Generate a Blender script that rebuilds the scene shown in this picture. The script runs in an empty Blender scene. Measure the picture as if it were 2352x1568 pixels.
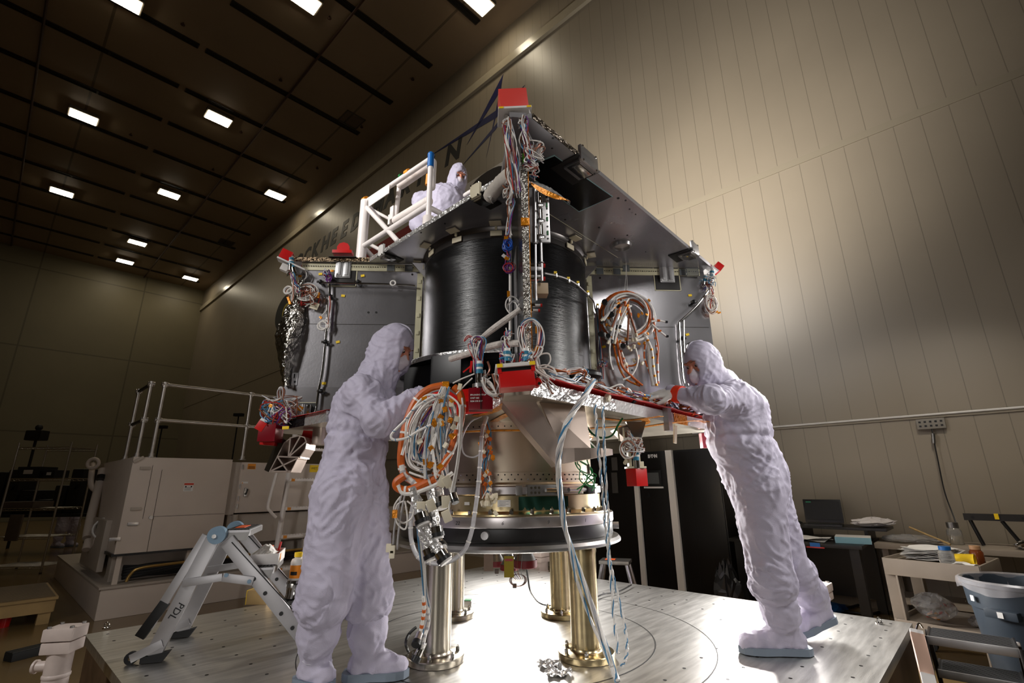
import bpy, bmesh, math, random
import numpy as np
from mathutils import Vector, Matrix, Euler, Quaternion
rnd = random.Random(7)
C = bpy.context.scene.collection
PI = math.pi
# ------------------------------------------------------------------ camera
CAMZ = 1.33; FPX = 1117.0; PITCH = math.radians(16.45); ROLL = math.radians(-0.6)
def V(*a): return Vector(a if len(a) > 1 else a[0])
_cr, _sr, _cp, _sp = math.cos(ROLL), math.sin(ROLL), math.cos(PITCH), math.sin(PITCH)
_M = Matrix(((_cr, -_sr, 0), (_sr, _cr, 0), (0, 0, 1))) @ Matrix(((1, 0, 0), (0, _sp, -_cp), (0, _cp, _sp)))
_MT = _M.transposed()
def ray(px, py): return _MT @ Vector(((px - 1176) / FPX, (py - 784) / FPX, 1.0))
def at(px, py, Y):
    d = ray(px, py); p = d * (Y / d.y); p.z += CAMZ; return p
def atz(px, py, Z):
    d = ray(px, py); p = d * ((Z - CAMZ) / d.z); p.z += CAMZ; return p
def atpl(px, py, P0, n):                       # meets a plane through P0 with normal n
    d = ray(px, py); o = Vector((0, 0, CAMZ)); t = (Vector(P0) - o).dot(n) / d.dot(n); return o + d * t
cam_d = bpy.data.cameras.new('camera'); cam = bpy.data.objects.new('camera', cam_d); C.objects.link(cam)
cam_d.sensor_width = 36.0; cam_d.lens = FPX / 2352 * 36.0; cam_d.clip_end = 200
mw = Matrix.Identity(4)
rx = _MT @ Vector((1, 0, 0)); ry = _MT @ Vector((0, -1, 0)); rz = _MT @ Vector((0, 0, -1))
for i in range(3): mw[i][0], mw[i][1], mw[i][2] = rx[i], ry[i], rz[i]
mw[2][3] = CAMZ; cam.matrix_world = mw
bpy.context.scene.camera = cam
# ------------------------------------------------------------------ materials
def lin(c): return tuple(((x / 255) / 12.92 if x / 255 <= .04045 else ((x / 255 + .055) / 1.055) ** 2.4) for x in c)
MATS = {}
def mat(name, rgb, rough=.5, metal=0., noise=0., nscale=8., bump=0., bscale=60., coat=0., emit=0., alpha=1., trans=0., spec=.5, aniso=0., stretch=None):
    if name in MATS: return MATS[name]
    m = bpy.data.materials.new(name); m.use_nodes = True; nt = m.node_tree; b = nt.nodes['Principled BSDF']
    col = lin(rgb) + (1.,)
    b.inputs['Base Color'].default_value = col; b.inputs['Roughness'].default_value = rough; b.inputs['Metallic'].default_value = metal
    b.inputs['Specular IOR Level'].default_value = spec
    if coat: b.inputs['Coat Weight'].default_value = coat
    if trans: b.inputs['Transmission Weight'].default_value = trans
    if alpha < 1: b.inputs['Alpha'].default_value = alpha
    if aniso: b.inputs['Anisotropic'].default_value = aniso
    if emit: b.inputs['Emission Color'].default_value = col; b.inputs['Emission Strength'].default_value = emit
    tc = nt.nodes.new('ShaderNodeTexCoord'); src = tc.outputs['Object']
    if stretch:
        mp = nt.nodes.new('ShaderNodeMapping'); mp.inputs['Scale'].default_value = stretch; nt.links.new(src, mp.inputs['Vector']); src = mp.outputs['Vector']
    n = nt.nodes.new('ShaderNodeTexNoise'); n.inputs['Scale'].default_value = nscale; n.inputs['Detail'].default_value = 4; nt.links.new(src, n.inputs['Vector'])
    if noise:
        mx = nt.nodes.new('ShaderNodeMix'); mx.data_type = 'RGBA'; mx.blend_type = 'MULTIPLY'; mx.inputs['Factor'].default_value = noise
        rp = nt.nodes.new('ShaderNodeMapRange'); rp.inputs['From Min'].default_value = .3; rp.inputs['From Max'].default_value = .7; rp.inputs['To Min'].default_value = .35; rp.inputs['To Max'].default_value = 1.25
        nt.links.new(n.outputs['Fac'], rp.inputs['Value']); mx.inputs['A'].default_value = col; nt.links.new(rp.outputs['Result'], mx.inputs['B']); nt.links.new(mx.outputs['Result'], b.inputs['Base Color'])
        rr = nt.nodes.new('ShaderNodeMapRange'); rr.inputs['To Min'].default_value = max(.02, rough - .25 * noise * rough); rr.inputs['To Max'].default_value = min(1, rough + .25 * noise * rough)
        nt.links.new(n.outputs['Fac'], rr.inputs['Value']); nt.links.new(rr.outputs['Result'], b.inputs['Roughness'])
    if bump:
        n2 = nt.nodes.new('ShaderNodeTexNoise'); n2.inputs['Scale'].default_value = bscale; n2.inputs['Detail'].default_value = 3; nt.links.new(src, n2.inputs['Vector'])
        bp = nt.nodes.new('ShaderNodeBump'); bp.inputs['Strength'].default_value = bump; bp.inputs['Distance'].default_value = .01
        nt.links.new(n2.outputs['Fac'], bp.inputs['Height']); nt.links.new(bp.outputs['Normal'], b.inputs['Normal'])
    MATS[name] = m; return m
# ------------------------------------------------------------------ mesh builder (works in world coordinates)
WM = {}                                                        # object -> its world matrix
def basis(d, up=None):
    d = Vector(d).normalized()
    u = Vector(up) if up is not None else (Vector((0, 0, 1)) if abs(d.z) < .95 else Vector((1, 0, 0)))
    s = u.cross(d)
    if s.length < 1e-6: s = Vector((1, 0, 0)).cross(d)
    s.normalize(); return s, d.cross(s).normalized()
def catmull(pts, n=6, closed=False):
    pts = [Vector(p) for p in pts]; out = []; N = len(pts)
    if N < 3 and not closed: return pts
    for i in range(N if closed else N - 1):
        if closed: p0, p1, p2, p3 = pts[(i - 1) % N], pts[i], pts[(i + 1) % N], pts[(i + 2) % N]
        else: p0, p1, p2, p3 = pts[max(i - 1, 0)], pts[i], pts[i + 1], pts[min(i + 2, N - 1)]
        for k in range(n):
            t = k / n
            out.append(.5 * ((2 * p1) + (p2 - p0) * t + (2 * p0 - 5 * p1 + 4 * p2 - p3) * t * t + (3 * p1 - p0 - 3 * p2 + p3) * t ** 3))
    if not closed: out.append(pts[-1].copy())
    return out
class MB:
    def __init__(s, T=None): s.v = []; s.f = []; s.mi = []; s.sm = []; s.mats = []; s.T = T
    def slot(s, m):
        if m not in s.mats: s.mats.append(m)
        return s.mats.index(m)
    def add(s, vs, fs, m, smooth=False, T=None):
        b = len(s.v); k = s.slot(m)
        for v in vs:
            v = Vector(v)
            if T is not None: v = T @ v
            if s.T is not None: v = s.T @ v
            s.v.append(v)
        for f in fs: s.f.append([b + i for i in f]); s.mi.append(k); s.sm.append(smooth)
        return s
    def box(s, c, size, m, T=None, bev=0., rot=None):
        c = Vector(c); hx, hy, hz = size[0] / 2, size[1] / 2, size[2] / 2
        L = Matrix.Translation(c)
        if rot is not None: L = L @ (rot if isinstance(rot, Matrix) else Euler(rot).to_matrix().to_4x4())
        if T is not None: L = T @ L
        if bev <= 0:
            vs = [(x * hx, y * hy, z * hz) for x in (-1, 1) for y in (-1, 1) for z in (-1, 1)]
            return s.add(vs, [(0, 1, 3, 2), (4, 6, 7, 5), (0, 4, 5, 1), (2, 3, 7, 6), (0, 2, 6, 4), (1, 5, 7, 3)], m, False, L)
        bev = min(bev, hx * .9, hy * .9, hz * .9)
        bm = bmesh.new(); bmesh.ops.create_cube(bm, size=1.0)
        for v in bm.verts: v.co = Vector((v.co.x * size[0], v.co.y * size[1], v.co.z * size[2]))
        bmesh.ops.bevel(bm, geom=bm.edges[:], offset=bev, segments=2, affect='EDGES', profile=.7)
        bm.verts.index_update()
        s.add([v.co.copy() for v in bm.verts], [[v.index for v in f.verts] for f in bm.faces], m, True, L); bm.free(); return s
    def prism(s, poly, z0, z1, m, T=None, smooth=False):      # polygon in xy, extruded along z
        n = len(poly)
        vs = [(p[0], p[1], z0) for p in poly] + [(p[0], p[1], z1) for p in poly]
        fs = [list(range(n))[::-1], list(range(n, 2 * n))] + [(i, (i + 1) % n, n + (i + 1) % n, n + i) for i in range(n)]
        return s.add(vs, fs, m, smooth, T)
    def slab(s, pts, n, t, m):                                # planar polygon of 3-D points thickened along n
        n = Vector(n).normalized(); k = len(pts); pts = [Vector(p) for p in pts]
        vs = pts + [p + n * t for p in pts]
        return s.add(vs, [list(range(k))[::-1], list(range(k, 2 * k))] + [(i, (i + 1) % k, k + (i + 1) % k, k + i) for i in range(k)], m)
    def cyl(s, a, b, r, m, n=16, r2=None, cap=True, smooth=True):
        a, b = Vector(a), Vector(b); r2 = r if r2 is None else r2
        x, y = basis(b - a); vs = []
        for p, q in ((a, r), (b, r2)):
            for i in range(n):
                t = 2 * PI * i / n; vs.append(p + x * (q * math.cos(t)) + y * (q * math.sin(t)))
        fs = [(i, (i + 1) % n, n + (i + 1) % n, n + i) for i in range(n)]
        s.add(vs, fs, m, smooth)
        if cap: s.add(vs[:n], [list(range(n))[::-1]], m); s.add(vs[n:], [list(range(n))], m)
        return s
    def lathe(s, prof, o, m, n=48, axis=(0, 0, 1), a0=0., a1=2 * PI, smooth=True):
        o = Vector(o); ax = Vector(axis).normalized(); x, y = basis(ax)
        if tuple(axis) == (0, 0, 1): x, y = Vector((1, 0, 0)), Vector((0, 1, 0))
        full = abs(a1 - a0 - 2 * PI) < 1e-6; k = n if full else n + 1; vs = []
        for r, z in prof:
            for i in range(k):
                t = a0 + (a1 - a0) * i / n; vs.append(o + ax * z + x * (r * math.cos(t)) + y * (r * math.sin(t)))
        fs = []
        for j in range(len(prof) - 1):
            for i in range(n):
                a, b = j * k + i, j * k + (i + 1) % k
                fs.append((a, b, b + k, a + k))
        return s.add(vs, fs, m, smooth)
    def tube(s, pts, r, m, n=6, closed=False, cap=True, radii=None):
        pts = [Vector(p) for p in pts]; N = len(pts)
        if N < 2: return s
        vs = []; prev = None
        for i, p in enumerate(pts):
            if closed: d = pts[(i + 1) % N] - pts[i - 1]
            else: d = pts[min(i + 1, N - 1)] - pts[max(i - 1, 0)]
            if d.length < 1e-9: d = Vector((0, 0, 1))
            d.normalize()
            if prev is None: x, y = basis(d)
            else:
                x = prev - d * prev.dot(d)
                if x.length < 1e-6: x, _ = basis(d)
                x.normalize(); y = d.cross(x)
            prev = x; q = radii[i] if radii else r
            for k in range(n):
                t = 2 * PI * k / n; vs.append(p + x * (q * math.cos(t)) + y * (q * math.sin(t)))
        fs = []
        for i in range(N if closed else N - 1):
            for k in range(n):
                a, b = i * n + k, i * n + (k + 1) % n; j = ((i + 1) % N) * n
                fs.append((a, b, j + (k + 1) % n, j + k))
        if cap and not closed: fs.append(list(range(n))[::-1]); fs.append(list(range((N - 1) * n, N * n)))
        return s.add(vs, fs, m, True)
    def ball(s, c, r, m, n=12, sc=(1, 1, 1), T=None):
        c = Vector(c); vs = []; fs = []; h = n // 2
        for j in range(h + 1):
            ph = PI * j / h
            for i in range(n):
                t = 2 * PI * i / n
                o = Vector((r * sc[0] * math.sin(ph) * math.cos(t), r * sc[1] * math.sin(ph) * math.sin(t), r * sc[2] * math.cos(ph)))
                vs.append(c + ((T @ o) if T is not None else o))
        for j in range(h):
            for i in range(n):
                a, b = j * n + i, j * n + (i + 1) % n
                fs.append((a, a + n, b + n, b))
        return s.add(vs, fs, m, True)
    def quad(s, a, b, c, d, m): return s.add([a, b, c, d], [(0, 1, 2, 3)], m)
    def grid(s, fn, nu, nv, m, smooth=True, thick=0.):
        vs = [Vector(fn(i / nu, j / nv)) for j in range(nv + 1) for i in range(nu + 1)]
        fs = [(j * (nu + 1) + i, j * (nu + 1) + i + 1, (j + 1) * (nu + 1) + i + 1, (j + 1) * (nu + 1) + i) for j in range(nv) for i in range(nu)]
        if not thick: return s.add(vs, fs, m, smooth)
        nrm = [Vector() for _ in vs]
        for f in fs:
            n = (vs[f[1]] - vs[f[0]]).cross(vs[f[3]] - vs[f[0]])
            for i in f: nrm[i] += n
        b = len(vs); vs2 = vs + [v - n.normalized() * thick if n.length > 1e-12 else v for v, n in zip(vs, nrm)]
        fs2 = fs + [tuple(b + i for i in f[::-1]) for f in fs]
        rim = [j * (nu + 1) for j in range(nv + 1)] + [nv * (nu + 1) + i for i in range(1, nu + 1)] + [j * (nu + 1) + nu for j in range(nv - 1, -1, -1)] + [i for i in range(nu - 1, 0, -1)]
        for k in range(len(rim)):
            p, q = rim[k], rim[(k + 1) % len(rim)]; fs2.append((p, q, b + q, b + p))
        return s.add(vs2, fs2, m, smooth)
    def build(s, name, parent=None, origin=None, sharp=35., label=None, kind=None):
        me = bpy.data.meshes.new(name)
        PM = WM.get(parent, Matrix.Identity(4)) if parent is not None else Matrix.Identity(4)
        lo = Vector((min(v.x for v in s.v), min(v.y for v in s.v), min(v.z for v in s.v))); hi = Vector((max(v.x for v in s.v), max(v.y for v in s.v), max(v.z for v in s.v)))
        if origin is None: origin = Vector(((lo.x + hi.x) / 2, (lo.y + hi.y) / 2, lo.z))
        W = Matrix.Translation(Vector(origin)) @ (PM.to_3x3().to_4x4() if parent is not None else Matrix.Identity(4))
        Wi = W.inverted()
        me.from_pydata([Wi @ v for v in s.v], [], s.f)
        for m in s.mats: me.materials.append(m)
        me.polygons.foreach_set('material_index', s.mi); me.polygons.foreach_set('use_smooth', s.sm)
        me.validate(); me.update()
        if any(s.sm) and sharp: me.set_sharp_from_angle(angle=math.radians(sharp))
        o = bpy.data.objects.new(name, me); C.objects.link(o)
        if parent is not None: o.parent = parent; o.matrix_local = PM.inverted() @ W
        else: o.matrix_world = W
        WM[o] = W
        if label: o['label'] = label
        if kind: o['kind'] = kind
        return o
def tag(o, label=None, cat=None, group=None, kind=None):
    if label: o['label'] = label
    if cat: o['category'] = cat
    if group: o['group'] = group
    if kind: o['kind'] = kind
    return o
def thing(name, label, cat, loc=(0, 0, 0), rotz=0., group=None):
    o = bpy.data.objects.new(name, None); C.objects.link(o); o.empty_display_size = .1
    W = Matrix.Translation(Vector(loc)) @ Matrix.Rotation(rotz, 4, 'Z'); o.matrix_world = W; WM[o] = W
    return tag(o, label, cat, group)
def dup(o, delta=None, W=None, label=None):                   # copy of a thing with its parts and sub-parts
    W0 = WM[o]
    if W is None: W = Matrix.Translation(Vector(delta)) @ W0
    def cp(a, par):
        c = a.copy(); C.objects.link(c)
        if par is None: c.matrix_world = W; WM[c] = W
        else: c.parent = par; c.matrix_local = WM[a.parent].inverted() @ WM[a]; WM[c] = WM[par] @ c.matrix_local
        for ch in [x for x in bpy.data.objects if x.parent == a]: cp(ch, c)
        return c
    r = cp(o, None)
    if label: r['label'] = label
    return r
def frame(o, x, y=None, z=(0, 0, 1)):                          # matrix with origin o, x axis x and z axis z
    x = Vector(x).normalized(); z = Vector(z); z = (z - x * z.dot(x)).normalized(); y = z.cross(x)
    M = Matrix.Identity(4); o = Vector(o)
    for i in range(3): M[i][0], M[i][1], M[i][2], M[i][3] = x[i], y[i], z[i], o[i]
    return M
FONTS = {}
def text_mesh(mb, txt, T, size, m, depth=.001, bold=0., shear=0., align='LEFT', space=1.):
    cu = bpy.data.curves.new('glyphs', 'FONT'); cu.body = txt; cu.size = size; cu.extrude = depth; cu.offset = bold; cu.shear = shear; cu.align_x = align; cu.space_character = space; cu.resolution_u = 2
    o = bpy.data.objects.new('glyphs', cu); C.objects.link(o)
    dg = bpy.context.evaluated_depsgraph_get(); me = o.evaluated_get(dg).to_mesh()
    mb.add([v.co.copy() for v in me.vertices], [list(p.vertices) for p in me.polygons], m, False, T)
    o.evaluated_get(dg).to_mesh_clear(); bpy.data.objects.remove(o); bpy.data.curves.remove(cu)
# ------------------------------------------------------------------ shared materials
M_ = dict(
 alu=mat('brushed_aluminium', (186, 184, 184), .3, .85, .25, 6, .03, 90, stretch=(1, 1, 6)),
 alu_d=mat('dull_aluminium', (150, 148, 146), .4, 1., .25, 9),
 chrome=mat('polished_steel', (215, 213, 210), .13, 1., .1, 20),
 foil=mat('crinkled_silver_tape', (222, 221, 219), .26, .7, .1, 10, .7, 45),
 gold=mat('amber_film_tape', (226, 140, 20), .28, .35, .4, 30, .5, 60),
 goldm=mat('yellow_chromate_metal', (200, 182, 142), .26, 1., .25, 5, stretch=(1, 1, 5)),
 white=mat('white_paint', (226, 222, 218), .42, 0, .08, 14),
 red=mat('red_anodised_cover', (200, 22, 20), .32, .0, .15, 9, coat=.2),
 dred=mat('dark_red_anodised_cover', (128, 8, 26), .3, .2, .15, 9),
 black=mat('black_anodised', (16, 16, 17), .4, 0, .2, 20),
 rubber=mat('black_rubber', (22, 22, 23), .7),
 wwhite=mat('white_wire_jacket', (232, 228, 222), .4, 0, .12, 90),
 wblue=mat('blue_wire_jacket', (70, 130, 170), .4), worange=mat('orange_wire_wrap', (205, 96, 22), .4, .0, .35, 40),
 wred=mat('red_wire_jacket', (176, 42, 34), .4), wpurple=mat('purple_wire_jacket', (110, 50, 130), .4), wbrown=mat('copper_wire_jacket', (150, 92, 66), .35, .2, .2, 60),
 wgreen=mat('green_wire_jacket', (24, 110, 52), .4), wclear=mat('grey_cable_sleeve', (186, 184, 186), .35, .1, .2, 60), wdark=mat('black_cable_jacket', (18, 17, 17), .5),
 yellow=mat('yellow_tag', (246, 206, 14), .5), cream=mat('cream_plastic', (222, 212, 184), .45), teal=mat('blue_connector_boot', (40, 120, 150), .45),
 paper=mat('white_paper', (232, 230, 226), .8, 0, .08, 12), ink=mat('black_ink', (20, 20, 22), .7), bluep=mat('blue_paint', (12, 96, 168), .45), greenp=mat('green_tape', (110, 205, 60), .5),
)
def wires(mb, path, n, spread, r, mats, seed=0, sm=5, wob=1., sides=5, closed=False, twist=0.):
    """a loose bundle of n single wires along one path"""
    g = random.Random(seed); base = catmull(path, sm, closed)
    for i in range(n):
        a = 2 * PI * i / n + g.random(); q = spread * math.sqrt(g.random())
        off = []; f1, f2, p1, p2 = g.uniform(.5, 2.5), g.uniform(.5, 2.5), g.random() * 6, g.random() * 6
        pts = []
        N = len(base)
        for k, p in enumerate(base):
            t = k / max(1, N - 1)
            d = base[min(k + 1, N - 1)] - base[max(k - 1, 0)]
            x, y = basis(d if d.length > 1e-9 else Vector((0, 0, 1)))
            if closed: t2 = math.sin(2 * PI * t)
            else: t2 = t
            aa = a + twist * t2
            pts.append(p + x * (q * math.cos(aa) + wob * spread * .35 * math.sin(f1 * 6 * t2 + p1)) + y * (q * math.sin(aa) + wob * spread * .35 * math.sin(f2 * 6 * t2 + p2)))
        mb.tube(pts, r * g.uniform(.8, 1.2), mats[i % len(mats)], sides, closed)
    return mb
def banded(mb, path, r, m, m2, every=.05, width=.012, n=8, sm=8):
    """a wrapped cable with ties"""
    pts = catmull(path, sm); mb.tube(pts, r, m, n); L = 0
    for a, b in zip(pts[:-1], pts[1:]):
        L += (b - a).length
        if L > every:
            L = 0; d = (b - a).normalized(); c = (a + b) / 2; mb.cyl(c - d * width / 2, c + d * width / 2, r * 1.12, m2, n)
    return mb
def ring(c, ax, R, n=24, R2=None, jit=0., seed=0, ph=0.):
    x, y = basis(ax); g = random.Random(seed); R2 = R2 or R
    return [Vector(c) + x * (R * (1 + jit * g.uniform(-1, 1)) * math.cos(ph + 2 * PI * i / n)) + y * (R2 * (1 + jit * g.uniform(-1, 1)) * math.sin(ph + 2 * PI * i / n)) for i in range(n)]
# ================================================================== ROOM (axes: RA along the long wall, RN towards it)
TH = math.radians(46.7); RA = Vector((-math.sin(TH), math.cos(TH), 0)); RN = Vector((math.cos(TH), math.sin(TH), 0)); UP = Vector((0, 0, 1))
DW = 7.0; ZCEIL = 12.55; AB = 31.6; TZ = .46
def rm(a, n, z): return RA * a + RN * n + UP * z
RM = frame((0, 0, 0), RN, z=(0, 0, 1))                          # local x = RN, local y = RA
def seam_mat(name, rgb, rough, period, axis, width=.006, dark=.55, hp=None, noise=.15, curve=0.):
    m = mat(name, rgb, rough, 0, noise, .6); nt = m.node_tree; b = nt.nodes['Principled BSDF']
    tc = nt.nodes.new('ShaderNodeTexCoord'); sp = nt.nodes.new('ShaderNodeSeparateXYZ'); nt.links.new(tc.outputs['Object'], sp.inputs[0])
    def mth(op, a, b_=None):
        n = nt.nodes.new('ShaderNodeMath'); n.operation = op
        for i, q in enumerate((a, b_)):
            if q is None: continue
            if isinstance(q, (int, float)): n.inputs[i].default_value = q
            else: nt.links.new(q, n.inputs[i])
        return n.outputs[0]
    def lines(ax, per, w):
        f = mth('FRACT', mth('DIVIDE', sp.outputs[ax], per)); d = mth('MINIMUM', f, mth('SUBTRACT', 1.0, f))
        return mth('LESS_THAN', d, w / per), f
    l, f = lines(axis, period, width)
    if hp:
        l2, _ = lines(hp[0], hp[1], hp[2]); l = mth('MAXIMUM', l, l2)
    src = b.inputs['Base Color'].links[0].from_socket
    mx = nt.nodes.new('ShaderNodeMix'); mx.data_type = 'RGBA'; nt.links.new(l, mx.inputs['Factor']); nt.links.new(src, mx.inputs['A'])
    mx.inputs['B'].default_value = tuple(c * dark for c in lin(rgb)) + (1,); nt.links.new(mx.outputs['Result'], b.inputs['Base Color'])
    bp = nt.nodes.new('ShaderNodeBump'); bp.inputs['Distance'].default_value = .004; bp.inputs['Strength'].default_value = .8; h = mth('MULTIPLY', l, -1.0)
    if curve:                                                  # each sheet bows out a little between its seams
        s_ = mth('SUBTRACT', f, .5); h = mth('ADD', h, mth('MULTIPLY', mth('MULTIPLY', s_, s_), -curve))
    nt.links.new(h, bp.inputs['Height']); nt.links.new(bp.outputs['Normal'], b.inputs['Normal'])
    return m
m_wall = seam_mat('painted_wall_panels', (144, 133, 116), .42, .264, 1, .004, .68, curve=.25)
m_wall2 = mat('painted_wall_trim', (166, 156, 136), .26, 0, .1, 3)
m_ceil = seam_mat('ceiling_panels', (150, 130, 106), .6, 5.8, 0, .03, .5, (1, 1.92, .0))
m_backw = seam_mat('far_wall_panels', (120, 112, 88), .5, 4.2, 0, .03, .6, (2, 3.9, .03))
m_floor = mat('glossy_tan_floor', (118, 96, 62), .22, 0, .25, 1.2)
A0, A1 = -9.0, AB; N0 = -9.0
def strip(name, a, n, z, m, kind='structure', parent=None, bev=0):
    """a box along the room's own axes: a, n, z are (from, to) pairs"""
    mb = MB(RM); mb.box(((n[0] + n[1]) / 2, (a[0] + a[1]) / 2, (z[0] + z[1]) / 2), (n[1] - n[0], a[1] - a[0], z[1] - z[0]), m, bev=bev)
    o = mb.build(name, parent, kind=kind)
    return o
def orient(o):                                                  # give a setting slab the room's own axes (its material counts along them)
    W = RM.copy(); Wi = W.inverted() @ WM[o]; o.data.transform(Wi); o.matrix_world = W; WM[o] = W; return o
orient(strip('floor', (A0, A1), (N0, DW), (-.2, 0), m_floor))
orient(strip('wall_right', (A0, A1 + .3), (DW, DW + .3), (0, ZCEIL), m_wall))
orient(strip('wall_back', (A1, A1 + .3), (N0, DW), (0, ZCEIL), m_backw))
ceiling = orient(strip('ceiling', (A0, A1 + .3), (N0, DW + .3), (ZCEIL, ZCEIL + .3), m_ceil))
# wall trims: cornice band under the ceiling, two horizontal joints
m_joint = mat('wall_joint_paint', (140, 130, 112), .5)
strip('trim_1', (A0, A1), (DW - .08, DW), (11.28, 11.52), m_wall2)
strip('trim_2', (A0, A1), (DW - .035, DW), (11.52, 11.545), m_joint)
strip('trim_3', (A0, A1), (DW - .012, DW), (5.58, 5.68), m_joint)
strip('trim_4', (A0, A1), (DW - .02, DW), (1.985, 2.01), m_joint)
mb = MB(); mb.tube([rm(A0, DW - .03, 2.02), rm(3.0, DW - .03, 2.02)], .012, M_['white'], 8); mb.build('trim_5', kind='structure')
# recessed slots across the ceiling, broken in three lengths
m_slot = mat('ceiling_slot_dark', (14, 12, 10), .5); m_slotf = mat('ceiling_slot_flange', (58, 52, 46), .4, .4)
for k in range(-1, 12):
    a = 9.02 + 1.94 * k
    for n0, n1 in ((-8.0, -3.2), (-3.02, 1.72), (1.9, 6.38)):
        mb = MB(RM); c = (n0 + n1) / 2; w = .17
        for s in (-1, 1): mb.box((c, a + s * w * .5, ZCEIL - .012), (n1 - n0, .02, .024), m_slotf)
        for e in (n0, n1): mb.box((e, a, ZCEIL - .012), (.02, w, .024), m_slotf)
        mb.box((c, a, ZCEIL - .003), (n1 - n0, w, .006), m_slot)
        for q in range(1, 3):
            x = n0 + (n1 - n0) * q / 3; mb.box((x, a, ZCEIL - .02), (.05, w, .02), m_slotf)
        mb.box((c, a - .03, ZCEIL - .012), (n1 - n0, .012, .014), m_slotf)
        mb.build('ceiling_slot', ceiling, kind='structure')
# thin sprinkler pipes running along the ceiling
m_pipe = mat('sprinkler_pipe', (74, 52, 42), .5, .2)
for nm, n in (('trim_6', 4.05), ('trim_7', -1.15)):
    mb = MB(); mb.tube([rm(A0, n, ZCEIL - .06), rm(A1, n, ZCEIL - .06)], .03, m_pipe, 8); mb.build(nm, kind='structure')
# high-bay lamps
m_lamp = mat('lamp_lens', (255, 240, 210), .4, emit=28); m_lhous = mat('lamp_housing', (120, 112, 100), .5, .3)
lamps = [((18.2, 0), 'lit square ceiling lamp at the near end of the dim far-left row'), ((15.3, 2.92), 'lit square ceiling lamp, largest of those in mid ceiling near the thin pipe'),
 ((24.0, 0), 'lit square ceiling lamp, farthest left of the middle row of three'), ((21.2, 2.92), 'lit square ceiling lamp in the centre of the middle row of three'),
 ((18.3, 5.85), 'lit square ceiling lamp closest to the long wall in the middle row of three'), ((26.9, 2.92), 'lit square ceiling lamp, upper one of the three small far ones'),
 ((29.75, 2.92), 'lit square ceiling lamp right above the far wall, leftmost of the far ones'), ((29.8, 5.83), 'lit square ceiling lamp in the far corner where the ceiling meets two walls'),
 ((9.55, 3.05), 'lit ceiling lamp cut by the top edge, left of the last one'), ((6.6, 5.95), 'lit ceiling lamp cut by the top edge, nearest the long wall'), ((12.6, .1), 'lit ceiling lamp only a bright corner of which shows at the top edge')]
for (a, n), lb in lamps:
    t = thing('ceiling_lamp', lb, 'lamp', rm(a, n, ZCEIL), TH, 'ceiling lamps')
    mb = MB(RM); mb.box((n, a, ZCEIL - .06), (.74, .5, .12), m_lhous, bev=.02); mb.build('housing', t)
    mb = MB(RM); mb.box((n, a, ZCEIL - .128), (.66, .42, .016), m_lamp, bev=.006); mb.build('lens', t)
# air grilles and sprinkler heads
m_gr = mat('vent_grille', (92, 84, 72), .5, .3)
for (px, py), lb in (((808, 275), 'square louvred air grille in the ceiling, the larger nearer one'), ((519, 557), 'square louvred air grille in the ceiling, the small one over the far letters')):
    p = atz(px, py, ZCEIL); a, n = p.dot(RA), p.dot(RN)
    t = thing('air_grille', lb, 'vent', rm(a, n, ZCEIL), TH, 'ceiling air grilles')
    mb = MB(RM)
    for s in (-1, 1): mb.box((n + s * .3, a, ZCEIL - .012), (.03, .63, .024), m_gr); mb.box((n, a + s * .3, ZCEIL - .012), (.63, .03, .024), m_gr)
    mb.build('frame', t); mb = MB(RM)
    for k in range(11): mb.box((n, a - .27 + .054 * k, ZCEIL - .012), (.58, .03, .004), m_gr, rot=(.5, 0, 0))
    mb.build('louvres', t)
for (px, py), w in (((757, 37), 'over the top centre'), ((645, 180), 'left of the big grille'), ((948, 178), 'near the long wall at top'), ((421, 52), 'at the upper left of the ceiling'), ((831, 288), 'right beside the larger grille'), ((554, 300), 'between two lamps in mid ceiling'), ((729, 383), 'nearest the wall lettering'), ((301, 306), 'beside the leftmost big lamp'), ((490, 386), 'right of the middle lamp')):
    p = atz(px, py, ZCEIL); mb = MB(); mb.cyl(p - UP * .06, p, .016, m_pipe, 8); mb.cyl(p - UP * .075, p - UP * .06, .05, m_pipe, 10); mb.cyl(p - UP * .1, p - UP * .075, .02, m_pipe, 8)
    tag(mb.build('sprinkler_head'), 'tiny brown sprinkler head on the ceiling ' + w, 'sprinkler', 'ceiling sprinkler heads')
# lettering and emblem painted on the long wall
m_let = mat('black_wall_lettering', (30, 29, 30), .5); m_emb = mat('navy_wall_emblem', (18, 24, 78), .45)
root = thing('wall_lettering', 'row of slanted black capital letters painted high on the long wall', 'sign', rm(13.2, DW - .01, 9.6), TH)
for ch, a in (('L', 19.0), ('O', 18.3), ('C', 17.56), ('K', 16.83), ('H', 16.06), ('E', 15.33), ('E', 14.58), ('D', 13.89), ('M', 12.53), ('A', 11.8), ('R', 10.98), ('T', 10.26), ('I', 9.58), ('N', 8.85)):
    mb = MB(); T = frame(rm(a + .2, DW - .004, 9.62), -RA, z=-RN)
    T = Matrix.Translation(rm(a + .2, DW - .004, 9.62)) @ Matrix(((-RA.x, 0, -RN.x, 0), (-RA.y, 0, -RN.y, 0), (0, 1, 0, 0), (0, 0, 0, 1)))
    text_mesh(mb, ch, T, .82, m_let, .004, .035, .2); mb.build('letter', root)
def on_wall(px, py, off=.004): return atpl(px, py, rm(0, DW - off, 0), RN)
root = thing('wall_emblem', 'blue star emblem of long thin spikes painted on the long wall', 'emblem', on_wall(1130, 262), TH)
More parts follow.
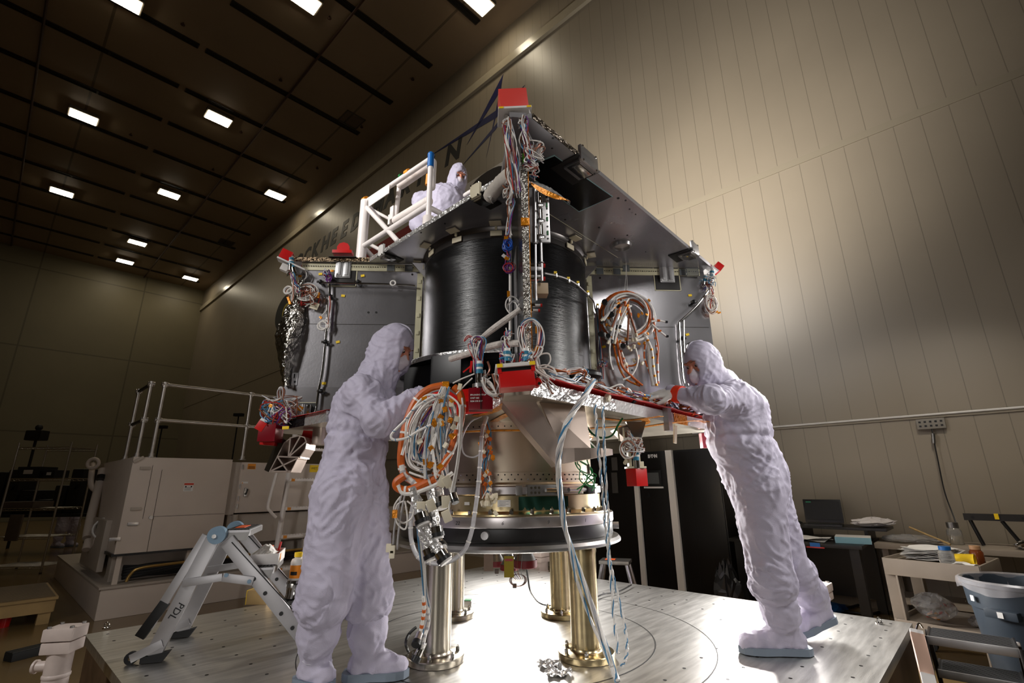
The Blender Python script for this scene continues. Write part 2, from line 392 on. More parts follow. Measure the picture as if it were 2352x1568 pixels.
for tri in (((1156, 170), (1072, 333), (1146, 214)), ((1156, 170), (1143, 250), (1117, 362)), ((1206, 195), (1142, 252), (985, 360), (1140, 270)), ((1206, 195), (1140, 285), (1060, 382), (1138, 298))):
    mb = MB(); mb.slab([on_wall(*q) for q in tri], -RN, .004, m_emb); mb.build('spike', root)
m_ban = mat('banner_white', (196, 190, 184), .7); m_banr = mat('banner_red', (150, 18, 26), .7); m_banb = mat('banner_dark', (34, 26, 26), .7)
def banner(name, lb, n_, parts):
    r = thing(name, lb, 'banner', rm(n_, DW - .02, 7.6), TH)
    for nm, a0, a1, z0, z1, m, off in parts:
        mb = MB(RM); mb.box((DW - off, (a0 + a1) / 2, (z0 + z1) / 2), (.012, a1 - a0, z1 - z0), m); mb.build(nm, r)
    return r
r = banner('wall_banner', 'white hanging banner with dark rounded letters behind the upper deck', 7.0, [('sheet', 5.4, 8.6, 7.0, 8.62, m_ban, .014)])
mb = MB(); cc = on_wall(1119, 428, .022); x, y = -RA, UP
mb.slab([cc + x * (.55 * math.cos(t) * (1 + .5 * math.sin(t))) + y * (.42 * math.sin(t)) for t in [2 * PI * k / 24 for k in range(24)]], -RN, .004, m_banb); mb.build('dark_mark', r)
banner('wall_banner', 'long dark red banner strip behind the white lift railing', 11.8, [('sheet', 10.3, 13.6, 7.6, 8.45, m_banr, .014)])
r = thing('wall_crest', 'round dark crest with a yellow disc, partly hidden by the silver blanket', 'emblem', on_wall(650, 712), TH)
mb = MB(); cc = on_wall(655, 716, .01); mb.slab([cc + x * (.95 * math.cos(t)) + y * (.75 * math.sin(t)) for t in [2 * PI * k / 32 for k in range(32)]], -RN, .004, M_['ink']); mb.build('disc', r)
m_cr = mat('crest_yellow', (196, 176, 40), .6)
mb = MB(); cc = on_wall(657, 716, .016); mb.lathe([(.25, 0), (.36, 0), (.36, .004), (.25, .004)], cc, m_cr, 28, axis=tuple(-RN)); mb.build('yellow_ring', r)
# ================================================================== WORK PLATE AND STAND
PN, PA = (.65, 4.28), (.55, 4.32)
m_plate = mat('scuffed_steel_plate', (214, 212, 208), .36, 1., .35, 3.5, .12, 40, stretch=(1, 9, 1))
m_pside = mat('rusty_plate_side', (92, 70, 48), .6, .2, .4, 12)
t_plate = thing('work_plate', 'large scuffed steel floor plate under the stand and the two standing people', 'platform', rm(2.43, 2.46, 0), TH)
def rbox(name, par, n, a, z, m, bev=0., label=None):
    mb = MB(RM); mb.box(((n[0] + n[1]) / 2, (a[0] + a[1]) / 2, (z[0] + z[1]) / 2), (n[1] - n[0], a[1] - a[0], z[1] - z[0]), m, bev=bev); return mb.build(name, par, label=label)
po = rbox('top_plate', t_plate, PN, PA, (TZ - .05, TZ), m_plate, .004)
rbox('support_frame', t_plate, (PN[0] + .02, PN[1] - .02), (PA[0] + .02, PA[1] - .02), (.0, TZ - .051), m_pside)
CX = Vector((-.045, 3.335, 0))
m_groove = mat('plate_groove', (40, 38, 36), .5, .6)
mb = MB(); mb.lathe([(.86, 0), (.868, 0), (.868, .0015), (.86, .0015)], CX + UP * (TZ - .0007), m_groove, 96); mb.lathe([(1.18, 0), (1.186, 0), (1.186, .0015), (1.18, .0015)], CX + UP * (TZ - .0007), m_groove, 96)
mb.build('circular_groove', t_plate)
mb = MB()
g = random.Random(3)
for i in range(18):
    for j in range(18):
        n, a = PN[0] + .1 + i * (PN[1] - PN[0] - .2) / 17, PA[0] + .1 + j * (PA[1] - PA[0] - .2) / 17
        if 3 < i < 14 and 3 < j < 14 or g.random() < .2: continue
        mb.cyl(rm(a, n, TZ - .001), rm(a, n, TZ + .0008), .009, m_groove, 8)
mb.build('bolt_hole', t_plate, kind='stuff')
# ---- stand: four posts, base ring, black ring, marked ring, gold ring
t_st = thing('support_stand', 'round metal ring stand on four polished posts carrying the spacecraft', 'stand', CX + UP * TZ)
R_ = lambda prof, m, n=72, nm=None, par=t_st: MB().lathe(prof, CX, m, n).build(nm, par)
m_ring = mat('satin_marked_ring', (196, 190, 190), .32, 1., .15, 5)
m_postL = mat('bright_post', (200, 192, 178), .26, 1., .2, 3)
R_([(.44, 1.0), (.70, 1.0), (.712, 1.006), (.712, 1.018), (.70, 1.034), (.66, 1.045), (.44, 1.045), (.44, 1.0)], M_['alu_d'], nm='base_ring')
mb = MB(); mb.lathe([(.46, 1.045), (.665, 1.045), (.668, 1.05), (.668, 1.112), (.665, 1.116), (.46, 1.116), (.46, 1.045)], CX, mat('black_ring_coat', (24, 22, 22), .38, 0, .2, 10), 72)
for k in range(4): a = 2 * PI * k / 4 - 1.72; d = Vector((math.cos(a), math.sin(a), 0)); mb.cyl(CX + d * .66 + UP * 1.085, CX + d * .705 + UP * 1.085, .02, M_['alu'], 12)
mb.build('spacer_ring', t_st)
tr = R_([(.5, 1.116), (.672, 1.116), (.674, 1.12), (.674, 1.168), (.67, 1.172), (.5, 1.172), (.5, 1.116)], m_ring, nm='marked_ring')
for k, s in enumerate(('12', '22', '6', '9', '1', '4', '17')):
    a = -PI / 2 + (k - 2) * .36 - .02; d = Vector((math.cos(a), math.sin(a), 0)); x = Vector((-math.sin(a), math.cos(a), 0))
    T = Matrix.Translation(CX + d * .6743 + UP * 1.134) @ Matrix(((x.x, 0, d.x, 0), (x.y, 0, d.y, 0), (0, 1, 0, 0), (0, 0, 0, 1)))
    mb = MB(); text_mesh(mb, s, T, .026, M_['ink'], .0002, 0, .2, 'CENTER'); mb.build('number_mark', tr)
gr = R_([(.5, 1.172), (.655, 1.172), (.655, 1.182), (.615, 1.19), (.6, 1.196), (.598, 1.275), (.5, 1.275)], M_['goldm'], nm='gold_ring')
m_irid = mat('iridescent_chromate', (92, 150, 132), .2, 1., .5, 4)
mb = MB(); mb.lathe([(.5995, 1.2), (.5995, 1.27)], CX, m_irid, 20, a0=-PI / 2 + .12, a1=-PI / 2 + .62); mb.build('iridescent_band', gr)
for k in range(36):
    a = 2 * PI * k / 36 + .05; d = Vector((math.cos(a), math.sin(a), 0)); p = CX + d * .636
    mb = MB(); mb.cyl(p + UP * 1.185, p + UP * 1.2, .012, M_['chrome'], 6); mb.cyl(p + UP * 1.2, p + UP * 1.208, .007, M_['chrome'], 8)
    if -2.9 < (a if a < PI else a - 2 * PI) < -.2: mb.build('bolt', t_st)
legs = []
for (x, y), m in (((-.413, 2.885), m_postL), ((.373, 2.915), M_['goldm']), ((-.43, 3.765), m_postL), ((.327, 3.77), M_['goldm'])):
    mb = MB(); p = Vector((x, y, TZ + .0015)); mb.lathe([(.001, .03), (.076, .03), (.076, .5), (.08, .515), (.08, .535), (.001, .54)], p, m, 36)
    o = mb.build('leg', t_st, p)
    f = MB().lathe([(.001, 0), (.146, 0), (.148, .004), (.148, .028), (.145, .032), (.09, .034), (.082, .04), (.078, .052), (.001, .052)], p, m, 40).build('flange', o)
    for k in range(6):
        a = 2 * PI * k / 6 + .4; q = p + Vector((math.cos(a) * .118, math.sin(a) * .118, .033)); mb = MB(); mb.cyl(q, q + UP * .018, .011, M_['chrome'], 6); mb.cyl(q + UP * .018, q + UP * .026, .006, M_['chrome'], 8); mb.build('bolt', o)
# paper labels on the gold ring
for px, w, hh, lines in ((1158, .07, .035, 4), (1073, .03, .016, 0), (1392, .03, .03, 2)):
    r = ray(px, 1155); ang = math.atan2(r.y, r.x); best = min((abs(math.atan2((CX + Vector((math.cos(t), math.sin(t), 0)) * .602).y, (CX + Vector((math.cos(t), math.sin(t), 0)) * .602).x) - ang), t) for t in [-PI + k * .01 for k in range(314)])
    t = best[1]; d = Vector((math.cos(t), math.sin(t), 0)); x = Vector((-math.sin(t), math.cos(t), 0)); T = Matrix.Translation(CX + d * .604 + UP * 1.237) @ Matrix(((x.x, 0, d.x, 0), (x.y, 0, d.y, 0), (0, 1, 0, 0), (0, 0, 0, 1)))
    mb = MB(T); mb.box((0, 0, 0), (w, hh, .001), M_['paper'])
    for k in range(lines): mb.box((-.008 * (k % 2), hh * .3 - k * hh * .2, .0008), (w * (.7 - .2 * (k % 2)), .0012, .0003), M_['ink'])
    mb.build('paper_label', t_st)
# ================================================================== SPACECRAFT
SA = math.radians(3.5); SU = Vector((math.cos(SA), math.sin(SA), 0)); SW = Vector((-math.sin(SA), math.cos(SA), 0))
SF = frame(CX, SU)
def L(x, y, z): return SF @ Vector((x, y, z))
def onp(px, py, yl): return atpl(px, py, L(0, yl, 0), SW)       # point on the craft plane local y = yl
def onx(px, py, xl): return atpl(px, py, L(xl, 0, 0), SU)
craft = thing('spacecraft', 'unfinished square spacecraft frame with black core cylinder and two metal decks on the ring stand', 'spacecraft', CX + UP * 1.28, SA)
m_deck = mat('satin_deck_skin', (192, 190, 194), .27, .72, .2, 3.5, .015, 70)
m_panel = mat('satin_panel_skin', (188, 186, 190), .24, .9, .2, 4, .02, 60)
m_core = mat('black_carbon_cylinder', (11, 11, 12), .25, .0, .3, 22, .14, 24, aniso=.6, spec=.35, stretch=(.35, .35, 9))
_n = m_core.node_tree; _t = _n.nodes.new('ShaderNodeTangent'); _t.direction_type = 'RADIAL'; _t.axis = 'Z'; _n.links.new(_t.outputs[0], _n.nodes['Principled BSDF'].inputs['Tangent'])
m_bracket = mat('machined_bracket', (206, 188, 176), .33, .85, .2, 5)
m_cstrip = mat('cream_edge_strip', (206, 200, 168), .45)
m_blackfilm = mat('black_radiator_film', (8, 8, 10), .22, 0, .1, 9)
m_dbrown = mat('dark_recess', (26, 22, 20), .45)
Z1, Z2 = 1.68, 2.9
def sbox(name, par, c, size, m, bev=0., rot=None, label=None):
    mb = MB(SF); mb.box(c, size, m, bev=bev, rot=rot); return mb.build(name, par, label=label)
# ---- upper deck
up_poly = [(-.05, -1.545), (.05, -1.54), (1.64, .03), (1.64, .12), (.08, 1.62), (-.08, 1.62), (-1.6, .12), (-1.6, -.03), (-.985, -.05), (-.074, -1.07), (-.06, -1.3)]
mb = MB(SF); mb.prism(up_poly, Z2, Z2 + .026, m_deck)
updeck = mb.build('upper_deck', craft)
def edge_foil(name, par, pts, z0, z1, m, seed, rough=1.):
    """crinkled tape laid along a deck edge: follows the points, bulging and creasing a little"""
    g = random.Random(seed); mb = MB(SF)
    P = []
    for a, b in zip(pts[:-1], pts[1:]):
        n = max(2, int((Vector(b) - Vector(a)).length / .014))
        for k in range(n): P.append(Vector(a).lerp(Vector(b), k / n))
    P.append(Vector(pts[-1]))
    rows = 6; vs = []
    for j in range(rows + 1):
        z = z0 + (z1 - z0) * j / rows
        for i, p in enumerate(P):
            d = P[min(i + 1, len(P) - 1)] - P[max(i - 1, 0)]; n = Vector((d.y, -d.x)).normalized()
            o = .003 + .0045 * g.random() * rough
            vs.append((p.x + n.x * o, p.y + n.y * o, z + (.003 * rough * g.uniform(-1, 1) if 0 < j < rows else 0)))
    k = len(P); mb.add(vs, [(j * k + i, j * k + i + 1, (j + 1) * k + i + 1, (j + 1) * k + i) for j in range(rows) for i in range(k - 1)], m, False)
    return mb.build(name, par)
edge_foil('edge_tape', updeck, [(-.985, -.05), (-.074, -1.07)], Z2 - .003, Z2 + .029, M_['foil'], 1)
edge_foil('edge_tape', updeck, [(-1.6, -.03), (-.99, -.05)], Z2 - .003, Z2 + .03, mat('speckled_brown_tape', (120, 104, 84), .22, 1., .8, 60, .8, 70), 2)
edge_foil('edge_tape', updeck, [(.05, -1.54), (.4, -1.19)], Z2 - .002, Z2 + .028, mat('speckled_grey_tape', (140, 130, 118), .25, 1., .8, 60, .6, 70), 3)
mb = MB(); mb.slab([atz(*q, Z2 - .001) for q in ((1274, 358), (1405, 451), (1330, 484), (1197, 388))], (0, 0, -1), .003, m_blackfilm); mb.build('black_film_patch', updeck)
mb = MB(); q4 = [atz(*q, Z2 - .0005) for q in ((1272.7, 355), (1407.5, 451), (1330, 486), (1193, 389))]; mb.slab(q4, (0, 0, -1), .002, mat('pale_blue_film_border', (170, 206, 210), .4)); mb.build('film_border', updeck)
hc = L(.782, -.375, Z2)
mb = MB(); mb.lathe([(.052, -.022), (.062, -.022), (.066, -.002), (.085, 0), (.085, .002), (.05, .002), (.052, -.022)], hc, M_['alu'], 36); mb.lathe([(.0, -.001), (.053, -.001)], hc, mat('port_pale_disc', (226, 222, 214), .3, .2), 30); mb.build('round_port', updeck)  # pale disc closes the round port
mb = MB(); c2 = L(.56, -.22, Z2); mb.lathe([(.001, -.02), (.012, -.02), (.012, -.004), (.03, -.002), (.03, .001)], c2, M_['alu'], 16); mb.build('small_stud', updeck)
mb = MB(); g = random.Random(11)
for px, py in ((1270, 317), (1420, 455), (1437, 460), (1446, 480), (1452, 488), (1460, 492), (1480, 507), (1298, 504), (1404, 511), (1376, 522), (1412, 548), (1441, 540), (1372, 563), (1483, 578), (1268, 340), (1215, 320), (1022, 513), (967, 534)):
    p = atz(px, py, Z2); mb.cyl(p - UP * .002, p + UP * .001, g.uniform(.004, .008), M_['black'] if g.random() < .7 else M_['chrome'], 8)
mb.build('insert_hole', updeck, kind='stuff')
mb = MB(); mb.tube([atz(1228, 470, Z2 - .001), atz(1420, 592, Z2 - .001)], .0012, m_cstrip, 4); mb.build('skin_seam', updeck)
# edge fittings: plate over the edge with a dark pad and a polished bracket below
def edge_fitting(c, dirv, w, mplate, lb):
    """c = local point on the edge, dirv = unit vector along the edge (outside is to its right)"""
    d = Vector((dirv[0], dirv[1], 0)).normalized(); o = Vector((d.y, -d.x, 0)); T = SF @ frame(Vector((c[0], c[1], Z2)), d)
    e = None
    mb = MB(T); mb.box((0, -.012, .02), (w, .018, .085), mplate, bev=.004); e = mb.build('edge_fitting', updeck, label=lb)
    mb = MB(T)
    for sx in (-1, 1):
        for zz in (-.02, .06): mb.cyl((sx * w * .38, -.024, zz), (sx * w * .38, -.02, zz), .006, M_['chrome'], 8)
    mb.build('screw', e)
    mb = MB(T); mb.box((0, .07, -.004), (w * 1.25, .17, .006), m_dbrown, bev=.003); mb.build('pad', e)
    mb = MB(T); mb.box((0, .045, -.014), (w * .85, .1, .016), M_['alu'], bev=.004); mb.box((0, .03, -.028), (w * .7, .05, .016), M_['chrome'], bev=.004)
    mb.add([(-w * .4, 0, -.02), (w * .4, 0, -.02), (w * .4, .09, -.02), (-w * .4, .09, -.02), (-w * .4, 0, -.035), (w * .4, 0, -.035)], [(0, 1, 2, 3), (4, 5, 1, 0), (3, 2, 5, 4)], M_['chrome']); mb.build('bracket', e)
edge_fitting((.36, -1.235), (1, 1), .16, M_['alu'], 'grey plate over the deck edge near the front corner')
edge_fitting((1.32, -.29), (1, 1), .12, M_['alu'], 'grey plate over the deck edge near the outer corner')
edge_fitting((-.87, -.18), (1, -1), .06, M_['white'], 'small white plate over the deck edge on the cut-back side')
edge_fitting((-.2, -.93), (1, -1), .075, M_['cream'], 'cream plate over the deck edge beside the grey sleeve')
# ---- lower deck
lo_poly = [(.03, -1.40), (1.40, -.05), (1.42, .1), (.08, 1.5), (-.08, 1.5), (-1.5, .1), (-1.5, -.09), (-1.03, -.56), (-.88, -.2), (-.074, -1.0), (-.074, -1.36)]
mb = MB(SF); mb.prism(lo_poly, Z1, Z1 + .055, mat('lower_deck_skin', (190, 182, 166), .34, .8, .25, 5)); lodeck = mb.build('lower_deck', craft)
edge_foil('edge_tape', lodeck, [(.03, -1.40), (.5, -.937)], Z1 - .004, Z1 + .058, M_['foil'], 4); edge_foil('edge_tape', lodeck, [(.5, -.937), (.98, -.464)], Z1 - .004, Z1 + .058, mat('smooth_silver_tape', (228, 226, 224), .3, .5, .1, 9), 14, .25); edge_foil('edge_tape', lodeck, [(1.12, -.326), (1.40, -.05)], Z1 - .004, Z1 + .058, MATS['smooth_silver_tape'], 15, .5)
edge_foil('edge_tape', lodeck, [(.98, -.464), (1.12, -.326)], Z1 - .004, Z1 + .058, M_['gold'], 5)
edge_foil('edge_tape', lodeck, [(-1.2, -.39), (-1.03, -.56), (-.88, -.2), (-.074, -1.0)], Z1 - .004, Z1 + .06, M_['foil'], 6)
edge_foil('edge_tape', lodeck, [(-1.5, -.09), (-1.2, -.39)], Z1 - .004, Z1 + .05, M_['black'], 7)
mb = MB(SF)
for a, b in (((.1, -1.345), (1.38, -.085)),): 
    d = Vector((b[0] - a[0], b[1] - a[1], 0)); n = int(d.length / .02)
    mb.grid(lambda u, v: Vector((a[0], a[1], Z1 + .059)) + d * u + Vector((.016, -.016, 0)) * (1 - 2.6 * v) + UP * (.004 + .02 * math.sin(min(1, .15 + v) * PI) + .002 * math.sin(40 * u)), n, 4, M_['red'], True, .002)
mb.build('red_edge_guard', lodeck)
mb = MB(SF); mb.grid(lambda u, v: Vector((-1.5 + .47 * u, -.09 - .47 * u, Z1 + .056)) + Vector((-.02, -.02, 0)) * (1 - 3 * v) + UP * .012 * math.sin(v * PI), 12, 4, M_['red'], True, .002); mb.build('red_edge_guard', lodeck)
g = random.Random(4)                                            # amber tape strips on the underside
for pts in (((1330, 985), (1470, 975), (1480, 960)), ((1450, 985), (1600, 965), (1640, 985)), ((1090, 955), (1130, 945), (1165, 925)), ((1120, 975), (1180, 945), (1230, 940)), ((1380, 960), (1440, 965), (1520, 955))):
    mb = MB(); P = catmull([atz(x, y, Z1 - .002) for x, y in pts], 6)
    for a, b in zip(P[:-1], P[1:]):
        d = (b - a).normalized(); n = Vector((-d.y, d.x, 0)) * .022; z = Vector((0, 0, .002 * g.random())); mb.slab([a - n - z, b - n - z, b + n - z, a + n - z], (0, 0, -1), .001, M_['gold'])
    mb.build('amber_tape', lodeck)
sbox('clear_clip', lodeck, (.91, -.56, Z1 + .005), (.05, .03, .13), M_['alu'], rot=(0, 0, PI / 4))
sbox('hanging_tab', lodeck, (1.02, -.37, Z1 - .06), (.035, .008, .11), M_['cream'], rot=(.1, .08, PI / 4))
sbox('hanging_tab', lodeck, (.95, -.40, Z1 - .02), (.03, .008, .05), M_['white'], rot=(0, 0, PI / 4))
# ---- core cylinder with rings and clips
mb = MB(SF); mb.lathe([(.56, Z1 + .05), (.588, Z1 + .05), (.588, Z2 - .03), (.575, Z2 - .028), (.575, Z2), (.56, Z2)], (0, 0, 0), m_core, 128); core = mb.build('core_cylinder', craft)
mb = MB(SF); mb.lathe([(.589, Z2 - .075), (.592, Z2 - .072), (.592, Z2 - .034), (.589, Z2 - .03)], (0, 0, 0), mat('charcoal_core_band', (52, 48, 46), .35, .3), 96); mb.build('top_band', core)
mb = MB(SF); mb.lathe([(.588, Z2 - .03), (.602, Z2 - .012), (.606, Z2 - .001)], (0, 0, 0), mat('grey_deck_collar', (92, 88, 86), .3, .8), 96); mb.build('deck_collar', core)
for k in range(8):
    a = -PI / 2 + (k - 4) * .45 + .31; T = SF @ Matrix.Rotation(a + PI / 2, 4, 'Z')
    mb = MB(T); mb.box((0, -.6, Z2 - .052), (.075, .008, .036), M_['cream'], bev=.003); mb.box((0, -.612, Z2 - .022), (.014, .01, .02), M_['cream']); mb.box((0, -.645, Z2 - .008), (.075, .055, .006), M_['cream'], bev=.002); mb.build('clip', core)
for a in (-.04, PI + .04):                                         # corner gussets where panels, deck and cylinder meet
    T = SF @ Matrix.Rotation(a, 4, 'Z'); s = -1 if a < 1 else 1
    mb = MB(T); mb.add([(.585, s * .03, Z2 - .02), (.68, s * .03, Z2 - .02), (.585, s * .03, Z2 - .13), (.585, s * .055, Z2 - .02), (.68, s * .055, Z2 - .02), (.585, s * .055, Z2 - .13)], [(0, 1, 2), (5, 4, 3), (0, 3, 4, 1), (1, 4, 5, 2), (2, 5, 3, 0)], M_['alu']); mb.build('gusset', core)
# shelf ring on the near left quarter
mb = MB(SF); mb.lathe([(.595, 2.035), (.74, 2.035), (.742, 2.04), (.742, 2.056), (.74, 2.06), (.595, 2.06)], (0, 0, 0), M_['black'], 28, a0=-PI * .99, a1=-PI / 2 - .03); shelf = mb.build('shelf_ring', craft)
mb = MB(SF); mb.lathe([(.743, 2.034), (.746, 2.04), (.746, 2.058), (.743, 2.062)], (0, 0, 0), M_['foil'], 28, a0=-PI * .95, a1=-PI / 2 - .03); mb.build('silver_rim', shelf)
sbox('electronics_box', craft, (-.52, -.38, 1.93), (.2, .14, .19), M_['black'], .006, (0, 0, -.5))
sbox('electronics_box', craft, (-.33, -.62, 1.95), (.2, .16, .17), M_['black'], .006, (0, 0, -.5))
# ---- shear panels
m_pp = mat('bright_milled_plate', (214, 214, 214), .35, .6, .15, 9)
def pad_plate(par, px, w, h, z):
    """black pad with a twin polished plate"""
    x = L(0, 0, 0); p = onp(px[0], px[1], -.016); q = SF.inverted() @ p
    mb = MB(SF); mb.box((q.x, -.0155, z), (w, .004, h), m_dbrown, bev=.0015); mb.box((q.x, -.04, z + h / 2 + .002), (w * 1.06, .06, .004), m_dbrown); o = mb.build('black_pad', par)
    mb = MB(SF)
    for s in (-1, 1):
        mb.box((q.x + s * w * .14, -.026, z + h * .12), (w * .25, .016, h * .62), m_pp, bev=.004)
        mb.box((q.x + s * w * .14, -.036, z + h * .12), (w * .12, .01, h * .52), m_pp, bev=.003)
    mb.box((q.x, -.022, z + h * .12), (w * .6, .008, h * .68), m_pp, bev=.002); mb.build('polished_plate', o)
    mb = MB(SF); b = [(q.x - w / 2 - .005, z - h / 2 - .006), (q.x + w / 2 + .005, z - h / 2 - .006), (q.x + w / 2 + .005, z + h / 2), (q.x - w / 2 - .005, z + h / 2)]
    for (x0, z0), (x1, z1) in zip(b, b[1:] + b[:1]): mb.box(((x0 + x1) / 2, -.0145, (z0 + z1) / 2), (abs(x1 - x0) + .006, .003, abs(z1 - z0) + .006), m_cstrip)
    mb.build('cream_border', o)
rp = MB(SF).prism([(.6, -.0125), (1.515, -.0125), (1.515, .0125), (.6, .0125)], Z1 + .055, Z2, m_panel).build('shear_panel', craft)
lp = MB(); lp.slab([L(-.6, -.0125, Z1 + .055), L(-1.49, -.0125, Z1 + .055), L(-1.51, -.0125, 2.4), L(-1.47, -.0125, 2.72), L(-1.47, -.0125, Z2), L(-.6, -.0125, Z2)], SW, .025, m_panel)
lp = lp.build('shear_panel', craft)
m_tape = mat('speckled_edge_tape', (190, 186, 178), .2, 1., .6, 80, .8, 90)
fp = MB(SF).prism([(.0025, -1.5), (.0275, -1.5), (.0275, -.6), (.0025, -.6)], Z1 + .055, Z2, mat('dark_front_panel', (92, 90, 92), .25, 1., .2, 5)).build('shear_panel', craft)
bp_ = MB(SF).prism([(-.0125, .6), (.0125, .6), (.0125, 1.45), (-.0125, 1.45)], Z1 + .055, Z2, m_panel).build('shear_panel', craft)
for par, s in ((rp, 1), (lp, -1)):
    mb = MB(SF); mb.box((s * 1.05, -.016, Z2 - .032), (.86, .006, .055), m_cstrip); mb.box((s * .625, -.016, 2.3), (.04, .006, 1.05), m_cstrip); mb.build('cream_strip', par)
    mb = MB(SF)
    for k in range(8): mb.box((s * .625, -.021, 1.85 + k * .13), (.022, .006, .03), m_cstrip, bev=.002)
    for k in range(48): mb.box((s * (.68 + k * .017), -.021, Z2 - .03), (.008, .004, .006), M_['chrome'] if k % 3 else M_['black'])
    mb.build('row_of_tabs', par)
    mb = MB(SF); mb.box((s * 1.05, -.0135, 2.43), (.9, .001, .003), M_['chrome']); mb.box((s * 1.05, -.0142, 1.86), (.9, .0028, .24), mat('bright_doubler', (204, 202, 206), .22, 1., .15, 5)); mb.build('doubler', par)
    for x in (.71, .84, 1.35):
        if s < 0 and x == 1.35: continue
        mb = MB(SF); mb.box((s * x, -.022, Z2 - .035), (.055, .006, .05), mat('clear_plastic_tab', (150, 156, 160), .15, 0, trans=.6), bev=.002); mb.cyl(L(s * x, -.024, Z2 - .035), L(s * x, -.03, Z2 - .035), .008, M_['chrome'], 8) if False else None; mb.build('clear_tab', par)
pad_plate(rp, (1532, 640), .185, .2, Z2 - .075)
pad_plate(lp, (788, 628), .185, .2, Z2 - .075)
def tags(par, pts):
    for px, py in pts:
        p = SF.inverted() @ onp(px, py, -.016); mb = MB(SF); mb.box((p.x, -.0165, p.z), (.026, .003, .017), M_['yellow'], rot=(0, rnd.uniform(-.3, .3), 0)); mb.build('yellow_tag', par)
tags(lp, ((736, 629), (833, 633), (788, 679), (776, 785), (744, 880)))
tags(rp, ((1585, 678), (1579, 768), (1385, 697), (1387, 796)))
def holes(par, pts, r=.008):
    for px, py in pts:
        mb = MB(SF); p = onp(px, py, -.014); q = SF.inverted() @ p; mb.cyl((q.x, -.0142, q.z), (q.x, -.0125, q.z), r, M_['black'], 10); mb.build('insert_hole', par)
holes(lp, ((846, 717), (864, 717), (947, 630), (905, 615)))
holes(rp, ((1378, 638), (1458, 825), (1452, 850), (1372, 570)))
# tubing lines clamped to the panels
def tubing(par, pts, yl, r=.0075, clamps=(), mm='chrome', nm='steel_tube'):
    mb = MB(); mb.tube(catmull([onp(x, y, yl) for x, y in pts], 3), r, M_[mm], 10); o = mb.build(nm, par)
    for x, y in clamps:
        p = onp(x, y, yl); mb = MB(); mb.ball(p, .017, M_['black'], 10); mb.cyl(p, p + SW * .04, .012, M_['black'], 8); mb.box((0, 0, 0), (.05, .01, .014), M_['chrome'], T=frame(p, SU)); mb.build('clamp', o)
tubing(lp, ((757, 650), (757, 678), (754, 700), (749, 770), (741, 850), (731, 900), (727, 935), (722, 948), (712, 953)), -.045, .008, ((757, 679), (747, 785), (737, 898)))
tubing(lp, ((736, 649), (800, 650), (880, 652), (935, 654), (954, 656)), -.05, .007, ((736, 647), (822, 647)))
tubing(rp, ((1632, 660), (1610, 690), (1590, 712), (1563, 737), (1560, 745), (1563, 800), (1568, 860), (1572, 880)), -.05, .007, ((1594, 693), (1568, 777)))
tubing(rp, ((1570, 735), (1571, 800), (1578, 870), (1581, 885)), -.06, .006)
# white ring tie-downs on the left panel
for px, py, r in ((903, 650, .018), (740, 748, .03), (745, 745, .03)):
    c = onp(px, py, -.06); mb = MB(); mb.tube(ring(c, SW, r, 24), .006, M_['wwhite'], 8, True); mb.build('white_wire_loop', lp)
# mirror ring behind the right-hand head
mb = MB(); c = onp(1590, 800, -.03); mb.tube(ring(c, SW, .045, 28), .005, M_['chrome'], 8, True); mb.build('polished_ring', rp)
# silver blanket hung on the outer edge of the left panel
g = random.Random(5); mb = MB()
prof = [(690, 640, 700, 640), (668, 690, 700, 690), (648, 730, 697, 730), (632, 770, 690, 770), (638, 810, 678, 810), (645, 850, 668, 850), (652, 885, 662, 885)]
def blanket(u, v):
    k = v * (len(prof) - 1); i = min(int(k), len(prof) - 2); f = k - i
    a = [prof[i][q] * (1 - f) + prof[i + 1][q] * f for q in range(4)]
    x = a[0] * (1 - u) + a[2] * u
    p = onp(x, a[1], -.02 - .07 * math.sin(u * PI) - .02 * math.sin(9 * v + 5 * u))
    return p + Vector((g.uniform(-1, 1), g.uniform(-1, 1), g.uniform(-1, 1))) * .004
mb.grid(blanket, 14, 40, mat('crinkled_silver_blanket', (176, 172, 164), .16, 1., .7, 40, .8, 50), False, .004); mb.build('silver_blanket', lp)
# ---- front panel edge: silver tape, amber edging, fittings
mb = MB(SF); g = random.Random(9); n = 150; vs = []
for k in range(n + 1):
    z = Z1 + .06 + (Z2 - Z1 - .06) * k / n
    for j in range(6): vs.append((-.0 + .030 * j / 5, -1.502 - .0035 * g.random() - (.002 if k % 3 == 0 else 0), z))
mb.add(vs, [(k * 6 + j, k * 6 + j + 1, (k + 1) * 6 + j + 1, (k + 1) * 6 + j) for k in range(n) for j in range(5)], m_tape, False); mb.build('edge_tape', fp)
mb = MB(SF); mb.box((.031, -1.49, 2.2), (.006, .02, .95), M_['gold']); mb.build('amber_edging', fp)
sbox('amber_wrap', fp, (.014, -1.503, 2.4), (.036, .012, .036), M_['gold'], .003)
sbox('green_flag', fp, (.015, -1.508, 2.715), (.014, .006, .045), M_['greenp'], .001)
sbox('amber_wrap', fp, (-.016, -1.44, 2.71), (.02, .02, .024), M_['gold'], .002)
sbox('doubler', fp, (-.001, -1.1, 2.1), (.006, .18, .7), M_['alu'], .001); sbox('doubler', fp, (-.0005, -.8, 2.15), (.005, .12, .75), M_['black'], .001)
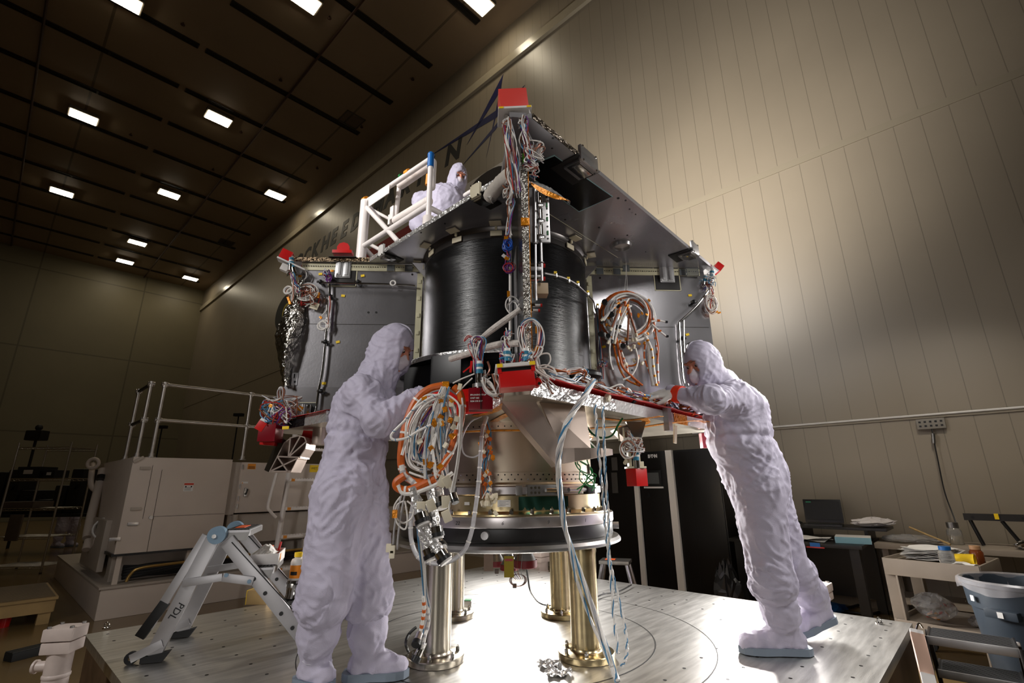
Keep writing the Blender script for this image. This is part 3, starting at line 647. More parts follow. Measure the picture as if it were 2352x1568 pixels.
# equipment plate on the right face, its plumbing and caps
q0 = SF.inverted() @ onp(1218, 432, -1.25); q1 = SF.inverted() @ onp(1264, 558, -1.25)
mb = MB(SF); mb.box(((.03 + q1.x) / 2, -1.25, (q0.z + q1.z) / 2), (q1.x - .03, .012, q0.z - q1.z), M_['alu'], bev=.003); eq = mb.build('equipment_plate', craft)
mb = MB(SF)
for k in range(9): mb.cyl((q1.x - .012, -1.257, q1.z + .02 + k * (q0.z - q1.z - .04) / 8), (q1.x - .012, -1.2555, q1.z + .02 + k * (q0.z - q1.z - .04) / 8), .005, M_['black'], 8)
mb.build('row_of_holes', eq)
g = random.Random(21)
for k in range(3):
    z = q1.z + .03 + k * .085; mb = MB(SF); mb.cyl((q1.x - .05, -1.268, z), (q1.x - .05, -1.268, z + .055), .016, M_['chrome'], 12); mb.ball((q1.x - .05, -1.268, z + .055), .016, M_['chrome'], 10)
    mb.tube(catmull([(q1.x - .05, -1.27, z), (q1.x - .03, -1.29, z - .02), (q1.x - .06, -1.3, z - .03)], 5), .006, M_['foil'], 6); mb.build('foil_wrapped_valve', eq)
for k in range(3): mb = MB(SF); mb.box((q1.x - .012, -1.258, q1.z + .05 + k * .075), (.008, .003, .022), M_['wgreen']); mb.build('green_mark', eq)
for px, (ya, yb), r in ((1231, (425, 690), .006), (1245, (558, 645), .006)):
    a, b = onp(px - 2, ya, -1.27), onp(px, yb, -1.27); mb = MB(); mb.cyl(a, b, r, M_['alu'], 10); mb.cyl(a.lerp(b, .52), a.lerp(b, .53), r * 2, M_['alu_d'], 10); mb.build('steel_tube', eq)
for (px, py), s in (((1250, 610), 1), ((1250, 640), 1), ((1243, 701), .8), ((1238, 713), .8)):
    a, b = onp(px - 14, py, -1.25), onp(px - 2, py, -1.25); mb = MB(); mb.cyl(onp(px - 32, py, -1.25), a, .012 * s, M_['chrome'], 10); mb.cyl(a, b, .008 * s, M_['white'], 10); v = mb.build('fill_valve', eq)
    mb = MB(); mb.cyl(b, onp(px + 2, py, -1.25), .01 * s, M_['red'], 12); mb.build('red_cap', v)
mb = MB(); mb.box((0, 0, 0), (.06, .05, .02), M_['alu'], T=frame(onp(1229, 622, -1.25), SU), bev=.003); mb.box((0, 0, -.035), (.05, .04, .012), M_['alu_d'], T=frame(onp(1229, 622, -1.25), SU), bev=.003); mb.build('valve_block', eq)
mb = MB(); mb.box((0, 0, 0), (.068, .06, .055), mat('tan_box', (196, 172, 140), .5), T=frame(onp(1241, 667, -1.22), SU), bev=.003); mb.build('tan_box', eq)
mb = MB(); mb.tube(catmull([onp(1250, 627, -1.2), onp(1290, 636, -.9), onp(1320, 650, -.7), onp(1345, 672, -.5), onp(1362, 690, -.3), onp(1366, 706, -.1), onp(1374, 740, -.06), onp(1375, 830, -.06)], 8), .0055, M_['alu_d'], 8); st = mb.build('steel_tube', eq)
for px, py, yl in ((1275, 634, -1.0), (1305, 646, -.8), (1327, 655, -.65), (1350, 676, -.45), (1372, 705, -.08)):
    p = onp(px, py, yl); mb = MB(); mb.box((0, 0, 0), (.02, .02, .03), M_['chrome'], T=frame(p, SU), bev=.003); mb.box((.0, -.012, .016), (.016, .004, .012), M_['yellow'], T=frame(p, SU)); mb.build('clamp', st)
# amber film hanging from the deck beside the post
mb = MB(); g = random.Random(13); A_ = [(1210, 410, -1.42), (1228, 432, -1.36), (1252, 448, -1.3), (1280, 458, -1.26), (1308, 462, -1.22)]; B_ = [(1214, 416, -1.42), (1232, 425, -1.36), (1258, 438, -1.3), (1285, 450, -1.26), (1310, 463, -1.22)]
P1 = catmull([onp(*q) for q in A_], 6); P2 = catmull([onp(*q) for q in B_], 6)
mb.grid(lambda u, v: P1[int(u * (len(P1) - 1))].lerp(P2[int(u * (len(P2) - 1))], v) + Vector((0, 0, .003 * g.random())), len(P1) - 1, 3, M_['gold'], True, .001); mb.build('amber_film', updeck)
mb = MB(); mb.grid(lambda u, v: P2[int(u * (len(P2) - 1))] + Vector((.0, .03 * v, .045 * v * math.sin(u * PI) + .006 * g.random())), len(P1) - 1, 5, M_['foil'], False, .001); mb.build('silver_film', updeck)
# grey sleeve reaching from the edge plate to the post
mb = MB(); g = random.Random(17); P = catmull([onp(1125, 452, -1.0), onp(1140, 432, -1.08), onp(1158, 412, -1.16), onp(1180, 398, -1.26)], 6)
mb.tube(P, .04, mat('grey_fabric_sleeve', (222, 214, 204), .5, .2, .2, 9, .5, 20), 12, radii=[.036 + .006 * g.random() for _ in P]); sl = mb.build('fabric_sleeve', craft)
mb = MB(); a = onp(1124, 448, -1.02); P = [a + Vector((0, 0, .02)), onp(1136, 462, -1.04), onp(1132, 470, -1.05), onp(1118, 455, -1.03)]; mb.grid(lambda u, v: P[0].lerp(P[1], u).lerp(P[3].lerp(P[2], u), v) + Vector((0, -.02 * math.sin(u * PI), .006 * g.random())), 6, 6, M_['foil'], False, .002); mb.build('foil_flap', sl)
# ---- support brackets under the lower deck (triangular machined beams)
def tri_bracket(pts_top, tip, arm, yl, depth, nm='support_bracket'):
    mb = MB(); A, B = [onp(*q, yl) for q in pts_top]; T1, T2 = [onp(*q, yl) for q in tip]
    n = SW
    mb.slab([A, T2, T1, B], n, .012, m_bracket)
    o = mb.build(nm, craft); mb = MB()
    off = n * depth
    mb.slab([A, A + off, T2 + off, T2], (A - T2).cross(n), .012, m_bracket); mb.slab([B, T1, T1 + off, B + off], (T1 - B).cross(n), .01, m_bracket)
    mb.slab([A + off, B + off, T1 + off, T2 + off], n, .012, m_bracket); mb.build('flange', o)
    return o
b1 = tri_bracket(((1155, 915), (1218, 912)), ((1290, 1030), (1284, 1066)), None, -1.22, .17)
mb = MB()
w0 = onp(1216, 914, -1.2); w1 = onp(1288, 1030, -1.2)
mb.slab([L(.09, -1.2, Z1), w1, w1 + SU * .14 + SW * .05, L(.32, -1.05, Z1)], (SU * .2 - SW), .01, m_bracket); mb.build('side_web', b1)
mb = MB(); mb.slab([L(.14, -1.12, Z1), w1 + SU * .06 + SW * .02, w1 + SU * .09 + SW * .02, L(.17, -1.1, Z1)], SW, .05, M_['goldm']); mb.build('inner_rib', b1)
zt = w1.z
mb = MB(); T = frame(onp(1287, 1047, -1.22), SU); h = .066
arm = [(0, 0), (.06, -.008), (.13, -.006), (.18, .012), (.225, .045), (.25, .085), (.252, .115), (.235, .135), (.1, .16), (0, .15)]
k = len(arm); mb.add([(x, y, h / 2) for x, y in arm] + [(x, y, h / 2 - h * (1 - .62 * x / .25)) for x, y in arm], [list(range(k)), list(range(k, 2 * k))[::-1]] + [(i, k + i, k + (i + 1) % k, (i + 1) % k) for i in range(k)], m_bracket, False, T); mb.build('arm', b1)
mb = MB(T); mb.cyl((.13, .06, -h / 2 - .04), (.13, .06, -h / 2), .007, M_['chrome'], 8); mb.build('stud', b1)
# left bracket, seen end-on with its lightening pockets
def pocket_bracket(pts, hub, yl, depth, extra):
    P = [onp(*q, yl) for q in pts]; mb = MB(); c = sum(P, Vector()) / len(P)
    k = len(P); inner = [c + (p - c) * .93 for p in P]; n = SW
    vs = P + inner + [p + n * depth for p in P] + [p + n * depth for p in inner]; fs = []
    for i in range(k):
        j = (i + 1) % k; fs += [(i, j, k + j, k + i), (i, 2 * k + i, 2 * k + j, j), (k + i, k + j, 3 * k + j, 3 * k + i)]
    mb.add(vs, fs, m_bracket); mb.slab([p + n * depth for p in P], n, .006, m_bracket); o = mb.build('support_bracket', craft)
    mb = MB()
    for a, b in extra:
        a, b = onp(*a, yl), onp(*b, yl); d = (b - a).normalized(); s = d.cross(n).normalized() * .004
        mb.slab([a - s, a + s, b + s, b - s], n, depth, m_bracket)
    mb.build('pocket_rib', o); return o
b2 = pocket_bracket(((617, 1084), (636, 1048), (652, 1016), (668, 1004), (686, 999), (700, 1003), (705, 1015), (702, 1030), (690, 1048), (684, 1052), (668, 1084)), None, -.28, .16,
    (((636, 1048), (690, 1050)), ((662, 1050), (690, 1001)), ((662, 1050), (703, 1014)), ((662, 1050), (667, 1004)), ((638, 1050), (662, 1084)), ((684, 1052), (620, 1082))))
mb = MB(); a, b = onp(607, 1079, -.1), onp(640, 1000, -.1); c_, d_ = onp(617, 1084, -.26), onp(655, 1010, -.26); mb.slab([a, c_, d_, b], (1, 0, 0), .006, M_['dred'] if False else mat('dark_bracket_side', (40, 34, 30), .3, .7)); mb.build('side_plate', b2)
mb = MB(); mb.cyl(L(-1.16, -.2, Z1 - .1), L(-1.16, -.2, Z1), .055, m_bracket, 24); mb.build('neck', b2)
b3 = pocket_bracket(((1412, 985), (1438, 975), (1474, 975), (1480, 985), (1462, 1010), (1440, 1012)), None, -.5, .1, (((1440, 1010), (1474, 978)),))
# ---- barrel below the deck with rivet rows and clamp band
m_barrel = mat('tan_metal_barrel', (196, 182, 162), .36, 1., .2, 3, .02, 40)
mb = MB(SF); mb.lathe([(.545, 1.40), (.552, 1.40), (.552, 1.62), (.565, 1.635), (.565, Z1), (.54, Z1)], (0, 0, 0), m_barrel, 96); mb.lathe([(.552, 1.40), (.566, 1.398), (.566, 1.345), (.575, 1.335), (.59, 1.333), (.59, 1.325), (.53, 1.325)], (0, 0, 0), m_barrel, 96); bar = mb.build('adapter_barrel', craft)
def rivets(z, R, n, r, a0, a1, ph=0):
    mb = MB(SF)
    for k in range(n):
        a = a0 + (a1 - a0) * (k + ph) / n; d = Vector((math.cos(a), math.sin(a), 0)); mb.cyl(d * (R - .001) + UP * z, d * (R + .003) + UP * z, r, M_['black'] if k % 5 else M_['chrome'], 6)
    return mb.build('rivet_row', bar)
rivets(1.385, .566, 46, .0045, -PI * .97, -.03 * PI); rivets(1.36, .566, 46, .0045, -PI * .97, -.03 * PI, .5); rivets(1.65, .565, 46, .0045, -PI * .97, -.03 * PI)
mb = MB(SF); mb.tube([(.575 * math.cos(a), .575 * math.sin(a), 1.625) for a in [-PI + k * PI / 40 for k in range(41)]], .006, M_['gold'], 6); mb.build('harness_hoop', bar)
mb = MB(SF); mb.lathe([(.56, 1.325), (.6, 1.325), (.607, 1.32), (.607, 1.283), (.6, 1.278), (.56, 1.278)], (0, 0, 0), m_ring, 96); band = mb.build('clamp_band', craft)
for a in (-PI / 2 - .55, -PI / 2 - .24, -PI / 2 + .06, -PI / 2 + 1.0):
    T = SF @ Matrix.Rotation(a + PI / 2, 4, 'Z'); mb = MB(T); mb.box((0, -.609, 1.302), (.035, .012, .05), M_['alu_d'], bev=.002); mb.build('shoe', band)
T = SF @ Matrix.Rotation(.29, 4, 'Z')
mb = MB(T); mb.box((0, -.622, 1.302), (.21, .03, .056), M_['alu_d'], bev=.004); bx_ = mb.build('band_tensioner', band); mb = MB(T)
for i in range(3):
    for j in range(2): mb.cyl((-.085 + i * .022, -.64, 1.29 + j * .025), (-.085 + i * .022, -.634, 1.29 + j * .025), .007, M_['chrome'], 8)
mb.cyl((-.0, -.64, 1.302), (.06, -.64, 1.302), .01, M_['chrome'], 10); mb.cyl((.075, -.645, 1.302), (.075, -.63, 1.302), .018, M_['black'], 12); mb.build('bolt_group', bx_)
T = SF @ Matrix.Rotation(.62, 4, 'Z'); mb = MB(T); mb.cyl((-.06, -.63, 1.302), (.08, -.63, 1.302), .012, M_['alu'], 10); mb.box((.1, -.63, 1.302), (.05, .04, .05), M_['black'], bev=.003); mb.build('band_tensioner', band)
# ================================================================== RED COVERS, CONNECTORS AND WIRING OF THE SPACECRAFT
WM_W = [M_['wwhite'], M_['wclear'], M_['wwhite'], M_['wbrown']]
WM_MIX = [M_['wwhite'], M_['wred'], M_['wwhite'], M_['wblue'], M_['wpurple'], M_['wbrown'], M_['wclear']]
WM_WB = [M_['wwhite'], M_['wwhite'], M_['wblue'], M_['wclear']]
WM_OR = [M_['worange'], M_['wwhite'], M_['worange'], M_['wbrown'], M_['gold']]
def pp(pts, yl): return [onp(q[0], q[1], q[2] if len(q) > 2 else yl) for q in pts]
def bundle(par, pts, yl, n, spread, r, mats, seed, nm='wire_bundle', wob=1., twist=0., sm=6):
    mb = MB(); wires(mb, pp(pts, yl), n, spread, r, mats, seed, sm, wob, 5, False, twist); return mb.build(nm, par)
def loops(par, c, yl, Rx, n, r, mats, seed, nm='wire_coil', tilt=0., flat=1., spread=.01):
    mb = MB(); g = random.Random(seed); c = onp(c[0], c[1], yl); ax = (SW + UP * tilt).normalized()
    for i in range(n):
        q = Rx * g.uniform(.75, 1.1); o = Vector((g.uniform(-1, 1), g.uniform(-1, 1), g.uniform(-1, 1))) * spread
        mb.tube(ring(c + o, (ax + Vector((g.uniform(-.2, .2), 0, g.uniform(-.2, .2)))), q, 22, q * flat, .03, seed + i), r * g.uniform(.8, 1.2), mats[i % len(mats)], 5, True)
    return mb.build(nm, par)
def scribble(par, c, yl, R, n, r, mats, seed, nm='wire_tangle', sz=(1, 1, 1)):
    """short looping wires thrown about a point"""
    g = random.Random(seed); c = onp(c[0], c[1], yl); mb = MB()
    for i in range(n):
        P = []; a = g.random() * 6; d = Vector((g.uniform(-1, 1), g.uniform(-.5, .5), g.uniform(-.3, 1)))
        for k in range(6): P.append(c + Vector((g.uniform(-1, 1) * sz[0], g.uniform(-1, 1) * sz[1], g.uniform(-1, 1) * sz[2])) * R)
        mb.tube(catmull(P, 6), r * g.uniform(.8, 1.3), mats[i % len(mats)], 5)
    return mb.build(nm, par)
def cover(nm, px, yl, size, m, rot=(0, 0, 0), label=None, bev=.004):
    mb = MB(); T = frame(onp(px[0], px[1], yl), SU); mb.box((0, 0, 0), size, m, T, bev, rot); o = mb.build(nm, craft, label=label); return o, T @ Euler(rot).to_matrix().to_4x4()
def connector(par, px, yl, ax=(0, 0, 1), s=1., nm='connector'):
    c = onp(px[0], px[1], yl); ax = Vector(ax).normalized(); mb = MB()
    mb.cyl(c - ax * .02 * s, c + ax * .008 * s, .013 * s, M_['chrome'], 12); mb.cyl(c + ax * .008 * s, c + ax * .022 * s, .012 * s, M_['teal'], 12)
    mb.cyl(c + ax * .022 * s, c + ax * .03 * s, .011 * s, M_['wwhite'], 12); mb.cyl(c + ax * .03 * s, c + ax * .04 * s, .0125 * s, M_['teal'], 12); mb.cyl(c + ax * .04 * s, c + ax * .05 * s, .01 * s, M_['wwhite'], 12)
    return mb.build(nm, par)
def flagtag(par, px, yl, m='gold', s=(.022, .004, .016), rot=0., nm='amber_flag'):
    mb = MB(); mb.box((0, 0, 0), s, M_[m], frame(onp(px[0], px[1], yl), SU), .001, (0, rot, 0)); return mb.build(nm, par)
m_plastic = mat('cream_nylon_connector', (224, 214, 190), .5)
def plugs(par, c, yl, n, R, seed, s=.014, nm='nylon_plug'):
    g = random.Random(seed)
    for i in range(n):
        mb = MB(); p = onp(c[0] + g.uniform(-1, 1) * R[0], c[1] + g.uniform(-1, 1) * R[1], yl + g.uniform(-.02, .02)); T = Matrix.Translation(p) @ Euler((g.uniform(-.6, .6), g.uniform(-.6, .6), g.random() * 3)).to_matrix().to_4x4()
        mb.box((0, 0, 0), (s, s * .8, s * 1.5), m_plastic, T, s * .12); mb.box((0, -s * .42, .002), (s * .4, s * .1, s * .5), M_['cream'], T); mb.build(nm, par)
# ---- top front cover
o, T = cover('thruster_cover', (1178, 243), -1.50, (.128, .1, .105), mat('pale_red_cover', (226, 74, 66), .38, 0, .1, 6), (0, -.1, 0), 'pale red box cover at the top front corner')
mb = MB(T); mb.box((.0, .0, -.06), (.15, .12, .011), M_['white'], bev=.002); mb.box((.0, .03, -.054), (.12, .06, .004), M_['alu_d']); pl = mb.build('mounting_plate', craft, label='white plate under the pale red box')
for sx in (-1, 1): mb = MB(T); mb.box((sx * .062, -.0605, -.06), (.02, .002, .009), M_['yellow']); mb.box((sx * .066, -.03, -.05), (.012, .03, .02), M_['red']); mb.build('yellow_tag', pl)
for k in range(4): mb = MB(T); mb.ball((-.03 + .025 * k, -.02, -.054), .006, M_['chrome'], 8); mb.build('screw', pl)
mb = MB(T); mb.slab([Vector((.06, -.06, -.074)), Vector((.075, -.02, -.074)), Vector((.1, .1, -.1)), Vector((.07, .1, -.1))], (0, 0, -1), .004, M_['white']); mb.build('arm', pl)
for i, (x0, pts) in enumerate(((1165, ((1165, 275), (1166, 300), (1168, 325), (1178, 360), (1184, 400), (1188, 440))), (1202, ((1202, 270), (1204, 295), (1206, 325), (1212, 350), (1218, 368))))):
    connector(pl, (x0, 278), -1.515, (0, 0, -1), 1.1)
    bundle(craft, pts, -1.53, 14, .016, .0026, WM_MIX, 40 + i, wob=1.3)
    bundle(craft, [(x + 3, y + 8) for x, y in pts], -1.52, 6, .02, .0026, WM_W, 50 + i, wob=2.)
    scribble(craft, (x0 - 3, 283), -1.52, .02, 8, .0026, WM_W, 60 + i)
bundle(craft, ((1180, 390), (1182, 420), (1178, 450), (1176, 470), (1172, 500), (1170, 540)), -1.46, 8, .012, .0026, WM_MIX, 43, wob=2.)
scribble(craft, (1226, 352), -1.5, .045, 10, .0026, WM_W, 70); scribble(craft, (1220, 380), -1.5, .035, 10, .0024, WM_MIX, 71)
loops(craft, (1235, 345), -1.5, .022, 3, .0028, WM_W, 72)
bundle(craft, ((1218, 368), (1222, 385), (1226, 400), (1232, 410)), -1.49, 5, .012, .002, WM_MIX, 73, wob=2.)
bundle(craft, ((1171, 360), (1168, 400), (1172, 425), (1169, 455), (1166, 470)), -1.5, 4, .01, .003, WM_W, 74, wob=2.)
o, T = cover('foil_pouch', (1172, 418), -1.48, (.035, .02, .04), M_['white'], (0, .4, .3), 'small white pouch hanging by the post')
scribble(craft, (1168, 440), -1.48, .025, 8, .003, [M_['chrome'], M_['wwhite'], M_['wbrown']], 75)
# sleeved line down the left of the post
mb = MB(); banded(mb, pp(((1172, 470), (1171, 500), (1168, 530), (1165, 560)), -1.2), .007, M_['worange'], M_['wwhite'], .03, .006, 7); mb.build('orange_cable', craft)
mb = MB(); mb.tube(catmull(pp(((1171, 470), (1172, 560), (1172, 650), (1172, 740), (1171, 780), (1172, 800)), -1.2), 6), .007, M_['wwhite'], 8); mb.build('white_cable', craft)
bundle(craft, ((1166, 530), (1163, 560), (1166, 585), (1168, 610)), -1.21, 7, .01, .0022, [M_['wblue'], M_['wpurple'], M_['wred']], 76, wob=2.)
loops(craft, (1167, 563), -1.22, .018, 7, .0024, [mat('bright_blue_wire', (30, 90, 190), .4)], 77, flat=1.4)
loops(craft, (1170, 615), -1.22, .022, 8, .0024, [M_['wpurple'], M_['wpurple'], M_['wred']], 78)
flagtag(craft, (1163, 546), -1.23); flagtag(craft, (1164, 593), -1.23, rot=.5); flagtag(craft, (1158, 588), -1.23, 'white', rot=.7); flagtag(craft, (1168, 675), -1.22, 'gold', (.014, .004, .03))
loops(craft, (1178, 705), -1.22, .03, 3, .004, WM_W, 79, flat=1.3); loops(craft, (1198, 712), -1.28, .022, 2, .004, WM_W, 80, flat=1.2)
# white ribbon from the post down to the left, and the thick one over the shelf
mb = MB(); P = catmull(pp(((1196, 708, -1.4), (1170, 728, -1.36), (1130, 757, -1.3), (1104, 778, -1.24)), -1.4), 8); mb.tube(P, .012, mat('white_braid', (222, 214, 206), .6, 0, .3, 60, .5, 70), 10, radii=[.009 + .006 * math.sin(PI * k / len(P)) for k in range(len(P))]); mb.build('white_braid', craft)
mb = MB(); P = catmull(pp(((1035, 824, -.9), (1075, 812, -1.0), (1110, 800, -1.1), (1150, 790, -1.2), (1196, 788, -1.3)), -1.), 8); mb.tube(P, .016, MATS['white_braid'], 10); mb.build('white_braid', craft)
# ---- lower front cover
o, T = cover('thruster_cover', (1186, 876), -1.60, (.125, .11, .058), M_['red'], (0, -.09, 0), 'bright red box cover under the lower front corner')
mb = MB(T); mb.box((-.004, 0, .05), (.138, .12, .014), M_['white'], bev=.002); pl = mb.build('mounting_plate', craft, label='white plate with yellow corners over the bright red box')
mb = MB(T); mb.box((0, 0, .036), (.12, .1, .014), M_['black']); mb.build('dark_gasket', pl)
for sx in (-1, 1): mb = MB(T); mb.box((sx * .058, -.061, .05), (.02, .002, .013), M_['yellow']); mb.build('yellow_tag', pl); mb = MB(T); mb.box((sx * .06, -.05, .034), (.014, .012, .022), M_['red']); mb.build('red_foot', pl)
mb = MB(T); mb.cyl((.075, -.01, -.01), (.075, .03, -.01), .016, M_['red'], 12); mb.cyl((.08, -.012, .012), (.08, -.02, .012), .006, M_['chrome'], 8); mb.cyl((.08, -.012, -.018), (.08, -.02, -.018), .006, M_['chrome'], 8); mb.build('red_lug', o)
for i, x0 in enumerate((1165, 1208)):
    connector(pl, (x0, 836), -1.59, (0, 0, 1), 1.2); scribble(craft, (x0, 826), -1.58, .028, 7, .0026, WM_MIX, 90 + i)
bundle(craft, ((1165, 826), (1160, 800), (1164, 775), (1172, 760)), -1.5, 8, .012, .0024, WM_MIX, 92, wob=2.)
bundle(craft, ((1208, 828), (1204, 800), (1198, 770), (1203, 745), (1222, 735), (1240, 752), (1243, 780), (1236, 805), (1226, 820)), -1.53, 10, .009, .0024, WM_MIX, 93, wob=2.)
flagtag(craft, (1236, 757), -1.53, 'gold', (.022, .006, .03)); flagtag(craft, (1232, 800), -1.53, 'gold', (.012, .005, .026), .5)
mb = MB()
for k, P in enumerate((((1200, 798), (1215, 810), (1225, 830), (1232, 850), (1262, 870)), ((1236, 806), (1232, 830), (1240, 850), (1275, 872)), ((1222, 800), (1228, 822), (1236, 846), (1256, 866)), ((1232, 832), (1240, 815), (1260, 812), (1264, 828), (1254, 842), (1240, 846)), ((1236, 842), (1252, 838), (1270, 845), (1278, 858)), ((1234, 848), (1256, 846), (1276, 856), (1279, 862)), ((1226, 815), (1234, 835), (1238, 860), (1246, 880), (1258, 892)), ((1230, 812), (1236, 838), (1244, 866)))):
    mb.tube(catmull(pp(P, -1.5 + .012 * (k % 4)), 7), .0034, M_['wwhite'], 6)
mb.build('white_wire_loops', craft)
bundle(craft, ((1206, 806), (1228, 820), (1240, 850), (1255, 880), (1275, 900)), -1.46, 6, .016, .003, WM_W, 94, wob=2.)
# ---- dark red cover at the left
o, T = cover('thruster_cover', (1104, 918), -1.33, (.098, .07, .09), M_['dred'], (0, -.02, .0), 'dark red box cover with white lettering', .003)
mb = MB(T); mb.box((.0, -.037, .0), (.003, .004, .088), M_['black']); mb.build('dark_slit', o)
for k, s in enumerate(('SPLOADCOT-UP', 'UNIT 003', 'REM 578 SUP')):
    mb = MB(); text_mesh(mb, s, T @ Matrix.Translation((-.042, -.0362, .012 - .013 * k)) @ Matrix.Rotation(PI / 2, 4, 'X'), .0088, M_['paper'], .0002, .0002); mb.build('lettering', o)
mb = MB(T); mb.cyl((0, 0, .05), (0, 0, .066), .034, M_['alu'], 28); mb.cyl((0, 0, .066), (0, 0, .074), .022, M_['chrome'], 20); mb.cyl((-.012, -.03, .03), (-.012, -.03, .052), .004, M_['white'], 8); mb.build('round_flange', o)
connector(craft, (1101, 864), -1.33, (0, 0, 1), 1.3); scribble(craft, (1112, 870), -1.3, .035, 6, .0026, WM_W, 95)
bundle(craft, ((1100, 855), (1096, 830), (1088, 805), (1084, 790), (1094, 776), (1110, 782), (1104, 808), (1102, 840)), -1.32, 12, .012, .0024, WM_MIX, 96, wob=2.)
bundle(craft, ((1098, 800), (1086, 778), (1076, 772), (1066, 784)), -1.3, 3, .006, .002, [M_['wred'], M_['wwhite']], 97)
bundle(craft, ((1112, 872), (1120, 890), (1132, 900), (1144, 905), (1146, 880), (1138, 856)), -1.42, 9, .012, .0032, WM_W, 98, wob=2.2)
mb = MB()
for k in range(4): mb.tube(catmull(pp(((1108, 866), (1112, 885), (1122 + 2 * k, 903), (1134 + 2 * k, 908 - k), (1138, 900), (1128, 888 - 3 * k), (1118, 876)), -1.43 - .006 * k), 7), .0034, M_['wwhite'], 6)
mb.build('white_wire_loops', craft)
mb = MB(); mb.tube(catmull(pp(((1040, 880), (1060, 870), (1080, 862), (1090, 858)), -1.36), 5), .003, M_['wwhite'], 6); mb.tube(catmull(pp(((1048, 905), (1066, 886), (1085, 868)), -1.36), 5), .003, M_['wwhite'], 6); mb.build('white_wire', craft)
flagtag(craft, (1056, 888), -1.37, 'cream', (.016, .01, .026), .2, 'nylon_plug')
flagtag(craft, (1082, 842), -1.33, 'red', (.01, .008, .05), .1, 'red_strap'); flagtag(craft, (1072, 848), -1.33, 'red', (.04, .005, .006), -.7, 'red_strap')
mb = MB(); mb.tube(catmull(pp(((1105, 880), (1112, 870), (1125, 850), (1120, 830)), -1.25), 5), .005, M_['wbrown'], 6); mb.build('brown_wire', craft)
# bright red cover in the cut-out behind the hanging coil
o, T = cover('thruster_cover', (1040, 925), -.98, (.23, .06, .115), mat('bright_red_cover', (238, 24, 16), .4, 0, .08, 8), (0, -.12, .15), 'bright red cover behind the hanging coil')
o2, T = cover('thruster_cover', (1092, 935), -1.12, (.11, .06, .05), MATS['bright_red_cover'], (0, -.06, 0), 'small bright red cover behind the dark red box')
# ---- left covers at the lower left corner
o, T = cover('thruster_cover', (622, 996), -.28, (.1, .12, .1), M_['dred'], (0, 0, .0), 'dark red box cover at the lower left corner', .003)
mb = MB(T); mb.cyl((0, 0, .052), (0, 0, .064), .045, M_['alu'], 28); mb.build('round_flange', o)
mb = MB(T); mb.box((-.051, -.02, .0), (.004, .05, .1), M_['black']); mb.build('dark_side', o)
o, T = cover('red_guard', (618, 1015), -.24, (.09, .05, .04), M_['red'], (0, .08, 0)); 
mb = MB(); mb.slab(pp(((697, 988), (762, 992), (770, 1000), (758, 1020), (700, 1021), (690, 1010)), -.14), SW, .03, M_['red']); mb.build('red_guard', craft, label='long red guard below the deck edge behind the standing figure')
o = flagtag(craft, (599, 977), -.34, 'red', (.05, .003, .06), .5, 'red_hang_tag'); flagtag(craft, (606, 965), -.345, 'white', (.04, .006, .014), .45, 'white_clip')
flagtag(craft, (656, 982), -.4, 'yellow', (.038, .003, .018), -.05, 'yellow_label')
scribble(craft, (636, 948), -.3, .09, 22, .0032, WM_MIX + [M_['wwhite']], 100, sz=(1.1, .6, .9)); scribble(craft, (650, 935), -.25, .1, 14, .003, [M_['wbrown'], M_['wwhite'], M_['wclear']], 101, sz=(1.2, .5, .7))
bundle(craft, ((648, 945), (643, 920), (640, 900), (646, 890), (652, 898), (650, 920), (660, 940), (672, 950)), -.3, 9, .01, .003, [M_['wbrown'], M_['wwhite'], M_['wclear']], 102)
bundle(craft, ((626, 962), (626, 935), (632, 922), (645, 915)), -.32, 6, .01, .003, WM_W, 103); connector(craft, (626, 962), -.3, (0, 0, 1), 1.7)
mb = MB(); mb.tube(pp(((604, 934), (624, 924)), -.3), .004, M_['wclear'], 6); mb.build('wire_end', craft); flagtag(craft, (622, 932), -.32, 'gold', (.022, .01, .02), .3)
for q in ((678, 936), (690, 938), (666, 960)): flagtag(craft, q, -.22, 'gold', (.03, .012, .03), .4)
p = SF.inverted() @ onp(690, 946, -.016)
mb = MB(SF); mb.box((p.x, -.0165, p.z + .02), (.2, .004, .09), m_cstrip); mb.box((p.x, -.0185, p.z + .018), (.19, .004, .085), M_['black']); mb.build('dark_window', lp)
mb = MB(SF); mb.box((p.x, -.05, p.z - .0), (.16, .05, .085), M_['chrome'], bev=.01); mb.cyl((p.x - .04, -.08, p.z - .04), (p.x - .04, -.08, p.z + .04), .02, M_['alu'], 14); mb.cyl((p.x + .04, -.08, p.z - .04), (p.x + .04, -.08, p.z + .04), .02, M_['alu'], 14); mb.build('polished_block', lp)
sm_ = SF.inverted() @ onp(677, 870, -.016); mb = MB(SF); mb.box((sm_.x, -.0155, sm_.z), (.036, .003, .085), mat('clear_sticker', (196, 196, 200), .3)); mb.box((sm_.x - .004, -.0175, sm_.z + .02), (.008, .001, .03), M_['ink']); mb.box((sm_.x + .004, -.0175, sm_.z - .02), (.016, .001, .006), M_['ink']); mb.box((sm_.x + .004, -.0175, sm_.z - .02), (.006, .001, .016), M_['ink']); mb.build('marked_sticker', lp)
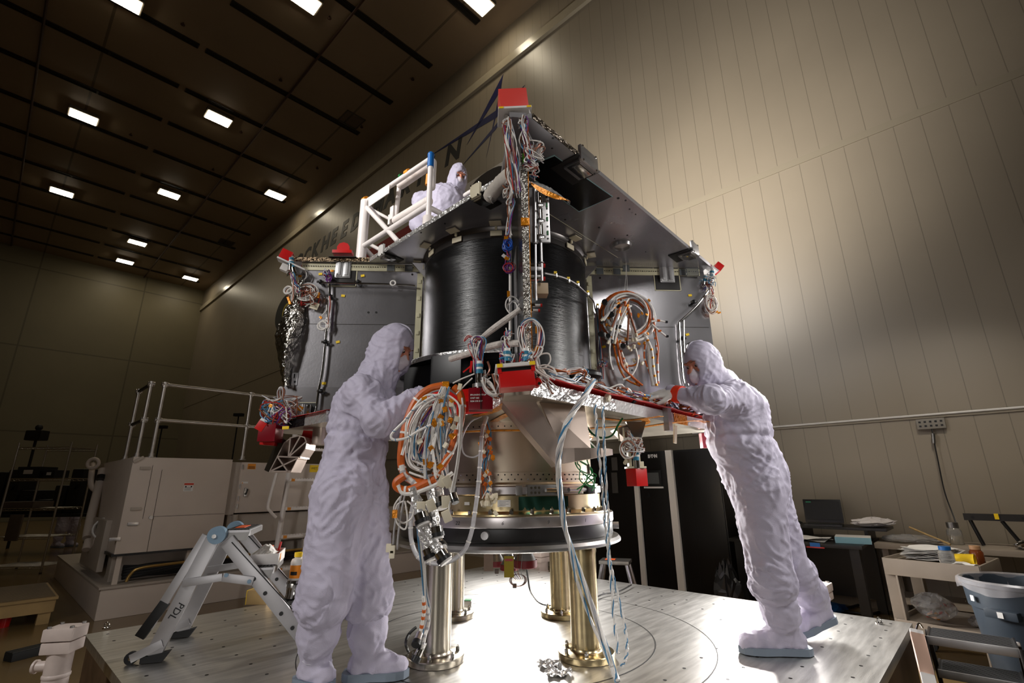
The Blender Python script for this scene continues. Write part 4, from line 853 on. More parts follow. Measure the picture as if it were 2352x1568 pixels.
# ---- upper left corner cover and harness
o, T = cover('thruster_cover', (658, 588), -.1, (.075, .075, .07), M_['red'], (.1, .35, .3), 'red box cover at the upper left corner')
mb = MB(T); mb.box((.06, 0, -.045), (.2, .09, .012), M_['white'], bev=.002); pl = mb.build('mounting_plate', craft)
mb = MB(T); mb.box((.03, 0, -.085), (.05, .05, .05), M_['white'], bev=.004); mb.box((.1, .01, -.07), (.09, .07, .04), M_['alu'], bev=.004); mb.build('bracket', pl)
connector(craft, (668, 612), -.11, (-.1, 0, 1), 1.6); connector(craft, (674, 618), -.11, (-.3, 0, 1), 1.3)
bundle(craft, ((670, 625), (676, 645), (682, 662), (690, 672)), -.1, 10, .014, .003, WM_MIX, 110, wob=2.); bundle(craft, ((672, 622), (674, 650), (672, 680), (670, 692)), -.1, 6, .01, .003, [M_['wbrown'], M_['wwhite']], 111)
loops(craft, (703, 670), -.07, .075, 16, .003, [M_['wwhite'], M_['wclear'], M_['wbrown'], M_['wwhite']], 112, spread=.02, flat=.8); loops(craft, (665, 668), -.09, .028, 5, .0055, WM_W, 113)
scribble(craft, (712, 684), -.06, .06, 8, .003, [M_['wbrown'], M_['wwhite'], M_['wred']], 114); loops(craft, (697, 630), -.05, .03, 2, .003, WM_W, 115, flat=1.4)
flagtag(craft, (689, 634), -.07, 'gold'); flagtag(craft, (731, 678), -.07, 'gold', (.02, .01, .04), .1); flagtag(craft, (664, 690), -.08, 'gold', (.016, .008, .06), -.4); flagtag(craft, (722, 702), -.05, 'cream', (.06, .003, .05), .3, 'clear_tag')
scribble(craft, (752, 628), -.06, .032, 10, .003, [M_['wpurple'], M_['wblue'], M_['wwhite'], M_['wred']], 116); loops(craft, (756, 639), -.06, .018, 5, .003, [M_['wpurple']], 117); flagtag(craft, (763, 622), -.07, 'gold')
bundle(craft, ((757, 680), (757, 700), (754, 730), (752, 752)), -.06, 5, .008, .0028, [M_['wpurple'], M_['wbrown'], M_['wred'], M_['wwhite']], 118)
mb = MB(); mb.tube(catmull(pp(((750, 700), (750, 712), (740, 724), (735, 735)), -.06), 6), .0036, M_['wwhite'], 6); mb.tube(catmull(pp(((750, 728), (758, 745), (752, 760)), -.06), 6), .004, M_['wwhite'], 6); mb.build('white_wire', craft); flagtag(craft, (737, 729), -.065, 'gold', rot=.8)
# red fitting on top of the upper deck
mb = MB(); T = frame(onp(788, 578, -.02), SU); mb.box((0, 0, -.01), (.14, .06, .025), M_['red'], T, .003)
mb.prism([(-.045, 0), (.045, 0), (.045, .04), (.03, .065), (0, .075), (-.03, .065), (-.045, .04)], -.006, .006, M_['red'], T @ Matrix.Rotation(PI / 2, 4, 'X')); mb.build('red_lifting_lug', updeck)
# ---- upper right corner cover
o, T = cover('thruster_cover', (1647, 616), .02, (.06, .08, .06), M_['red'], (0, .7, 0), 'red box cover at the upper right corner')
mb = MB(T); mb.box((-.06, 0, -.045), (.15, .1, .014), M_['white'], bev=.002); mb.box((-.06, 0, -.07), (.05, .07, .04), M_['white'], bev=.003); mb.build('mounting_plate', craft)
scribble(craft, (1628, 648), -.05, .045, 12, .003, WM_MIX + [M_['wblue']], 120); connector(craft, (1633, 640), -.05, (.3, 0, 1), 1.5); connector(craft, (1618, 648), -.05, (.3, 0, 1), 1.2)
bundle(craft, ((1632, 650), (1634, 672), (1632, 690), (1636, 712)), -.05, 8, .014, .003, WM_W + [M_['wred']], 121, wob=2.); loops(craft, (1632, 698), -.06, .04, 10, .003, [M_['wwhite'], M_['wbrown'], M_['wwhite']], 122, flat=1.5, spread=.015)
for q in ((1646, 716), (1652, 718)): flagtag(craft, q, -.06, 'gold', (.024, .006, .012), -.3)
mb = MB(SF); p = SF.inverted() @ onp(1588, 620, -.03); mb.box((p.x, -.03, p.z), (.1, .03, .1), mat('clear_plastic_cover', (190, 194, 198), .1, trans=.85), bev=.006); mb.build('clear_cover', rp)
# ---- coil of flight harness hung on the right panel
coil = thing('harness_coil', 'big coil of white and orange wrapped cable hung on the right metal panel', 'cable', onp(1440, 690, -.1))
g = random.Random(33); mb = MB(); c = onp(1443, 728, -.12); rx_ = (onp(1498, 728, -.12) - c).length; rz_ = (onp(1443, 675, -.12) - c).length
for i in range(24):
    k = g.uniform(.78, 1.05); o = Vector((g.uniform(-.02, .02), g.uniform(-.05, .03), g.uniform(-.02, .02)))
    P = ring(c + o, (SW + Vector((g.uniform(-.15, .15), 0, g.uniform(-.15, .15)))), rx_ * k, 26, rz_ * k, .015, i)
    m = [M_['wwhite'], M_['wclear'], M_['wwhite'], M_['wwhite'], M_['wclear'], M_['worange']][i % 6]; mb.tube(P, g.uniform(.0065, .0105), m, 7, True)
mb.build('coiled_cable', coil)
mb = MB()
for i in range(5):
    P = [onp(*q, -.17) for q in ((1390, 768), (1400, 774), (1425, 775), (1455, 772), (1482, 756), (1498, 735))]; mb.tube(catmull([p + Vector((0, .008 * i, .011 * (i - 2))) for p in P], 6), .0075, [M_['wwhite'], M_['wclear']][i % 2], 7)
mb.build('lower_wrap', coil)
for i in range(18):                                             # wire bundles spreading from the coil's heart, each with its plug
    a = onp(1428 + g.uniform(-14, 22), 690 + g.uniform(-4, 14), -.17); e = (1388 + g.uniform(-6, 75), 740 + g.uniform(-20, 50)); b = onp(*e, -.18 - .03 * g.random())
    mb = MB(); P = catmull([a, a.lerp(b, .4) + Vector((0, -.03, .02)), b], 6); mb.tube(P, .007, [M_['wwhite'], M_['wwhite'], M_['wclear'], M_['wbrown']][i % 4], 6); k = len(P) // 2; d = (P[k + 1] - P[k]).normalized(); mb.cyl(P[k] - d * .012, P[k] + d * .012, .008, [M_['gold'], M_['worange']][i % 2], 8)
    d = (P[-1] - P[-2]).normalized(); mb.cyl(b, b + d * .025, .01, [m_plastic, M_['black'], m_plastic][i % 3], 8); mb.build('branch', coil)
for px, py, r in ((1390, 695, .02), (1405, 723, .018), (1381, 768, .018), (1398, 772, .016), (1432, 795, .018), (1420, 704, .015)):
    p = onp(px, py, -.19); mb = MB(); mb.cyl(p, p + Vector((-.01, -.03, -.004)), r, M_['black'], 14); mb.cyl(p + Vector((0, .02, 0)), p, r * .8, M_['chrome'], 14); mb.build('black_plug', coil)
for k in range(24): 
    p = onp(1392 + g.uniform(0, 100), 690 + g.uniform(-10, 110), -.19); mb = MB(); mb.box((0, 0, 0), (.022, .008, .014), M_['gold'], Matrix.Translation(p) @ Euler((g.random(), g.random() * 3, g.random())).to_matrix().to_4x4(), .002); mb.build('amber_flag', coil)
for i, (P, r, m) in enumerate(((((1496, 740), (1506, 780), (1510, 830), (1512, 880)), .008, 'wclear'), (((1482, 760), (1490, 800), (1494, 850), (1500, 885)), .011, 'wwhite'), (((1478, 765), (1496, 800), (1502, 850), (1508, 885)), .009, 'wwhite'), (((1500, 730), (1508, 775), (1512, 800), (1510, 830)), .006, 'worange'), (((1482, 790), (1480, 820), (1490, 850), (1496, 870)), .006, 'worange'),
    (((1408, 780), (1412, 805), (1418, 830), (1425, 850), (1440, 872), (1470, 886)), .007, 'worange'), (((1416, 775), (1420, 800), (1425, 825), (1432, 845), (1455, 868), (1476, 885)), .008, 'worange'), (((1404, 775), (1400, 800), (1402, 830), (1407, 848)), .006, 'wwhite'), (((1424, 805), (1430, 830), (1445, 840), (1462, 835), (1467, 815)), .006, 'worange'), (((1422, 790), (1430, 815), (1440, 842), (1445, 862), (1465, 880)), .007, 'wwhite'), (((1460, 800), (1465, 830), (1452, 860), (1430, 872)), .006, 'wwhite'))):
    mb = MB(); banded(mb, pp(P, -.15 - .012 * (i % 4)), r, M_[m], M_[['worange', 'wwhite', 'gold'][i % 3]], .055, .014, 8); mb.build('hanging_cable', coil)
for P in (((1496, 738), (1512, 736), (1528, 739)), ((1498, 745), (1515, 760), (1530, 772))): mb = MB(); P = pp(P, -.2); mb.tube(catmull(P, 5), .007, M_['wwhite'], 7); mb.cyl(P[-1], P[-1] + SU * .015, .009, M_['black'], 8); mb.cyl(P[1] - SU * .01, P[1] + SU * .01, .009, M_['worange'], 8); mb.build('hanging_cable', coil)
plugs(coil, (1450, 815), -.17, 8, (26, 26), 5, .018)
mb = MB(); mb.tube(pp(((1440, 672), (1440, 640), (1439, 615), (1438, 604)), -.1), .0016, M_['wwhite'], 5); mb.tube(pp(((1434, 672), (1437, 640), (1438, 600)), -.1), .0016, M_['wwhite'], 5); mb.box((0, 0, 0), (.05, .012, .05), mat('clear_plastic_tab', (150, 156, 160), .15), frame(onp(1438, 616, -.08), SU), .004); mb.build('hanging_cord', coil)
# loose bundle on the inner side of the right panel
bundle(craft, ((1372, 708), (1376, 760), (1380, 800), (1382, 850), (1384, 870)), -.06, 6, .008, .003, WM_MIX, 130); scribble(craft, (1384, 835), -.07, .03, 8, .0028, WM_MIX, 131)
# ---- cable tangle lying along the lower deck
g = random.Random(55)
def deck_pt(t, inset, h):                                      # along the front-right edge of the lower deck
    a, b = Vector((.08, -1.36, 0)), Vector((1.38, -.08, 0)); p = a.lerp(b, t) + Vector((-.707, .707, 0)) * inset; return L(p.x, p.y, Z1 + .062 + h)
for i in range(72):
    t0 = g.uniform(.02, .75); ln = g.uniform(.12, .34); P = []
    ins, h = g.uniform(.03, .22), g.uniform(.0, .075)
    for k in range(6):
        P.append(deck_pt(min(.98, t0 + ln * k / 5), ins + g.uniform(-.03, .03), max(.004, h + g.uniform(-.02, .025) + (.02 if k in (2, 3) else 0))))
    r = g.uniform(.003, .009); m = [M_['wwhite'], M_['wclear'], M_['wwhite'], M_['worange'], M_['wblue'], M_['wbrown'], M_['wwhite']][i % 7]
    mb = MB()
    if i % 3 == 0: wires(mb, P, 6, .012, .0028, [WM_WB, WM_MIX, WM_OR][(i // 3) % 3], i, 5, 1.2)
    elif i % 3 == 1: banded(mb, P, r, m, M_[['gold', 'worange', 'wwhite'][(i // 3) % 3]], .05, .012, 7)
    else: mb.tube(catmull(P, 6), r * .8, m, 6)
    mb.build('deck_cable', craft)
for i in range(26):
    p = deck_pt(g.uniform(.1, .95), g.uniform(.02, .16), g.uniform(.01, .05)); mb = MB(); T = Matrix.Translation(p) @ Euler((g.random(), g.random(), g.random() * 3)).to_matrix().to_4x4()
    mb.box((0, 0, 0), (.026, .014, .014) if i % 2 else (.018, .012, .02), [M_['gold'], m_plastic, M_['gold'], M_['worange'], M_['chrome']][i % 5], T, .002); mb.build(['amber_flag', 'nylon_plug', 'amber_flag', 'amber_flag', 'metal_plug'][i % 5], craft)
for t, ins in ((.31, .06), (.45, .02), (.36, .05)): p = deck_pt(t, ins, .02); mb = MB(); mb.cyl(p, p + Vector((-.02, -.03, -.005)), .018, M_['black'], 14); mb.build('black_plug', craft)
mb = MB(); P = [onp(*q) for q in ((1262, 866, -1.2), (1290, 856, -1.05), (1325, 848, -.95), (1340, 852, -.9))]; mb.tube(catmull(P, 6), .013, M_['wclear'], 8); mb.build('deck_cable', craft); bundle(craft, ((1335, 850, -.9), (1348, 860, -.9), (1352, 875, -.92), (1362, 888, -.95)), -.9, 9, .02, .003, WM_WB, 135, wob=2)
mb = MB(); mb.ball(onp(1345, 862, -.75), .07, M_['black'], 14, (1.3, 1, .5)); mb.build('black_bag', craft)
for i in range(14):
    p = deck_pt(g.uniform(.78, 1.0), g.uniform(-.01, .1), g.uniform(.0, .04)); mb = MB(); P = catmull([p + Vector((g.uniform(-.06, .06), g.uniform(-.04, .04), g.uniform(-.01, .03))) for _ in range(5)], 5); mb.tube(P, g.uniform(.003, .006), [M_['wdark'], M_['wbrown'], M_['wclear'], M_['worange']][i % 4], 6); mb.build('deck_cable', craft)
mb = MB(); mb.box((0, 0, 0), (.03, .03, .07), M_['dred'], frame(deck_pt(.97, -.02, -.01), SU), .003, (0, -.5, 0)); mb.build('thruster_cover', craft, label='dark red block at the outer end of the lower deck')
mb = MB(); mb.box((0, 0, 0), (.05, .05, .1), M_['dred'], frame(L(1.36, -.02, Z1 - .07), SU), .003); mb.build('thruster_cover', craft, label='dark red block below the outer corner of the lower deck')
# white plugs over the edge and the two blue-flecked drop lines; thick white line to the floor
plugs(craft, (1382, 916), -1.0, 11, (17, 15), 8, .02)
def rope(par, pts, r, n, seed, turns, nm='drop_line'):
    mb = MB(); wires(mb, pts, n, r, r * .62, [M_['wwhite'], M_['wwhite'], M_['wblue'], M_['wwhite'], M_['wclear']] if n > 3 else [M_['wwhite'], M_['wwhite'], M_['wblue']], seed, 22, .1, 5, False, turns); return mb.build(nm, par)
def fleck(par, pts, r, seed, nm='drop_line', every=.07):
    mb = MB(); P = catmull(pts, 10); mb.tube(P, r, M_['wwhite'], 8); g = random.Random(seed)
    Lg = 0
    for a, b in zip(P[:-1], P[1:]):                             # blue strand winding round the line
        Lg += (b - a).length
        if Lg > every: Lg = -.05 * g.random(); d = (b - a).normalized(); x, y = basis(d); mb.tube([a + (x * math.cos(t * 1.2) + y * math.sin(t * 1.2)) * r + d * (every * .5 * (t / 5)) for t in range(-2, 5)], r * .34, M_['wblue'], 5)
    return mb.build(nm, par)
lines = thing('drop_cables', 'white and blue-flecked test cables hanging from the lower deck to the floor plate', 'cable', onp(1380, 930, -1.0))
def dl(pts): return [onp(x, y, yl) for x, y, yl in pts]
rope(lines, dl(((1366, 925, -1.2), (1370, 985, -1.25), (1377, 1060, -1.25), (1386, 1150, -1.1), (1392, 1230, -.9), (1402, 1320, -.88), (1410, 1420, -.9), (1420, 1500, -.95))), .0055, 3, 1, 75)
rope(lines, dl(((1384, 930, -1.18), (1387, 1000, -1.24), (1391, 1100, -1.2), (1398, 1200, -1.0), (1400, 1280, -.9), (1415, 1350, -.88), (1435, 1440, -.9), (1440, 1500, -.95), (1428, 1530, -1.0))), .0048, 3, 2, 80)
rope(lines, dl(((1364, 872, -1.1), (1345, 905, -1.27), (1318, 945, -1.33), (1296, 985, -1.33), (1284, 1040, -1.3), (1283, 1100, -1.2), (1290, 1170, -1.05), (1300, 1220, -.95), (1330, 1310, -.9), (1370, 1420, -.92), (1410, 1540, -1.02), (1418, 1566, -1.05))), .009, 8, 3, 22)
rope(lines, dl(((1352, 880, -1.15), (1330, 930, -1.3), (1303, 975, -1.33), (1288, 1030, -1.29), (1286, 1100, -1.2), (1296, 1180, -1.05), (1308, 1260, -.95), (1330, 1350, -.9), (1360, 1430, -.92), (1390, 1500, -1.0), (1405, 1530, -1.02))), .0055, 4, 4, 40)
mb = MB(); mb.tube(catmull(dl(((1300, 1000, -1.1), (1340, 1005, -.9), (1362, 1022, -.8), (1370, 1032, -.8))), 6), .004, M_['wwhite'], 6); mb.build('white_wire', lines)
# green ground leads under the deck
gl = thing('ground_lead', 'tangle of green wire hanging under the deck by the clamp band', 'wire', onp(1345, 1000, -.62))
mb = MB(); mb.tube(catmull(dl(((1430, 960, -.7), (1420, 975, -.7), (1405, 1000, -.68), (1380, 1005, -.66), (1360, 995, -.64), (1348, 980, -.62), (1350, 1000, -.62))), 6), .0055, M_['wgreen'], 6)
g = random.Random(77)
for i in range(6):
    P = [(1345 + g.uniform(-4, 6), 1010, -.66)]
    for k in range(5): P.append((1345 + g.uniform(-22, 26), 1030 + k * 24 + g.uniform(-8, 8), -.68 + g.uniform(-.02, .02)))
    mb.tube(catmull(dl(P), 6), .0035, M_['wgreen'], 5)
mb.build('green_wire', gl); mb = MB(); mb.ball(onp(1342, 1022, -.66), .022, M_['wgreen'], 10, (1.2, .8, .8)); mb.build('wound_bundle', gl)
# ---- hanging thruster at the right: bracket with wires and a red cover
tb = onp(1457, 1045, -.62); T = frame(tb, SU)
mb = MB(T); mb.box((-.03, 0, .0), (.012, .05, .12), M_['cream'], bev=.002); mb.box((.022, .02, .02), (.03, .012, .16), M_['cream'], bev=.002); mb.box((.0, 0, -.066), (.1, .08, .01), M_['cream'], bev=.002); mb.box((.03, -.02, -.05), (.02, .02, .03), M_['cream'], bev=.002); hang = mb.build('hanging_bracket', craft)
mb = MB(); mb.slab([onp(1438, 968, -.55), onp(1484, 968, -.55), onp(1472, 1010, -.55), onp(1462, 1012, -.55)], SW, .02, M_['alu_d']); mb.build('support_web', hang)
mb = MB(T); mb.box((0.004, 0, -.118), (.085, .075, .092), M_['red'], bev=.003, rot=(0, 0, .5)); mb.build('thruster_cover', hang)
connector(hang, (1462, 1062), -.66, (0, 0, 1), 1.4)
scribble(hang, (1455, 1022), -.66, .06, 18, .0028, [M_['wwhite'], M_['wclear'], M_['wwhite'], M_['wbrown']], 140, sz=(1, .6, .8)); loops(hang, (1444, 1030), -.68, .042, 5, .0035, WM_W, 141, flat=1.2); bundle(hang, ((1462, 1060), (1462, 1035), (1455, 1015), (1440, 990)), -.65, 8, .014, .003, WM_MIX, 142, wob=2)
for x in (1420, 1432): mb = MB(); mb.tube(pp(((x, 982), (x + 1, 1000), (x + 3, 1012)), -.62), .005, M_['cream'], 6); mb.build('wire_end', hang)
plugs(hang, (1437, 1062), -.62, 2, (4, 6), 9, .018)
# ---- brown flagged bundle hanging over the barrel
tail = thing('test_harness', 'hanging bundle of brown flagged wires ending in cream plugs in front of the barrel', 'cable', onp(1118, 960, -.75))
mb = MB(); g = random.Random(88)
for i in range(13):
    P = [onp(1116 + g.uniform(-5, 5), 966, -.74)]
    for k in range(1, 6): P.append(onp(1115 + g.uniform(-11, 13), 955 + k * 38, -.72 + g.uniform(-.02, .02)))
    mb.tube(catmull(P, 6), .0032, [M_['wclear'], M_['wbrown'], M_['wblue'], M_['wwhite'], M_['worange']][i % 5], 6)
mb.build('wire_bundle', tail)
for k in range(20):
    p = onp(1116 + g.uniform(-14, 16), 985 + g.uniform(0, 140), -.75); mb = MB(); T = Matrix.Translation(p) @ Euler((g.random() * .6, g.random() * 3, g.random())).to_matrix().to_4x4()
    mb.box((0, 0, 0), (.018, .008, .02), [M_['gold'], M_['worange'], m_plastic][k % 3], T, .002); mb.build(['amber_flag', 'amber_flag', 'nylon_plug'][k % 3], tail)
plugs(tail, (1122, 1158), -.76, 16, (17, 22), 10, .017)
sl_ = thing('sleeved_cable', 'long grey sleeved cable looping low in front of the ring stand', 'cable', onp(1108, 960, -.85))
mb = MB(); banded(mb, dl(((1118, 958, -.8), (1108, 990, -.86), (1104, 1040, -.88), (1098, 1120, -.9), (1090, 1180, -.92), (1082, 1225, -.93), (1065, 1265, -.93), (1030, 1290, -.93), (995, 1293, -.93), (962, 1280, -.93), (945, 1240, -.93), (944, 1190, -.93), (950, 1150, -.93), (956, 1120, -.93))), .0105, M_['wclear'], M_['wwhite'], .06, .006, 8); mb.build('sleeve', sl_)
mb = MB(); mb.tube(catmull(dl(((1106, 956, -.8), (1080, 970, -.84), (1062, 1005, -.86), (1065, 1040, -.86), (1085, 1050, -.86), (1102, 1043, -.86))), 8), .004, M_['wclear'], 6); mb.build('thin_loop', sl_)
# ================================================================== PEOPLE (bodies grown as one blended surface from tapered limbs)
def perlin(p, seed=0):
    """gradient noise on an (n,3) array"""
    p = np.asarray(p, float); i = np.floor(p).astype(np.int64); f = p - i; u = f * f * f * (f * (f * 6 - 15) + 10)
    def h(ix, iy, iz):
        n = (ix * 374761393 + iy * 668265263 + iz * 2147483647 + seed * 144665) & 0xffffffff
        n = ((n ^ (n >> 13)) * 1274126177) & 0xffffffff; n = n ^ (n >> 16)
        a = (n & 1023) / 1023. * 2 * np.pi; c = ((n >> 10) & 1023) / 511.5 - 1; s = np.sqrt(np.maximum(0, 1 - c * c))
        return s * np.cos(a), s * np.sin(a), c
    r = 0
    for dx in (0, 1):
        for dy in (0, 1):
            for dz in (0, 1):
                gx, gy, gz = h(i[:, 0] + dx, i[:, 1] + dy, i[:, 2] + dz)
                w = (u[:, 0] if dx else 1 - u[:, 0]) * (u[:, 1] if dy else 1 - u[:, 1]) * (u[:, 2] if dz else 1 - u[:, 2])
                r = r + w * (gx * (f[:, 0] - dx) + gy * (f[:, 1] - dy) + gz * (f[:, 2] - dz))
    return r
class Field:
    """signed distance on a grid; cone() and ball() blend shapes in, cut() carves, mesh() extracts the skin"""
    def __init__(s, lo, hi, h):
        s.h = h; s.lo = np.array(lo, float); n = np.maximum(4, np.ceil((np.array(hi) - s.lo) / h).astype(int) + 1); s.n = n
        s.f = np.full(n, .3, np.float32)
    def _win(s, lo, hi):
        a = np.clip(np.floor((lo - s.lo) / s.h).astype(int), 0, s.n - 1); b = np.clip(np.ceil((hi - s.lo) / s.h).astype(int) + 1, 1, s.n)
        if np.any(b <= a): return None, None
        ax = [s.lo[i] + np.arange(a[i], b[i]) * s.h for i in range(3)]
        return (slice(a[0], b[0]), slice(a[1], b[1]), slice(a[2], b[2])), np.stack(np.meshgrid(*ax, indexing='ij'), -1)
    def _mix(s, w, d, k, cut):
        o = s.f[w]
        if cut: d = -d; hh = np.clip(.5 - .5 * (o - d) / k, 0, 1); s.f[w] = o * (1 - hh) + d * hh + k * hh * (1 - hh)
        else: hh = np.clip(.5 + .5 * (o - d) / k, 0, 1); s.f[w] = o * (1 - hh) + d * hh - k * hh * (1 - hh)
    def cone(s, a, b, ra, rb, k=.03, cut=False, sc=None):
        a, b = np.array(a, float), np.array(b, float); m = max(ra, rb) + k + 3 * s.h
        w, P = s._win(np.minimum(a, b) - m, np.maximum(a, b) + m)
        if w is None: return s
        ab = b - a; t = np.clip(((P - a) @ ab) / max(1e-9, ab @ ab), 0, 1); q = P - a - t[..., None] * ab
        d = np.linalg.norm(q, axis=-1) - (ra + (rb - ra) * t); s._mix(w, d, k, cut); return s
    def ball(s, c, M, r, k=.02, cut=False):
        """ellipsoid: M columns are its axes, r the three radii"""
        c = np.array(c, float); r = np.array(r, float); m = r.max() + k + 3 * s.h; w, P = s._win(c - m, c + m)
        if w is None: return s
        q = ((P - c) @ np.array(M)) ; k0 = np.linalg.norm(q / r, axis=-1); k1 = np.linalg.norm(q / (r * r), axis=-1)
        d = k0 * (k0 - 1) / np.maximum(k1, 1e-6); s._mix(w, d, k, cut); return s
    def plane_cut(s, p, n, k=.005):                             # keeps what lies behind the plane
        ax = [s.lo[i] + np.arange(s.n[i]) * s.h for i in range(3)]; P = np.stack(np.meshgrid(*ax, indexing='ij'), -1)
        d = (P - np.array(p)) @ np.array(n); s.f = np.maximum(s.f, d.astype(np.float32)); return s
    def mesh(s):
        f = s.f; f = f.copy(); f[0], f[-1], f[:, 0], f[:, -1], f[:, :, 0], f[:, :, -1] = .1, .1, .1, .1, .1, .1
        neg = f < 0; nx, ny, nz = f.shape
        acc = np.zeros((nx - 1, ny - 1, nz - 1, 3), np.float32); cnt = np.zeros((nx - 1, ny - 1, nz - 1), np.float32)
        C8 = [(i, j, k) for i in (0, 1) for j in (0, 1) for k in (0, 1)]
        sl = lambda c: (slice(c[0], nx - 1 + c[0]), slice(c[1], ny - 1 + c[1]), slice(c[2], nz - 1 + c[2]))
        for a in C8:
            for ax in range(3):
                if a[ax]: continue
                b = list(a); b[ax] = 1; fa, fb = f[sl(a)], f[sl(b)]; x = neg[sl(a)] != neg[sl(b)]
                t = np.where(x, fa / np.where(x, fa - fb, 1), 0); cnt += x
                for q in range(3): acc[..., q] += np.where(x, a[q] + (t if q == ax else 0), 0)
        on = cnt > 0; idx = np.full(on.shape, -1, np.int64); idx[on] = np.arange(on.sum()); ii = np.argwhere(on)
        v = s.lo + (ii + acc[on] / cnt[on][:, None]) * s.h; F = []
        for ax in range(3):
            o1, o2 = [(1, 2), (2, 0), (0, 1)][ax]
            a = [slice(1, n - 1) for n in (nx, ny, nz)]; a[ax] = slice(0, (nx, ny, nz)[ax] - 1); b = list(a); b[ax] = slice(1, (nx, ny, nz)[ax])
            na, nb = neg[tuple(a)], neg[tuple(b)]; e = np.argwhere(na != nb)
            if not len(e): continue
            fl = na[na != nb]; base = e.copy()
            for q in range(3):
                if q != ax: base[:, q] += 1
            def cell(d1, d2):
                c = base.copy(); c[:, o1] -= d1; c[:, o2] -= d2; return idx[c[:, 0], c[:, 1], c[:, 2]]
            q = np.stack([cell(1, 1), cell(0, 1), cell(0, 0), cell(1, 0)], 1); q[~fl] = q[~fl][:, ::-1]; F.append(q)
        F = np.concatenate(F); return v, F
def vnormals(v, F):
    n = np.zeros_like(v); a = v[F[:, 2]] - v[F[:, 0]]; b = v[F[:, 3]] - v[F[:, 1]]; c = np.cross(a, b)
    for k in range(4): np.add.at(n, F[:, k], c)
    return n / np.maximum(1e-9, np.linalg.norm(n, axis=1))[:, None]
def laplace(v, F, it=1, lam=.5):
    for _ in range(it):
        s = np.zeros_like(v); c = np.zeros(len(v))
        for k in range(4): np.add.at(s, F[:, k], v[F[:, (k + 1) % 4]] + v[F[:, (k - 1) % 4]]); np.add.at(c, F[:, k], 2)
        v = v + lam * (s / np.maximum(c, 1)[:, None] - v)
    return v
def folds(v, F, amp, seed, fine=1., mask=None):
    """cloth folds: narrow creases along the zero lines of stretched noise, in three directions, over soft billows"""
    n = vnormals(v, F); w = np.stack([perlin(v * 5 + 7, seed), perlin(v * 5 + 31, seed), perlin(v * 5 + 57, seed)], 1) * .07; d = 0
    for k, (ax, fl, fw, wd, g) in enumerate((((.25, .1, 1.), 2.8, 13., .13, 1.), ((.75, .2, .62), 4., 19., .13, .9), ((-.7, .45, .55), 4., 19., .13, .9), ((.6, -.7, -.35), 7., 34., .18, .5 * fine))):
        a = np.array(ax); a = a / np.linalg.norm(a); q = v + w; t = (q @ a)[:, None]; p = q * fw + a * t * (fl - fw)
        r = perlin(p, seed + k); m = np.clip(.5 + 1.3 * perlin(v * 4 + 13 * k, seed + 9), 0, 1); d = d + g * m * (np.exp(-(r / wd) ** 2) - .3)
    d = amp * (d + .8 * perlin(v * 6, seed + 30))
    return v + n * (d * (1 if mask is None else mask))[:, None]
def skin_obj(name, v, F, m, parent=None, label=None, origin=None):
    me = bpy.data.meshes.new(name); PM = WM.get(parent, Matrix.Identity(4)) if parent is not None else Matrix.Identity(4)
    if origin is None: origin = ((v[:, 0].min() + v[:, 0].max()) / 2, (v[:, 1].min() + v[:, 1].max()) / 2, v[:, 2].min())
    W = Matrix.Translation(Vector(origin)); vv = v - np.array(origin)
    me.vertices.add(len(v)); me.vertices.foreach_set('co', vv.astype(np.float32).ravel()); me.loops.add(F.size); me.loops.foreach_set('vertex_index', F.astype(np.int32).ravel())
    me.polygons.add(len(F)); me.polygons.foreach_set('loop_start', np.arange(0, F.size, 4, dtype=np.int32)); me.polygons.foreach_set('use_smooth', np.ones(len(F), bool)); me.update(calc_edges=True); me.validate()
    me.materials.append(m); o = bpy.data.objects.new(name, me); C.objects.link(o)
    if parent is not None: o.parent = parent; o.matrix_local = PM.inverted() @ W
    else: o.matrix_world = W
    WM[o] = W
    if label: o['label'] = label
    return o
m_suit = mat('lavender_cleanroom_cloth', (198, 192, 212), .62, 0, .06, 6, .25, 320)
def crease_bump(m, sc, dist):
    nt = m.node_tree; b = nt.nodes['Principled BSDF']; tc = nt.nodes.new('ShaderNodeTexCoord'); old = b.inputs['Normal'].links[0].from_socket if b.inputs['Normal'].links else None
    for k, (rot, sx) in enumerate((((.5, .3, .2), (1, 1, .35)), ((-.6, .5, 1.2), (1, .4, 1)))):
        mp = nt.nodes.new('ShaderNodeMapping'); mp.inputs['Rotation'].default_value = rot; mp.inputs['Scale'].default_value = sx; nt.links.new(tc.outputs['Object'], mp.inputs['Vector'])
        n = nt.nodes.new('ShaderNodeTexNoise'); n.noise_type = 'RIDGED_MULTIFRACTAL'; n.inputs['Scale'].default_value = sc * (1 + .4 * k); n.inputs['Detail'].default_value = 2.5; n.inputs['Distortion'].default_value = .6; nt.links.new(mp.outputs['Vector'], n.inputs['Vector'])
        bp = nt.nodes.new('ShaderNodeBump'); bp.inputs['Distance'].default_value = dist; bp.inputs['Strength'].default_value = .8; nt.links.new(n.outputs['Fac'], bp.inputs['Height'])
        if old: nt.links.new(old, bp.inputs['Normal'])
        old = bp.outputs['Normal']
    nt.links.new(old, b.inputs['Normal'])
crease_bump(m_suit, 7., .02)
m_seam = mat('suit_seam', (196, 192, 206), .6); m_mask = mat('face_mask_cloth', (214, 204, 212), .7, 0, .1, 30, .2, 90)
m_skin = mat('skin', (214, 140, 112), .45, 0, .15, 12); m_skin.node_tree.nodes['Principled BSDF'].inputs['Subsurface Weight'].default_value = .1
m_glove = mat('white_latex_glove', (224, 220, 214), .45, 0, .05, 20); m_sole = mat('grey_boot_sole', (124, 136, 150), .55)
m_eye = mat('eye_white', (176, 160, 152), .2); m_iris = mat('dark_iris', (40, 30, 26), .2)
